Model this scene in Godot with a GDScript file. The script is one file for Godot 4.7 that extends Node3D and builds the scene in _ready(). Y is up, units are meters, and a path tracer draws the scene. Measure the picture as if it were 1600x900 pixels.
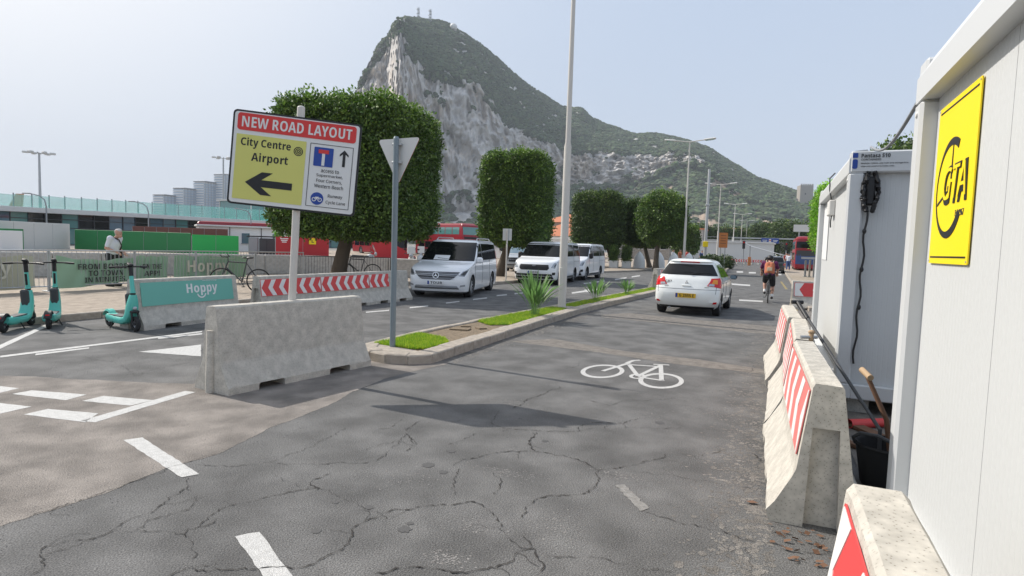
extends Node3D
# A seaside road with works barriers, parked vans and a limestone mountain behind.
# Metres; y up; the road runs along -Z; the photographer stands at the origin.

var M := {}
var taken := {}
const ORD = ["first", "second", "third", "fourth", "fifth", "sixth", "seventh", "eighth", "ninth", "tenth", "eleventh", "twelfth", "thirteenth", "fourteenth"]
var font_bold: SystemFont
var font_plain: SystemFont

# ---------------------------------------------------------------- mesh builder
class MB:
	var v := PackedVector3Array()
	var start := 0

	func begin() -> void:
		start = v.size()

	func tri(a: Vector3, b: Vector3, c: Vector3) -> void:
		v.append(a); v.append(b); v.append(c)

	func quad(a: Vector3, b: Vector3, c: Vector3, d: Vector3) -> void:
		tri(a, b, c); tri(a, c, d)

	func flip_from(i0: int) -> void:
		var i := i0
		while i < v.size():
			var t := v[i + 1]
			v[i + 1] = v[i + 2]
			v[i + 2] = t
			i += 3

	func end_closed() -> void:
		var s := 0.0
		var o := v[start]
		var i := start
		while i < v.size():
			s += (v[i] - o).dot((v[i + 1] - o).cross(v[i + 2] - o))
			i += 3
		if s > 0.0:
			flip_from(start)

	func end_open(dir: Vector3) -> void:
		var s := 0.0
		var i := start
		while i < v.size():
			s += (v[i + 2] - v[i]).cross(v[i + 1] - v[i]).dot(dir)
			i += 3
		if s < 0.0:
			flip_from(start)

	# a convex polygon whose front looks away from ref
	func face(p: Array, ref: Vector3) -> void:
		var n: Vector3 = (p[2] - p[0]).cross(p[1] - p[0])
		var fwd: bool = n.dot(p[0] - ref) > 0.0
		for k in range(1, p.size() - 1):
			if fwd:
				tri(p[0], p[k], p[k + 1])
			else:
				tri(p[0], p[k + 1], p[k])

	func box(c: Vector3, s: Vector3, b := Basis(), bevel := 0.0) -> void:
		var h := s * 0.5
		if bevel <= 0.0:
			for ax in 3:
				for sg in [-1.0, 1.0]:
					var p := []
					for q in [[-1, -1], [1, -1], [1, 1], [-1, 1]]:
						var w := Vector3()
						w[ax] = sg * h[ax]
						w[(ax + 1) % 3] = q[0] * h[(ax + 1) % 3]
						w[(ax + 2) % 3] = q[1] * h[(ax + 2) % 3]
						p.append(c + b * w)
					face(p, c)
			return
		var e := minf(bevel, minf(h.x, minf(h.y, h.z)) * 0.98)
		for ax in 3:
			var a1 := (ax + 1) % 3
			var a2 := (ax + 2) % 3
			for sg in [-1.0, 1.0]:
				var p := []
				for q in [[-1, -1], [1, -1], [1, 1], [-1, 1]]:
					var w := Vector3()
					w[ax] = sg * h[ax]
					w[a1] = q[0] * (h[a1] - e)
					w[a2] = q[1] * (h[a2] - e)
					p.append(c + b * w)
				face(p, c)
			for s1 in [-1.0, 1.0]:
				for s2 in [-1.0, 1.0]:
					var p := []
					for q in [[-1, 0], [1, 0], [1, 1], [-1, 1]]:
						var w := Vector3()
						w[ax] = q[0] * (h[ax] - e)
						w[a1] = s1 * (h[a1] - (e if q[1] == 0 else 0.0))
						w[a2] = s2 * (h[a2] - (0.0 if q[1] == 0 else e))
						p.append(c + b * w)
					face(p, c)
		for sx in [-1.0, 1.0]:
			for sy in [-1.0, 1.0]:
				for sz in [-1.0, 1.0]:
					var s3 := Vector3(sx, sy, sz)
					var p := []
					for ax in 3:
						var w := Vector3()
						for k in 3:
							w[k] = s3[k] * (h[k] if k == ax else h[k] - e)
						p.append(c + b * w)
					face(p, c)

	func tube(path: Array, radii, n := 8, caps := true) -> void:
		begin()
		var rings := []
		var up := Vector3.UP
		var side := Vector3()
		for i in path.size():
			var d: Vector3
			if i == 0:
				d = path[1] - path[0]
			elif i == path.size() - 1:
				d = path[i] - path[i - 1]
			else:
				d = (path[i + 1] - path[i]).normalized() + (path[i] - path[i - 1]).normalized()
			d = d.normalized()
			if i == 0:
				up = Vector3.UP if absf(d.y) < 0.95 else Vector3.RIGHT
				side = d.cross(up).normalized()
			else:
				side = (side - d * side.dot(d)).normalized()
			var oth := d.cross(side)
			var r: float = radii[i] if radii is Array else radii
			var ring := []
			for k in n:
				var a := TAU * k / n
				ring.append(path[i] + (side * cos(a) + oth * sin(a)) * r)
			rings.append(ring)
		for i in rings.size() - 1:
			for k in n:
				quad(rings[i][k], rings[i][(k + 1) % n], rings[i + 1][(k + 1) % n], rings[i + 1][k])
		if caps:
			for k in range(1, n - 1):
				tri(rings[0][0], rings[0][k + 1], rings[0][k])
				var l: Array = rings[-1]
				tri(l[0], l[k], l[k + 1])
		end_closed()

	# loft through rings of equal point count, closed at both ends
	func loft(rings: Array, caps := true) -> void:
		begin()
		for i in rings.size() - 1:
			var n: int = rings[i].size()
			for k in n:
				quad(rings[i][k], rings[i][(k + 1) % n], rings[i + 1][(k + 1) % n], rings[i + 1][k])
		if caps:
			for e in 2:
				var l: Array = rings[0] if e == 0 else rings[-1]
				var c := Vector3()
				for p in l:
					c += p
				c /= l.size()
				for k in l.size():
					if e == 0:
						tri(c, l[(k + 1) % l.size()], l[k])
					else:
						tri(c, l[k], l[(k + 1) % l.size()])
		end_closed()

	# profile of (radius, height) turned round the y axis of t
	func lathe(prof: Array, n: int, t := Transform3D()) -> void:
		begin()
		for i in prof.size() - 1:
			for k in n:
				var a0 := TAU * k / n
				var a1 := TAU * (k + 1) / n
				var p: Vector2 = prof[i]
				var q: Vector2 = prof[i + 1]
				var pa := t * Vector3(p.x * cos(a0), p.y, p.x * sin(a0))
				var pb := t * Vector3(p.x * cos(a1), p.y, p.x * sin(a1))
				var qa := t * Vector3(q.x * cos(a0), q.y, q.x * sin(a0))
				var qb := t * Vector3(q.x * cos(a1), q.y, q.x * sin(a1))
				if q.x > 1e-6:
					tri(pa, qb, qa)
				if p.x > 1e-6:
					tri(pa, pb, qb)
		end_closed()

	# flat polygon (x, y) thickened along z of t
	func extrude(poly: PackedVector2Array, depth: float, t := Transform3D()) -> void:
		begin()
		var idx := Geometry2D.triangulate_polygon(poly)
		for s in 2:
			var z := depth * (0.5 if s == 0 else -0.5)
			for i in range(0, idx.size(), 3):
				var a := poly[idx[i]]
				var b := poly[idx[i + 1]]
				var c := poly[idx[i + 2]]
				if s == 0:
					tri(t * Vector3(a.x, a.y, z), t * Vector3(b.x, b.y, z), t * Vector3(c.x, c.y, z))
				else:
					tri(t * Vector3(a.x, a.y, z), t * Vector3(c.x, c.y, z), t * Vector3(b.x, b.y, z))
		var ccw := not Geometry2D.is_polygon_clockwise(poly)
		# caps wound as the triangulation gives them; sides follow the outline
		var area := 0.0
		if idx.size():
			area = (poly[idx[1]] - poly[idx[0]]).cross(poly[idx[2]] - poly[idx[0]])
		var same := (area > 0.0) == ccw
		for i in poly.size():
			var a := poly[i]
			var b := poly[(i + 1) % poly.size()]
			var a1 := t * Vector3(a.x, a.y, depth * 0.5)
			var b1 := t * Vector3(b.x, b.y, depth * 0.5)
			var a0 := t * Vector3(a.x, a.y, -depth * 0.5)
			var b0 := t * Vector3(b.x, b.y, -depth * 0.5)
			if same:
				quad(a1, a0, b0, b1)
			else:
				quad(a1, b1, b0, a0)
		end_closed()

	func ball(c: Vector3, r: Vector3, n := 12, m := 8, b := Basis()) -> void:
		begin()
		for i in m:
			var t0 := PI * i / m
			var t1 := PI * (i + 1) / m
			for k in n:
				var a0 := TAU * k / n
				var a1 := TAU * (k + 1) / n
				var p00 := c + b * (r * Vector3(sin(t0) * cos(a0), cos(t0), sin(t0) * sin(a0)))
				var p01 := c + b * (r * Vector3(sin(t0) * cos(a1), cos(t0), sin(t0) * sin(a1)))
				var p10 := c + b * (r * Vector3(sin(t1) * cos(a0), cos(t1), sin(t1) * sin(a0)))
				var p11 := c + b * (r * Vector3(sin(t1) * cos(a1), cos(t1), sin(t1) * sin(a1)))
				if i > 0:
					tri(p00, p01, p11)
				if i < m - 1:
					tri(p00, p11, p10)
		end_closed()

	# a patch of a surface f(u, v), bilinear between four (u, v) corners, lifted along the normal and given an edge
	func patch(f: Callable, uv: Array, nu: int, nv: int, off: float, dir: Vector3, rim := 0.01) -> void:
		begin()
		var g := []
		for j in nv + 1:
			var row := []
			for i in nu + 1:
				var a: Vector2 = uv[0].lerp(uv[1], float(i) / nu)
				var b: Vector2 = uv[3].lerp(uv[2], float(i) / nu)
				var q := a.lerp(b, float(j) / nv)
				var p: Vector3 = f.call(q.x, q.y)
				var n: Vector3 = (f.call(q.x + 0.002, q.y) - f.call(q.x - 0.002, q.y)).cross(f.call(q.x, q.y + 0.002) - f.call(q.x, q.y - 0.002)).normalized()
				if n.dot(dir) < 0.0:
					n = -n
				row.append([p + n * off, p - n * rim])
			g.append(row)
		for j in nv:
			for i in nu:
				quad(g[j][i][0], g[j][i + 1][0], g[j + 1][i + 1][0], g[j + 1][i][0])
		end_open(dir)
		var edge := []
		for i in nu: edge.append(g[0][i])
		for j in nv: edge.append(g[j][nu])
		for i in nu: edge.append(g[nv][nu - i])
		for j in nv: edge.append(g[nv - j][0])
		var mid: Vector3 = (g[0][0][1] + g[nv][nu][1]) * 0.5
		for k in edge.size():
			var e0 = edge[k]
			var e1 = edge[(k + 1) % edge.size()]
			face([e0[0], e1[0], e1[1], e0[1]], mid)

	func mesh(angle := 38.0) -> ArrayMesh:
		return MB.smoothed(v, angle)

	static func smoothed(v: PackedVector3Array, angle: float) -> ArrayMesh:
		var n := PackedVector3Array()
		n.resize(v.size())
		var fn := PackedVector3Array()
		fn.resize(v.size() / 3)
		for i in fn.size():
			fn[i] = (v[i * 3 + 2] - v[i * 3]).cross(v[i * 3 + 1] - v[i * 3])
		if angle <= 0.0:
			for i in v.size():
				n[i] = fn[i / 3].normalized()
		else:
			var at := {}
			for i in v.size():
				var key := Vector3i((v[i] * 4000.0).round())
				if at.has(key):
					at[key].append(i / 3)
				else:
					at[key] = [i / 3]
			var c := cos(deg_to_rad(angle))
			var un := PackedVector3Array()
			un.resize(fn.size())
			for i in fn.size():
				un[i] = fn[i].normalized()
			for i in v.size():
				var key := Vector3i((v[i] * 4000.0).round())
				var s := Vector3()
				var f := i / 3
				for k in at[key]:
					if un[k].dot(un[f]) >= c:
						s += fn[k]
				n[i] = s.normalized() if s.length_squared() > 1e-24 else Vector3.UP
		var arr := []
		arr.resize(Mesh.ARRAY_MAX)
		arr[Mesh.ARRAY_VERTEX] = v
		arr[Mesh.ARRAY_NORMAL] = n
		var m := ArrayMesh.new()
		if v.size():
			m.add_surface_from_arrays(Mesh.PRIMITIVE_TRIANGLES, arr)
		return m

# ---------------------------------------------------------------- node helpers
func numbered(called: String) -> String:
	if not taken.has(called):
		taken[called] = 0
		return called
	taken[called] += 1
	return "%s_%03d" % [called, taken[called]]

func tag(o: Node, label: String, category := "", group := "") -> Node:
	o.set_meta("label", label)
	if category: o.set_meta("category", category)
	if group: o.set_meta("group", group)
	return o

func thing(called: String, label: String, category: String, at := Vector3.ZERO, turn := 0.0, group := "") -> Node3D:
	var o := Node3D.new()
	o.name = numbered(called)
	add_child(o)
	o.position = at
	o.rotation.y = turn
	tag(o, label, category, group)
	return o

func part(parent: Node, called: String, what, m: Material, angle := 38.0) -> MeshInstance3D:
	var o := MeshInstance3D.new()
	o.name = called if parent != self else numbered(called)
	o.mesh = what.mesh(angle) if what is MB else what
	if m:
		o.material_override = m
	parent.add_child(o, true)
	return o

func structure(called: String, what, m: Material, label := "") -> MeshInstance3D:
	var o := part(self, called, what, m)
	o.set_meta("kind", "structure")
	if label: o.set_meta("label", label)
	return o

func copy(o: Node3D, label: String, at: Vector3, turn: float) -> Node3D:
	var base := o.name as String
	if base.length() > 4 and base.substr(base.length() - 4, 1) == "_" and base.substr(base.length() - 3).is_valid_int():
		base = base.substr(0, base.length() - 4)
	var c: Node3D = o.duplicate()
	c.name = numbered(base)
	add_child(c)
	c.position = at
	c.rotation.y = turn
	c.set_meta("label", label)
	return c

func multi(parent: Node, called: String, mesh: Mesh, m: Material, xf: Array, cols := []) -> MultiMeshInstance3D:
	var mm := MultiMesh.new()
	mm.transform_format = MultiMesh.TRANSFORM_3D
	mm.use_colors = cols.size() > 0
	mm.mesh = mesh
	mm.instance_count = xf.size()
	for i in xf.size():
		mm.set_instance_transform(i, xf[i])
		if cols.size():
			mm.set_instance_color(i, cols[i])
	var o := MultiMeshInstance3D.new()
	o.name = called if parent != self else numbered(called)
	o.multimesh = mm
	o.material_override = m
	parent.add_child(o, true)
	return o

# raised lettering fitted into a w x h box; local origin at its centre, facing +z of xf
func lettering(parent: Node, called: String, s: String, w: float, h: float, m: Material, xf: Transform3D, bold := true, keep := false) -> MeshInstance3D:
	var t := TextMesh.new()
	t.text = s
	t.font = font_bold if bold else font_plain
	t.font_size = 48
	t.pixel_size = 0.01
	t.curve_step = 1.0
	t.depth = 0.01
	t.line_spacing = 0
	var bb := t.get_aabb()
	var sc := Vector2(w / bb.size.x, h / bb.size.y)
	if keep:
		sc.y = sc.x
	var o := MeshInstance3D.new()
	o.name = called
	o.mesh = t
	o.material_override = m
	var c := bb.position + bb.size * 0.5
	o.transform = xf * Transform3D(Basis().scaled(Vector3(sc.x, sc.y, 0.25)), Vector3(-c.x * sc.x, -c.y * sc.y, 0.0))
	parent.add_child(o, true)
	return o

func csg_cut(base: Mesh, m: Material, cutters: Array, angle := 38.0) -> ArrayMesh:
	var root := CSGMesh3D.new()
	root.mesh = base
	root.material = m
	add_child(root)
	for c in cutters:
		var k := CSGMesh3D.new()
		k.mesh = c[0]
		k.material = c[1]
		k.operation = CSGShape3D.OPERATION_SUBTRACTION
		root.add_child(k)
	root._update_shape()
	var baked: ArrayMesh = root.bake_static_mesh()
	remove_child(root)
	root.free()
	var out := ArrayMesh.new()
	for s in baked.get_surface_count():
		var a := baked.surface_get_arrays(s)
		var vv: PackedVector3Array = a[Mesh.ARRAY_VERTEX]
		if a[Mesh.ARRAY_INDEX] != null:
			var flat := PackedVector3Array()
			for i in a[Mesh.ARRAY_INDEX]:
				flat.append(vv[i])
			vv = flat
		var sm := MB.smoothed(vv, angle)
		out.add_surface_from_arrays(Mesh.PRIMITIVE_TRIANGLES, sm.surface_get_arrays(0))
		out.surface_set_material(s, baked.surface_get_material(s))
	return out

func rounded_rect(w: float, h: float, r: float, n := 5) -> PackedVector2Array:
	var p := PackedVector2Array()
	for q in [[1, 1, 0.0], [-1, 1, PI / 2], [-1, -1, PI], [1, -1, PI * 1.5]]:
		for k in n + 1:
			var a: float = q[2] + PI / 2 * k / n
			p.append(Vector2(q[0] * (w / 2 - r) + cos(a) * r, q[1] * (h / 2 - r) + sin(a) * r))
	return p

func disc(r: float, n := 24) -> PackedVector2Array:
	var p := PackedVector2Array()
	for k in n:
		p.append(Vector2(cos(TAU * k / n), sin(TAU * k / n)) * r)
	return p

func at_xf(x: float, y: float, z: float, b := Basis()) -> Transform3D:
	return Transform3D(b, Vector3(x, y, z))

func plate(parent: Node, called: String, poly: PackedVector2Array, depth: float, m: Material, xf: Transform3D) -> MeshInstance3D:
	var b := MB.new()
	b.extrude(poly, depth, xf)
	return part(parent, called, b, m, 30.0)

func ring_arc(r0: float, r1: float, a0: float, a1: float, n := 16) -> PackedVector2Array:
	var p := PackedVector2Array()
	for k in n + 1:
		var a := lerpf(a0, a1, float(k) / n)
		p.append(Vector2(cos(a), sin(a)) * r1)
	for k in n + 1:
		var a := lerpf(a1, a0, float(k) / n)
		p.append(Vector2(cos(a), sin(a)) * r0)
	return p

func poly(a: Array) -> PackedVector2Array:
	var p := PackedVector2Array()
	for i in range(0, a.size(), 2):
		p.append(Vector2(a[i], a[i + 1]))
	return p

# ---------------------------------------------------------------- materials
func lin(r: float, g: float, b: float) -> Color:
	return Color(r, g, b).linear_to_srgb()

func noise_tex(freq: float, seed_: int, lo: float, hi: float, oct := 4, size := 512, kind := FastNoiseLite.TYPE_SIMPLEX, normal := false, strength := 4.0) -> NoiseTexture2D:
	var n := FastNoiseLite.new()
	n.seed = seed_
	n.noise_type = kind
	n.frequency = freq
	n.fractal_octaves = oct
	var t := NoiseTexture2D.new()
	t.width = size
	t.height = size
	t.seamless = true
	t.noise = n
	if normal:
		t.as_normal_map = true
		t.bump_strength = strength
	else:
		var g := Gradient.new()
		g.set_color(0, Color(lo, lo, lo))
		g.set_color(1, Color(hi, hi, hi))
		t.color_ramp = g
	return t

var T := {}

func mat(called: String, c: Color, rough := 0.8, metal := 0.0) -> StandardMaterial3D:
	var m := StandardMaterial3D.new()
	m.resource_name = called
	m.albedo_color = c
	m.roughness = rough
	m.metallic = metal
	M[called] = m
	return m

# grain (and blotches, and relief) in world space
func grained(called: String, c: Color, rough: float, fine: Texture2D, fine_m: float, coarse: Texture2D = null, coarse_m := 4.0, bump: Texture2D = null, bump_k := 0.5) -> StandardMaterial3D:
	var m := mat(called, c, rough)
	m.albedo_texture = fine
	m.uv1_triplanar = true
	m.uv1_world_triplanar = true
	m.uv1_scale = Vector3.ONE / fine_m
	if coarse:
		m.detail_enabled = true
		m.detail_blend_mode = BaseMaterial3D.BLEND_MODE_MUL
		m.detail_albedo = coarse
		m.detail_uv_layer = BaseMaterial3D.DETAIL_UV_2
		m.uv2_triplanar = true
		m.uv2_world_triplanar = true
		m.uv2_scale = Vector3.ONE / coarse_m
	if bump:
		m.normal_enabled = true
		m.normal_texture = bump
		m.normal_scale = bump_k
	return m

func make_materials() -> void:
	font_bold = SystemFont.new()
	font_bold.font_names = PackedStringArray(["Droid Sans"])
	font_bold.font_weight = 700
	font_plain = SystemFont.new()
	font_plain.font_names = PackedStringArray(["Droid Sans"])
	T.grain = noise_tex(0.13, 3, 0.58, 1.0, 6, 1024)
	T.speck = noise_tex(0.12, 9, 0.84, 1.0, 5)
	T.soft = noise_tex(0.02, 5, 0.90, 1.0, 5)
	T.blotch = noise_tex(0.010, 11, 0.70, 1.0, 7, 1024)
	T.stain = noise_tex(0.016, 21, 0.82, 1.0, 7)
	T.pits = noise_tex(0.032, 31, 0.0, 1.0, 1, 512, FastNoiseLite.TYPE_CELLULAR)
	var pg := Gradient.new()
	pg.offsets = PackedFloat32Array([0.0, .05, .13, 1.0])
	pg.colors = PackedColorArray([Color(.62, .61, .60), Color(.74, .73, .71), Color(.95, .95, .95), Color(1, 1, 1)])
	T.pits.color_ramp = pg
	T.bump = noise_tex(0.25, 13, 0, 1, 3, 512, FastNoiseLite.TYPE_SIMPLEX, true, 6.0)
	T.wave = noise_tex(0.03, 17, 0, 1, 4, 512, FastNoiseLite.TYPE_SIMPLEX, true, 5.0)
	# ground
	grained("asphalt", lin(.275, .270, .262), .92, T.grain, 1.9, T.blotch, 8.3, T.bump, .3)
	grained("asphalt_old", lin(.50, .445, .395), .94, T.grain, 1.7, T.blotch, 6.1, T.bump, .35)
	grained("asphalt_dusty", lin(.40, .37, .335), .94, T.grain, 1.7, T.blotch, 3.1, T.bump, .35)
	grained("asphalt_far", lin(.21, .205, .20), .94, T.speck, .9, T.blotch, 11.0)
	grained("trench", lin(.47, .425, .375), .95, T.grain, .35, T.stain, 1.9, T.bump, 1.0)
	grained("ground", lin(.36, .335, .30), .95, T.speck, 1.6, T.blotch, 23.0)
	grained("pavement", lin(.53, .44, .35), .9, T.speck, .6, T.stain, 2.7, T.bump, .4)
	grained("kerb", lin(.60, .525, .44), .9, T.speck, .3, T.stain, 1.3, T.bump, .6)
	grained("soil", lin(.56, .43, .29), .95, T.grain, .4, T.stain, 1.1, T.bump, 1.2)
	grained("turf", lin(.32, .34, .11), .95, T.grain, .3, T.stain, 1.2, T.bump, 1.2)
	grained("paint", lin(.86, .85, .82), .75, T.grain, 1.3, T.soft, .8, T.bump, .12)
	grained("paint_worn", lin(.52, .50, .47), .85, T.grain, .3, T.stain, .5, T.bump, .6)
	grained("paint_yellow", lin(.52, .40, .16), .8, T.grain, .3, T.stain, .6)
	grained("crack", lin(.055, .050, .046), 1.0, T.grain, .2)
	grained("tar", lin(.13, .127, .125), .8, T.grain, .3)
	grained("chalk", lin(.44, .42, .40), .95, T.grain, .25, T.stain, .6)
	# concrete and walls
	grained("concrete", lin(.655, .615, .54), .9, T.pits, .42, T.stain, 1.4, T.bump, .25)
	grained("concrete_grey", lin(.55, .54, .50), .9, T.pits, .4, T.stain, 1.1, T.bump, .3)
	grained("concrete_pale", lin(.64, .605, .56), .9, T.pits, .45, T.stain, 1.7, T.bump, .25)  # pale cast concrete of the low wall
	grained("stone_wall", lin(.52, .47, .41), .9, T.speck, .8, T.stain, 2.5)
	# painted metal and plastic
	mat("cabin_white", lin(.58, .59, .59), .42)
	mat("cabin_panel", lin(.555, .565, .56), .5)
	M.cabin_panel.normal_enabled = true
	M.cabin_panel.normal_texture = T.wave
	M.cabin_panel.normal_scale = .06
	M.cabin_panel.uv1_triplanar = true
	M.cabin_panel.uv1_world_triplanar = true
	mat("white", lin(.78, .78, .77), .5)
	mat("off_white", lin(.66, .65, .62), .6)
	mat("sign_white", lin(.70, .70, .68), .45)
	mat("sign_yellow", lin(.62, .60, .16), .5)
	mat("sign_red", lin(.62, .035, .030), .45)
	mat("sign_blue", lin(.012, .055, .30), .45)
	mat("gta_yellow", lin(.88, .66, .004), .55)
	mat("black", lin(.012, .012, .013), .5)
	mat("dark", lin(.03, .03, .032), .7)
	mat("rubber", lin(.018, .018, .019), .85)
	mat("charcoal", lin(.055, .057, .060), .7)
	mat("grey_metal", lin(.30, .31, .32), .5, .3)
	mat("pole_blue", lin(.20, .245, .27), .5, .2)
	mat("pole_cream", lin(.60, .57, .52), .6)
	mat("galvanised", lin(.46, .47, .47), .45, .55)
	mat("chrome", lin(.75, .76, .78), .15, 1.0)
	mat("alloy", lin(.50, .51, .53), .32, .8)
	mat("rust_brown", lin(.16, .085, .05), .9)
	mat("wood", lin(.42, .29, .17), .75)
	mat("teal", lin(.10, .50, .42), .35)
	mat("teal_panel", lin(.15, .45, .37), .5)
	mat("teal_dull", lin(.30, .46, .31), .85)
	mat("banner_beige", lin(.45, .45, .34), .85)
	mat("letter_cream", lin(.62, .60, .48), .8)
	mat("letter_dark", lin(.06, .065, .055), .8)
	mat("red_panel", lin(.46, .016, .022), .55)
	mat("bus_red", lin(.27, .014, .024), .3)
	mat("brown_panel", lin(.15, .058, .045), .8)
	mat("green_dark", lin(.020, .20, .060), .6)
	mat("green_light", lin(.020, .42, .085), .6)
	mat("orange", lin(.55, .19, .05), .6)
	mat("terracotta", lin(.47, .17, .085), .85)
	mat("stripe_red", lin(.66, .060, .060), .5)
	mat("stripe_faded", lin(.68, .18, .165), .6)
	mat("stripe_white", lin(.76, .75, .72), .5)
	mat("amber", lin(.75, .28, .03), .2)
	mat("lamp_red", lin(.60, .012, .015), .12)
	mat("plate_yellow", lin(.72, .44, .02), .4)
	mat("skin", lin(.50, .28, .20), .6)
	mat("hair_grey", lin(.50, .48, .46), .85)
	mat("shirt_white", lin(.66, .67, .72), .85)
	mat("cloth_black", lin(.016, .016, .018), .9)
	mat("cloth_purple", lin(.11, .012, .07), .85)
	mat("cloth_orange", lin(.46, .15, .07), .85)
	mat("cloth_blue", lin(.05, .09, .22), .9)
	mat("cloth_red", lin(.42, .05, .04), .9)
	mat("cloth_tan", lin(.42, .33, .22), .9)
	for p in [["car_white", lin(.87, .88, .89)], ["car_pearl", lin(.80, .81, .78)], ["car_black", lin(.02, .021, .024)], ["car_silver", lin(.34, .36, .38)], ["car_mint", lin(.46, .55, .48)]]:
		var m := mat(p[0], p[1], .35)
		m.clearcoat_enabled = true
		m.clearcoat = 1.0
		m.clearcoat_roughness = .04
	var g := mat("tinted_glass", lin(.008, .009, .010), .05)
	g.metallic_specular = .38
	g = mat("blue_glass", lin(.10, .17, .22), .06)
	g.metallic_specular = .8
	g = mat("tower_glass", lin(.40, .48, .56), .3)
	g = mat("teal_glass", lin(.10, .25, .24), .07)
	g.metallic_specular = .8
	g = mat("clear_pane", Color(.55, .85, .80, .34), .06)
	g.transparency = BaseMaterial3D.TRANSPARENCY_ALPHA
	g = mat("headlamp", lin(.42, .44, .46), .08)
	g.metallic = .5
	mat("bark", lin(.17, .135, .10), .95)
	M.bark.albedo_texture = T.speck
	M.bark.uv1_triplanar = true
	M.bark.uv1_world_triplanar = true
	M.bark.uv1_scale = Vector3(3, .8, 3)
	M.bark.normal_enabled = true
	M.bark.normal_texture = T.bump
	for p in [["leaf_dark", .052, .086, .026], ["leaf_mid", .076, .126, .031], ["leaf_bright", .20, .34, .050], ["leaf_blade", .075, .125, .042], ["grass_blade", .32, .42, .080]]:
		var m := mat(p[0], lin(1, 1, 1), .55)
		m.albedo_color = lin(p[1], p[2], p[3])
		m.vertex_color_use_as_albedo = true
		m.backlight_enabled = true
		m.backlight = lin(p[1] * 2.0, p[2] * 2.4, p[3] * 2.0)
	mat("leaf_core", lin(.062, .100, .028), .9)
	var rk := mat("rock", Color.WHITE, .95)
	rk.vertex_color_use_as_albedo = true
	rk.albedo_texture = T.stain
	rk.uv1_triplanar = true
	rk.uv1_world_triplanar = true
	rk.uv1_scale = Vector3(1 / 70.0, 1 / 150.0, 1 / 70.0)
	var sh := mat("scrub", lin(.044, .074, .030), .95)
	sh.vertex_color_use_as_albedo = true

# ---------------------------------------------------------------- plan of the place, metres (x, z)
const WHITE = [
	[-4.76, -3.17, -4.69, -3.28, -3.62, -2.95, -3.68, -2.85],
	[-2.68, -2.41, -2.60, -2.51, -2.05, -2.21, -2.12, -2.12],
	[-6.18, -3.20, -6.20, -3.41, -5.67, -3.54, -5.49, -3.32],
	[-6.22, -3.73, -6.24, -3.95, -5.67, -4.09, -5.67, -3.85],
	[-5.56, -3.32, -5.74, -4.50, -5.60, -4.52, -5.42, -3.36],
	[-7.06, -3.56, -7.06, -3.74, -6.43, -3.90, -6.38, -3.67],
	[-7.79, -3.64, -7.52, -3.68, -7.26, -3.72, -7.21, -3.53, -7.50, -3.45],
	[-7.08, -3.25, -6.78, -3.31, -6.40, -3.38, -6.38, -3.12, -6.65, -3.05],
	[-9.34, -4.58, -9.17, -7.53, -9.05, -7.43, -9.21, -4.52],
	[-9.15, -4.90, -9.08, -5.56, -8.98, -5.50, -9.03, -4.83],
	[-9.09, -6.64, -8.97, -7.37, -8.84, -7.26, -8.98, -6.56],
	[-9.88, -4.70, -11.90, -6.55, -11.76, -6.55, -9.53, -4.53],
	[-8.20, -5.70, -8.02, -6.57, -7.23, -5.92],
	[-6.85, -21.62, -6.77, -23.19, -6.93, -23.49, -6.63, -24.61, -6.42, -23.85, -6.43, -22.05, -6.49, -22.42, -6.64, -21.03],
	[-8.80, -11.72, -8.62, -12.41, -8.49, -12.21, -8.66, -11.54],
	[-8.57, -13.24, -8.46, -13.98, -8.31, -13.73, -8.42, -13.02],
	[-8.48, -14.99, -8.43, -15.70, -8.27, -15.40, -8.32, -14.71],
	[-8.41, -16.55, -8.33, -17.38, -8.16, -17.02, -8.25, -16.22],
	[-8.46, -18.40, -8.37, -19.03, -8.18, -18.61, -8.28, -18.00],
	[-8.33, -19.62, -8.24, -20.18, -8.05, -19.72, -8.14, -19.18],
	[-8.27, -27.98, -8.15, -29.00, -7.89, -28.10, -8.02, -27.13],
	[-8.15, -29.84, -8.10, -31.29, -7.83, -30.25, -7.89, -28.88],
	[-8.06, -33.41, -8.04, -36.22, -7.73, -34.85, -7.78, -32.24],
	[-8.04, -37.70, -8.03, -40.24, -7.70, -38.57, -7.73, -36.23],
	[-2.96, -59.53, -2.44, -60.24, -2.24, -55.68, -2.73, -55.06],
	[-1.88, -58.76, -1.30, -59.34, -1.20, -54.94, -1.74, -54.43],
	[0.43, -57.39, 0.81, -57.26, 0.76, -53.21, 0.41, -53.32],
	[1.27, -56.18, 1.75, -54.88, 1.64, -51.18, 1.19, -52.29],
	[-2.08, -35.27, -1.01, -34.79, -0.96, -33.22, -1.98, -33.64],
	[-1.02, -23.30, -0.22, -23.38, -0.21, -22.66, -0.98, -22.58],
]
const WORN = [
	[-0.93, -4.15, -0.88, -4.20, -0.64, -3.87, -0.69, -3.81],
]
const YELLOW = [
	[0.53, -40.80, 0.64, -40.94, 0.78, -32.17, 0.67, -32.04],
	[0.63, -22.88, 0.73, -22.97, 0.82, -19.54, 0.72, -19.45],
]
const TRENCH = [
	[-4.16, -9.67, -3.60, -10.38, -2.20, -9.83, -0.92, -9.71, -0.04, -9.44, 0.01, -9.06, -0.21, -9.07, -1.24, -9.13, -2.55, -9.46, -3.80, -9.59],
	[-3.91, -14.89, -3.43, -15.83, -1.51, -15.37, 0.34, -15.21, 0.28, -13.95, -0.25, -13.62, -1.65, -14.05, -3.76, -14.38],
]
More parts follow.
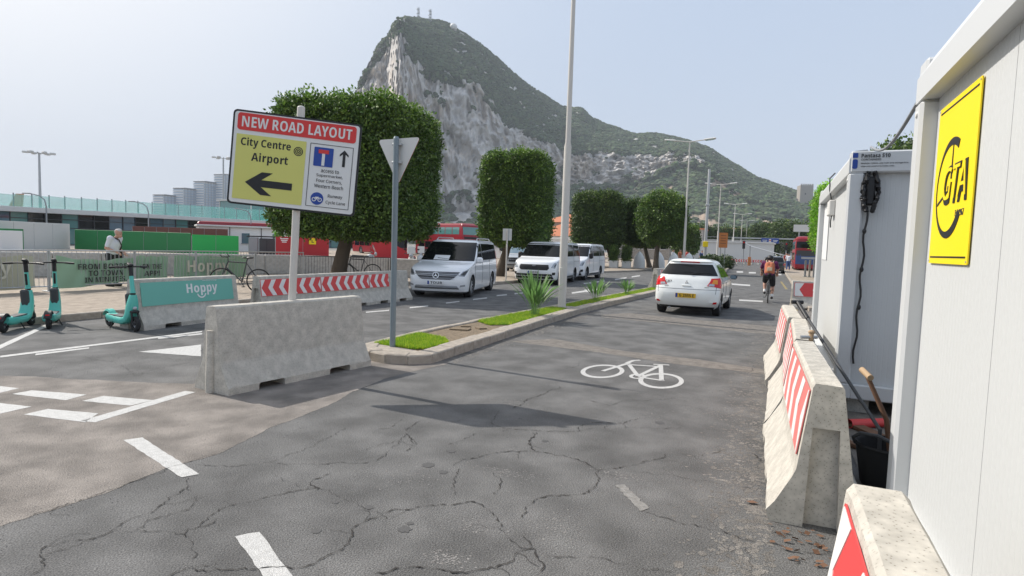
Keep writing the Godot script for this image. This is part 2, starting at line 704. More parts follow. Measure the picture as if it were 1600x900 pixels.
const OLD = [
	[-4.56, -1.14, -3.91, -1.89, -3.87, -2.41, -3.91, -2.89, -3.87, -3.31, -3.97, -4.00, -4.11, -4.94, -4.29, -6.09, -4.10, -7.34, -4.75, -7.37, -5.36, -6.97, -5.95, -4.76, -7.63, -4.11, -8.48, -3.78, -8.78, -1.90],
]
const CRACKS = [
	[1.0, -3.24, -1.68, -3.25, -1.76, -3.46, -1.86, -3.49, -1.89, -3.37, -2.05, -3.35, -2.16, -3.38, -2.31, -3.38, -2.50, -3.50, -2.69, -3.49, -2.78],
	[0.7, -3.38, -1.83, -3.34, -1.92, -3.32, -2.10, -3.22, -2.20, -3.27, -2.32, -3.21, -2.47, -3.24, -2.60, -3.34, -2.69],
	[0.9, -3.21, -2.19, -3.03, -2.26, -2.90, -2.29, -2.95, -2.34, -2.92, -2.42, -2.95, -2.52],
	[0.6, -2.90, -2.29, -2.72, -2.16, -2.68, -2.12],
	[0.8, -2.65, -1.97, -2.62, -2.08, -2.53, -2.16],
	[0.8, -3.64, -2.87, -3.51, -2.77, -3.42, -2.73],
	[0.5, -8.44, -5.13, -8.19, -5.04, -7.87, -5.12, -6.82, -4.72, -7.00, -5.11, -6.99, -5.57],
	[0.9, -3.91, -1.89, -3.90, -2.13, -3.87, -2.41, -3.91, -2.89, -3.87, -3.31],
	[1.0, -2.93, -2.34, -3.05, -2.61, -2.95, -2.79, -2.89, -2.94, -2.70, -3.15, -2.82, -3.20, -2.84, -3.40],
	[1.1, -2.58, -2.06, -2.37, -2.19, -2.09, -2.35, -2.05, -2.56, -2.07, -2.67, -2.16, -2.79, -2.14, -2.93, -2.07, -3.09, -1.89, -3.28, -1.70, -3.43, -1.58, -3.37, -1.39, -3.19],
	[1.3, -1.78, -2.42, -1.69, -2.53, -1.59, -2.60, -1.33, -2.67, -1.25, -2.78, -1.17, -2.88, -1.15, -3.02, -1.03, -2.93, -1.01, -2.83],
	[1.2, -2.13, -4.07, -1.97, -4.33, -1.70, -4.53, -1.39, -4.54, -1.23, -4.45, -1.13, -4.36, -1.04, -4.06, -1.09, -3.90, -1.25, -3.77, -1.37, -3.55, -1.34, -3.34],
	[1.2, -1.88, -5.00, -1.79, -4.63, -1.70, -4.53],
	[1.0, -1.13, -4.36, -0.96, -4.55, -0.73, -4.88, -0.72, -4.99],
	[1.0, -0.66, -3.82, -0.50, -3.77, -0.28, -3.76, -0.06, -3.70, 0.13, -3.72, 0.36, -3.71, 0.46, -3.70],
	[0.6, -0.88, -4.49, -0.53, -4.55, -0.24, -4.53, 0.04, -4.55],
	[0.8, -1.87, -3.47, -2.01, -3.71, -2.06, -3.91],
	[0.9, -1.62, -3.60, -1.71, -3.87, -1.80, -3.96],
	[0.8, -3.03, -3.48, -2.77, -3.69, -2.68, -3.87, -2.79, -4.08, -2.85, -4.42, -2.64, -4.16, -2.62, -4.01],
	[0.7, -3.37, -3.35, -3.35, -3.66, -3.42, -4.30],
	[1.5, -1.24, -3.15, -1.15, -3.02],
	[0.7, -3.83, -3.05, -3.54, -3.16, -3.37, -3.35, -3.03, -3.48],
	[0.6, -1.03, -3.00, -0.80, -3.08, -0.55, -3.13, -0.36, -3.16],
	[0.8, -1.39, -3.19, -1.24, -3.04, -1.15, -3.02],
	[0.5, -0.06, -3.70, -0.03, -3.51, -0.04, -3.31],
	[1.2, -2.27, -6.85, -2.28, -6.46, -2.37, -6.04, -2.33, -5.82, -2.37, -5.64],
	[1.0, -2.44, -5.54, -2.42, -5.33, -2.36, -5.06],
	[1.2, -1.86, -5.02, -1.81, -4.64],
	[1.1, -2.36, -5.06, -2.16, -4.99, -1.83, -5.08, -1.55, -5.24, -1.53, -5.53, -1.39, -5.66, -1.24, -5.69, -1.09, -5.98],
	[0.8, -1.53, -5.25, -1.35, -5.44, -1.34, -5.59],
	[0.9, -1.77, -6.35, -1.51, -6.25, -1.43, -6.52, -1.17, -6.70, -0.95, -6.97, -0.77, -6.88],
	[0.8, -0.57, -7.48, -0.38, -7.86, -0.08, -7.98],
	[0.8, -2.55, -7.86, -2.43, -8.15, -2.53, -8.54],
	[0.9, -3.14, -4.39, -3.05, -4.48, -3.15, -4.76],
	[0.8, -2.63, -4.19, -2.95, -4.54, -2.96, -4.82],
	[0.7, -4.11, -9.55, -3.45, -9.44, -2.95, -9.33, -2.05, -9.23, -0.88, -9.36, -0.14, -9.16],
	[0.6, -2.41, -4.35, -2.35, -4.53, -2.32, -4.72],
	[0.7, -1.24, -5.69, -1.18, -5.54, -0.95, -5.65, -0.71, -5.85],
	[0.7, -2.41, -9.99, -2.39, -10.67],
	[0.6, -1.98, -10.78, -1.56, -11.35],
	[1.0, -0.17, -9.14, -0.14, -9.72],
	[0.6, -2.76, -4.83, -2.57, -5.04, -2.37, -5.08],
	[0.6, -2.92, -3.88, -2.81, -4.20, -2.63, -4.19],
	[0.5, -3.17, -3.18, -2.84, -3.11, -2.65, -3.13, -2.05, -2.97],
	[0.7, -0.63, -5.04, -0.44, -5.09, -0.33, -5.32],
	[1.2, -0.04, -5.36, 0.01, -5.17],
]
const SPOTS = [[-2.30, -3.86, 0.07], [-2.13, -3.79, 0.05], [-2.30, -4.21, 0.05], [-1.89, -2.91, 0.06], [-2.25, -3.06, 0.04], [-1.90, -2.99, 0.03], [-1.72, -4.83, 0.04], [-2.48, -3.02, 0.03], [-2.32, -2.66, 0.04], [-2.17, -5.35, 0.03], [-2.95, -4.56, 0.05], [-0.92, -5.90, 0.07]]
const BIKE_BARS = [[-2.05, -8.02, -1.85, -8.84], [-1.89, -8.78, -1.84, -9.05, -1.76, -9.13], [-1.83, -8.68, -1.41, -8.78], [-1.83, -8.68, -1.55, -7.95], [-1.41, -8.90, -1.55, -7.95], [-1.54, -7.91, -1.23, -7.85], [-1.41, -8.90, -1.23, -7.88], [-1.52, -8.91, -1.30, -8.98]]
const BIKE_WHEEL_A = Vector2(-2.05, -8.02)
const BIKE_WHEEL_B = Vector2(-1.23, -7.85)
const BIKE_CRANK = Vector2(-1.55, -7.93)
const ROCK = [
	[-362, 0, -345, -536, 11, -510, -673, 16, -642, -724, 20, -690],
	[-356, 0, -365, -527, 17, -540, -663, 38, -679, -712, 44, -730],
	[-347, 0, -391, -514, 24, -578, -646, 104, -726, -695, 115, -781],
	[-338, 0, -412, -500, 30, -609, -630, 178, -764, -677, 194, -822],
	[-330, 0, -427, -489, 33, -632, -617, 237, -793, -663, 258, -853],
	[-328, 0, -438, -486, 35, -648, -613, 274, -812, -659, 298, -873],
	[-325, 0, -448, -482, 37, -663, -609, 304, -831, -655, 330, -894],
	[-322, 0, -459, -478, 39, -679, -604, 331, -851, -650, 359, -915],
	[-319, 0, -471, -473, 41, -697, -515, 310, -751, -644, 389, -938],
	[-316, 0, -480, -469, 42, -710, -511, 294, -764, -639, 411, -955],
	[-312, 0, -491, -462, 43, -726, -504, 273, -782, -631, 417, -977],
	[-306, 0, -505, -454, 45, -746, -495, 259, -804, -620, 423, -1004],
	[-300, 0, -518, -445, 47, -767, -485, 259, -826, -609, 429, -1032],
	[-292, 0, -534, -434, 50, -789, -474, 258, -850, -594, 423, -1062],
	[-279, 0, -558, -414, 56, -825, -453, 253, -890, -568, 408, -1111],
	[-263, 0, -583, -392, 67, -863, -427, 208, -931, -538, 382, -1162],
	[-247, 0, -607, -368, 78, -897, -402, 194, -968, -506, 352, -1209],
	[-229, 0, -631, -342, 87, -932, -373, 185, -1006, -470, 329, -1257],
	[-215, 0, -648, -321, 91, -958, -350, 173, -1035, -441, 313, -1292],
	[-200, 0, -662, -300, 94, -979, -327, 170, -1057, -413, 316, -1320],
	[-190, 0, -669, -285, 96, -989, -311, 173, -1068, -392, 297, -1334],
	[-170, 0, -681, -256, 99, -1007, -280, 174, -1088, -352, 281, -1359],
	[-147, 0, -695, -222, 108, -1027, -242, 172, -1110, -305, 267, -1387],
	[-126, 0, -706, -192, 122, -1043, -210, 173, -1127, -264, 269, -1409],
	[-102, 0, -717, -157, 143, -1061, -172, 185, -1147, -216, 261, -1433],
	[-83, 0, -708, -129, 141, -1048, -141, 177, -1132, -178, 245, -1415],
	[-64, 0, -698, -102, 128, -1032, -111, 156, -1115, -140, 228, -1394],
	[-37, 0, -679, -60, 96, -1005, -65, 120, -1086, -84, 188, -1358],
	[-16, 0, -664, -28, 77, -982, -31, 96, -1062, -41, 159, -1327],
	[10, 0, -641, 12, 58, -948, 12, 73, -1025, 13, 132, -1282],
	[27, 0, -624, 37, 49, -924, 39, 62, -999, 47, 116, -1249],
	[49, 0, -607, 70, 41, -899, 75, 52, -972, 92, 95, -1215],
	[91, 0, -567, 133, 30, -839, 144, 37, -907, 178, 67, -1134],
	[137, 0, -503, 201, 20, -744, 217, 25, -805, 270, 42, -1006],
	[168, 0, -417, 248, 12, -618, 268, 15, -668, 335, 22, -835],
]

# ---------------------------------------------------------------- ground, roads, markings
func sheet(a: Array, y: float) -> MB:
	var p := poly(a)
	var b := MB.new()
	var idx := Geometry2D.triangulate_polygon(p)
	b.begin()
	for i in range(0, idx.size(), 3):
		b.tri(Vector3(p[idx[i]].x, y, p[idx[i]].y), Vector3(p[idx[i + 1]].x, y, p[idx[i + 1]].y), Vector3(p[idx[i + 2]].x, y, p[idx[i + 2]].y))
		var n := b.v.size()
		if (b.v[n - 1] - b.v[n - 3]).cross(b.v[n - 2] - b.v[n - 3]).y < 0.0:
			b.flip_from(n - 3)
	return b

# outline with small random notches, as worn or hand-cut edges have
func ragged(a: Array, step: float, amp: float, rng: RandomNumberGenerator) -> Array:
	var p := poly(a)
	var out := []
	for i in p.size():
		var q := p[i]
		var r := p[(i + 1) % p.size()]
		var n := maxi(1, int(q.distance_to(r) / step))
		for k in n:
			var c := q.lerp(r, float(k) / n)
			out.append(c.x + rng.randf_range(-amp, amp))
			out.append(c.y + rng.randf_range(-amp, amp))
	return out

func strip(b: MB, pts: PackedVector2Array, widths, y: float) -> void:
	var L := []
	var R := []
	for i in pts.size():
		var d := (pts[mini(i + 1, pts.size() - 1)] - pts[maxi(i - 1, 0)]).normalized()
		var n := Vector2(-d.y, d.x)
		var w: float = widths[i] if widths is Array else widths
		L.append(pts[i] + n * w * .5)
		R.append(pts[i] - n * w * .5)
	b.begin()
	for i in pts.size() - 1:
		b.quad(Vector3(L[i].x, y, L[i].y), Vector3(L[i + 1].x, y, L[i + 1].y), Vector3(R[i + 1].x, y, R[i + 1].y), Vector3(R[i].x, y, R[i].y))
	b.end_open(Vector3.UP)

func build_ground() -> void:
	var rng := RandomNumberGenerator.new()
	rng.seed = 41
	structure("ground", sheet([-3000, 400, 3000, 400, 3000, -5000, -3000, -5000], -.03), M.ground, "wide dusty level ground reaching to the foot of the mountain")
	var road := structure("road", sheet([-12.2, 30, 6, 30, 6, -220, -12.2, -220], 0), M.asphalt, "cracked grey two-way asphalt road with white markings")
	# surfaces laid into the road
	part(road, "old_asphalt", sheet(ragged(ragged(OLD[0], .35, .035, rng), .06, .010, rng), .0015), M.asphalt_old).set_meta("label", "brownish worn asphalt along the left lane")
	for t in TRENCH:
		part(road, "trench_patch", sheet(ragged(t, .09, .014, rng), .0018), M.trench).set_meta("label", "pale rough patched strip across the lane")
	for q in WHITE:
		part(road, "white_marking", sheet(ragged(q, .06, .004, rng), .0032), M.paint)
	for q in WORN:
		part(road, "white_marking", sheet(ragged(q, .025, .008, rng), .0032), M.paint_worn)
	for q in YELLOW:
		part(road, "yellow_marking", sheet(ragged(q, .1, .005, rng), .0032), M.paint_yellow)
	# dust gathered along the barriers and the kerb
	var dust := []
	for k in 16000:
		var right := k % 3 != 0
		var c := Vector2(.10 - absf(rng.randfn(0, .22)), rng.randf_range(-15.5, -2.4)) if right else Vector2(-4.32 + absf(rng.randfn(0, .17)), rng.randf_range(-15.5, -7.3))
		var r := clampf(absf(rng.randfn(0, .011)), .003, .035)
		dust.append(Transform3D(Basis(Vector3.UP, rng.randf() * TAU).scaled(Vector3(r, 1, r * rng.randf_range(.5, 1.6))), Vector3(c.x, .0003 + k * .00000008, c.y)))
	var db := sheet([1, 0, .55, .6, .1, .95, -.5, .7, -.95, .1, -.6, -.65, .05, -.9, .7, -.5], 0)
	multi(road, "dust_patches", db.mesh(0), M.asphalt_dusty, dust).set_meta("kind", "stuff")
	# cycle symbol
	var sym := MB.new()
	for c in [[BIKE_WHEEL_A, .25, .44], [BIKE_WHEEL_B, .25, .44]]:
		var ring := PackedVector2Array()
		for k in 41:
			var a := TAU * k / 40.0
			ring.append(c[0] + Vector2(cos(a) * (c[1] - .03), sin(a) * (c[2] - .05)))
		var ring_o := PackedVector2Array()
		for k in 41:
			var a := TAU * k / 40.0
			ring_o.append(c[0] + Vector2(cos(a) * (c[1] + .03), sin(a) * (c[2] + .05)))
		sym.begin()
		for k in 40:
			sym.quad(Vector3(ring[k].x, .0032, ring[k].y), Vector3(ring[k + 1].x, .0032, ring[k + 1].y), Vector3(ring_o[k + 1].x, .0032, ring_o[k + 1].y), Vector3(ring_o[k].x, .0032, ring_o[k].y))
		sym.end_open(Vector3.UP)
	var lvl := .0034
	for s in BIKE_BARS:
		strip(sym, poly(s), .062, lvl)
		lvl += .00012
	strip(sym, poly([BIKE_WHEEL_B.x + .02, BIKE_WHEEL_B.y, BIKE_WHEEL_B.x + .03, BIKE_WHEEL_B.y + .02]), .05, lvl)
	var crank := PackedVector2Array()
	for k in 25:
		crank.append(BIKE_CRANK + Vector2(cos(TAU * k / 24.0) * .085, sin(TAU * k / 24.0) * .14))
	strip(sym, crank, .05, lvl + .0002)
	part(road, "cycle_symbol", sym, M.paint, 0).set_meta("label", "white bicycle symbol painted across the lane")
	# cracks, each jagged and of uneven width
	var sm := MB.new()
	for c in CRACKS:
		var pts := PackedVector2Array()
		for i in range(1, c.size(), 2):
			pts.append(Vector2(c[i], c[i + 1]))
		var fine := PackedVector2Array()
		var wid := []
		var wob := 0.0
		for i in pts.size() - 1:
			var n := maxi(2, int(pts[i].distance_to(pts[i + 1]) / .022))
			var d := (pts[i + 1] - pts[i]).normalized()
			for k in n:
				wob = wob * .78 + rng.randf_range(-.016, .016)
				fine.append(pts[i].lerp(pts[i + 1], float(k) / n) + Vector2(-d.y, d.x) * (wob + rng.randf_range(-.004, .004)))
				wid.append(clampf(rng.randfn(.0042, .0034), .0009, .015) * c[0])
		fine.append(pts[-1])
		wid.append(.001)
		wid[0] = .001
		var b := MB.new()
		strip(b, fine, wid, .0052)
		part(road, "crack", b, M.crack, 0)
		# hairline branches
		for k in fine.size():
			if rng.randf() < .03:
				var a := fine[k]
				var dir := Vector2.from_angle(rng.randf() * TAU)
				var br := PackedVector2Array()
				var bw := []
				for j in rng.randi_range(4, 10):
					br.append(a)
					bw.append(.0025 * c[0])
					dir = dir.rotated(rng.randf_range(-.9, .9) * (1 if j % 2 else -1))
					a += dir * .03
				strip(sm, br, bw, .0048)
	part(road, "hairline_cracks", sm, M.crack, 0).set_meta("kind", "stuff")
	for s in SPOTS:
		var q := []
		for k in 14:
			var a := TAU * k / 14.0
			var r: float = s[2] * rng.randf_range(.55, .85)
			q.append(s[0] + cos(a) * r)
			q.append(s[1] + sin(a) * r)
		part(road, "tar_spot", sheet(q, .0026), M.tar, 0)
	# pale scuffs and loose grit
	var grit := []
	for k in 5200:
		var p := Vector3(rng.randf_range(-4.6, .3), .0008, rng.randf_range(-8.5, -1.6)) if k < 2600 else Vector3(rng.randf_range(-8.5, -3.6), .0022, rng.randf_range(-6.0, -1.4))
		var s := rng.randf_range(.0015, .0042)
		grit.append(Transform3D(Basis.from_euler(Vector3(rng.randf() * 6, rng.randf() * 6, rng.randf() * 6)).scaled(Vector3(s, s * .7, s)), p))
	var gb := MB.new()
	gb.ball(Vector3.ZERO, Vector3.ONE, 5, 3)
	var gr := multi(self, "grit", gb.mesh(0), M.chalk, grit)
	gr.set_meta("kind", "stuff")
	tag(gr, "pale loose grit scattered over the road surface")
	# worn places where pale stone shows through
	var chips := []
	for q in [[-1.55, -3.15, .22, .12], [-1.12, -3.35, .16, .2], [-1.5, -2.75, .14, .1], [-1.75, -4.0, .35, .12], [-.95, -4.35, .2, .1], [-2.4, -3.6, .3, .2], [-.5, -6.5, .35, .25], [-1.0, -6.1, .2, .3], [-2.6, -5.9, .4, .2], [-5.0, -3.9, .5, .4], [-4.6, -5.6, .35, .6], [-6.0, -4.9, .4, .3], [-.2, -5.0, .1, .8]]:
		for k in 150:
			var s := rng.randf_range(.003, .010)
			chips.append(Transform3D(Basis.from_euler(Vector3(0, rng.randf() * 6, 0)).scaled(Vector3(s, .0012, s * rng.randf_range(.4, 1.0))), Vector3(q[0] + rng.randfn(0, q[2] * .5), .0008, q[1] + rng.randfn(0, q[3] * .5))))
	var ch := multi(self, "pale_chips", gb.mesh(0), M.chalk, chips)
	ch.set_meta("kind", "stuff")
	tag(ch, "pale stone chips showing where the road surface is worn")
	# dry leaves at the foot of the right-hand barrier
	var lf := []
	for k in 46:
		var p := Vector3(rng.randf_range(.08, .55), .012, rng.randf_range(-4.02, -3.55))
		var s := rng.randf_range(.012, .03)
		lf.append(Transform3D(Basis.from_euler(Vector3(rng.randf_range(-.5, .5), rng.randf() * 6, rng.randf_range(-.5, .5))).scaled(Vector3(s, s, s * .5)), p))
	lf.append(Transform3D(Basis().scaled(Vector3(.04, .02, .025)), Vector3(-.03, .012, -4.28)))
	var lb := MB.new()
	lb.face([Vector3(-1, 0, 0), Vector3(-.2, .1, 1), Vector3(1, .15, .1), Vector3(.1, .1, -1)], Vector3(0, -1, 0))
	var dl := multi(self, "dry_leaves", lb.mesh(0), M.rust_brown, lf)
	dl.set_meta("kind", "stuff")
	tag(dl, "dry brown leaves swept against the barrier foot")

func kerb_run(parent: Node, pts: PackedVector2Array, w: float, h: float, inward: float, step: float, m: Material) -> void:
	var rng := RandomNumberGenerator.new()
	rng.seed = 7
	for i in pts.size() - 1:
		var a := pts[i]
		var b := pts[i + 1]
		var n := maxi(1, int(round(a.distance_to(b) / step)))
		for k in n:
			var p := a.lerp(b, float(k) / n)
			var q := a.lerp(b, float(k + 1) / n)
			var d := (q - p).normalized()
			var nn := Vector2(-d.y, d.x) * inward
			var c := (p + q) * .5 + nn * w * .5
			var bs := Basis(Vector3(d.x, 0, d.y), Vector3.UP, Vector3(d.x, 0, d.y).cross(Vector3.UP))
			var mb := MB.new()
			var hh := h + rng.randf_range(-.006, .006)
			mb.box(Vector3(c.x, hh * .5 - .03, c.y), Vector3(p.distance_to(q) - .010, hh + .06, w + rng.randf_range(-.006, .006)), bs, .016)
			part(parent, "kerb_stone", mb, m, 20)

func scatter_grass(parent: Node, area: PackedVector2Array, n: int, y: float, seed_: int) -> void:
	var rng := RandomNumberGenerator.new()
	rng.seed = seed_
	var lo := area[0]
	var hi := area[0]
	for p in area:
		lo = lo.min(p)
		hi = hi.max(p)
	var xf := []
	var cols := []
	var tries := 0
	while xf.size() < n and tries < n * 6:
		tries += 1
		var p := Vector2(rng.randf_range(lo.x, hi.x), rng.randf_range(lo.y, hi.y))
		if not Geometry2D.is_point_in_polygon(p, area):
			continue
		var patchy := sin(p.x * 5.1 + 1.0) * sin(p.y * 3.7) + rng.randf_range(-.8, .8)
		if patchy < -.75:
			continue
		var s := rng.randf_range(.6, 1.25)
		xf.append(Transform3D(Basis.from_euler(Vector3(rng.randf_range(-.25, .25), rng.randf() * TAU, rng.randf_range(-.25, .25))).scaled(Vector3(s, s, s)), Vector3(p.x, y, p.y)))
		var dry := rng.randf()
		cols.append(Color(1.9, 1.35, 1.3) if dry < .34 else Color(1, 1, 1).lerp(Color(.65, .75, .6), rng.randf()))
	var g := MB.new()
	for k in 6:
		var a := TAU * k / 6.0 + .3 * k
		var o := Vector3(cos(a), 0, sin(a)) * .013
		var sd := Vector3(-sin(a), 0, cos(a)) * .0045
		var h := .034 + .012 * (k % 3)
		g.tri(o - sd, o + Vector3(cos(a), 0, sin(a)) * .02 + Vector3(0, h, 0), o + sd)
	var mi := multi(parent, "grass", g.mesh(0), M.grass_blade, xf, cols)
	mi.set_meta("kind", "stuff")

func build_median() -> void:
	var t := Node3D.new()
	t.name = "median"
	add_child(t)
	t.set_meta("kind", "structure")
	t.set_meta("label", "raised median strip with kerb, turf and bare soil")
	var right := poly([-4.28, -7.22, -4.33, -9.2, -4.40, -12.0, -4.42, -14.8, -4.28, -18.0, -4.1, -21.0, -3.9, -24.0, -3.8, -26.6])
	var left := poly([-5.66, -8.0, -5.64, -10.0, -5.5, -12.5, -5.34, -14.6, -5.15, -18.0, -4.95, -21.0, -4.75, -24.0, -4.6, -26.6])
	var tip := poly([-5.66, -8.0, -5.60, -7.45, -5.42, -7.12, -5.14, -6.93, -4.82, -6.86, -4.52, -6.95, -4.28, -7.22])
	kerb_run(t, right, .30, .135, -1.0, .78, M.kerb)
	kerb_run(t, left, .14, .135, 1.0, .78, M.kerb)
	kerb_run(t, tip, .22, .135, -1.0, .5, M.kerb)
	var bed := []
	for p in left: bed.append_array([p.x + .06, p.y])
	for i in right.size(): bed.append_array([right[-1 - i].x - .15, right[-1 - i].y])
	bed.append_array([-4.55, -7.1, -4.85, -7.0, -5.15, -7.08, -5.40, -7.25, -5.55, -7.6])
	part(t, "soil_bed", sheet(bed, .105), M.soil, 0)
	part(t, "kerb_paving", sheet([-5.5, -7.6, -5.38, -7.28, -5.1, -7.06, -4.82, -7.0, -4.6, -7.08, -4.5, -7.3, -4.75, -7.42, -5.2, -7.5], .124), M.kerb, 0)
	var rng := RandomNumberGenerator.new()
	rng.seed = 3
	var turfs := [[-5.5, -7.55, -4.9, -7.46, -4.62, -7.6, -4.64, -8.3, -4.9, -8.6, -5.5, -8.8], [-5.48, -11.0, -5.0, -10.6, -4.72, -10.9, -4.73, -14.6, -5.18, -14.6, -5.36, -12.5], [-5.18, -14.9, -4.75, -14.9, -4.6, -18.0, -4.42, -21.0, -4.24, -24.0, -4.14, -26.3, -4.45, -26.3, -4.62, -24.0, -4.82, -21.0, -5.0, -18.0]]
	var dens := [4200, 5200, 4600]
	for i in 3:
		part(t, "turf", sheet(ragged(turfs[i], .12, .03, rng), .113), M.turf, 0)
		scatter_grass(t, poly(turfs[i]), dens[i], .112, 60 + i)
	# loose paving slab and debris on the bare stretch
	for q in [[-5.2, -9.75, .36, .22, .2], [-4.95, -10.1, .16, .2, .9], [-5.3, -10.15, .2, .1, .5]]:
		var b := MB.new()
		b.box(Vector3(q[0], .118, q[1]), Vector3(q[2], .03, q[3]), Basis(Vector3.UP, q[4]), .006)
		part(t, "broken_slab", b, M.soil, 20)
	var f := MB.new()
	f.box(Vector3(-4.94, .125, -14.8), Vector3(.55, .05, .5), Basis(), .01)
	part(t, "lamp_footing", f, M.kerb, 20)
	# farther strip beyond the crossing
	var t2 := Node3D.new()
	t2.name = "far_median"
	add_child(t2)
	t2.set_meta("kind", "structure")
	t2.set_meta("label", "far kerbed median strip with turf before the lamp posts")
	kerb_run(t2, poly([-3.1, -46, -3.9, -62, -4.3, -80]), .2, .13, -1.0, 2.0, M.kerb)
	kerb_run(t2, poly([-5.6, -46, -6.2, -62, -6.6, -80]), .2, .13, 1.0, 2.0, M.kerb)
	part(t2, "turf", sheet([-3.25, -46, -4.0, -62, -4.4, -80, -6.5, -80, -6.1, -62, -5.5, -46], .12), M.turf, 0)
	kerb_run(t2, poly([-5.6, -46, -3.1, -46]), .2, .13, -1.0, 1.2, M.kerb)

func build_pavements() -> void:
	var p := Node3D.new()
	p.name = "pavement"
	add_child(p)
	p.set_meta("kind", "structure")
	p.set_meta("label", "pale pavement with a stone kerb along the left side")
	part(p, "paving", sheet([-12.22, 20, -12.22, -11.5, -13.5, -14.5, -13.4, -20.5, -11.0, -22.6, -10.6, -26.5, -12.0, -28.5, -11.6, -38, -9.6, -46, -9.0, -60, -8.9, -220, -60, -220, -60, 20], .118), M.pavement, 0)
	kerb_run(p, poly([-12.2, 4, -12.2, -11.5, -13.5, -14.5, -13.4, -20.5, -11.0, -22.6, -10.6, -26.5, -12.0, -28.5, -11.6, -38, -9.6, -46, -9.0, -60]), .16, .13, 1.0, .95, M.kerb)
	# paving joints near the scooters
	var rng := RandomNumberGenerator.new()
	rng.seed = 12
	var b := MB.new()
	for k in 9:
		strip(b, poly([-12.4 - k * .55, 2, -12.4 - k * .55, -11.4]), .012, .1205)
	part(p, "paving_joint", b, M.soil, 0).set_meta("kind", "stuff")
	var q := Node3D.new()
	q.name = "right_pavement"
	add_child(q)
	q.set_meta("kind", "structure")
	q.set_meta("label", "narrow pavement on the right side towards the bus")
	part(q, "paving", sheet([1.25, -20, 1.25, -220, 30, -220, 30, -20], .118), M.pavement, 0)
	kerb_run(q, poly([1.25, -20, 1.25, -90]), .16, .13, -1.0, 1.6, M.kerb)
	var w := structure("worksite_floor", sheet([.72, -4.2, 4.2, -4.2, 4.2, -20, .72, -20], .006), M.trench, "dusty floor between the white cabins")
	w.set_meta("kind", "structure")

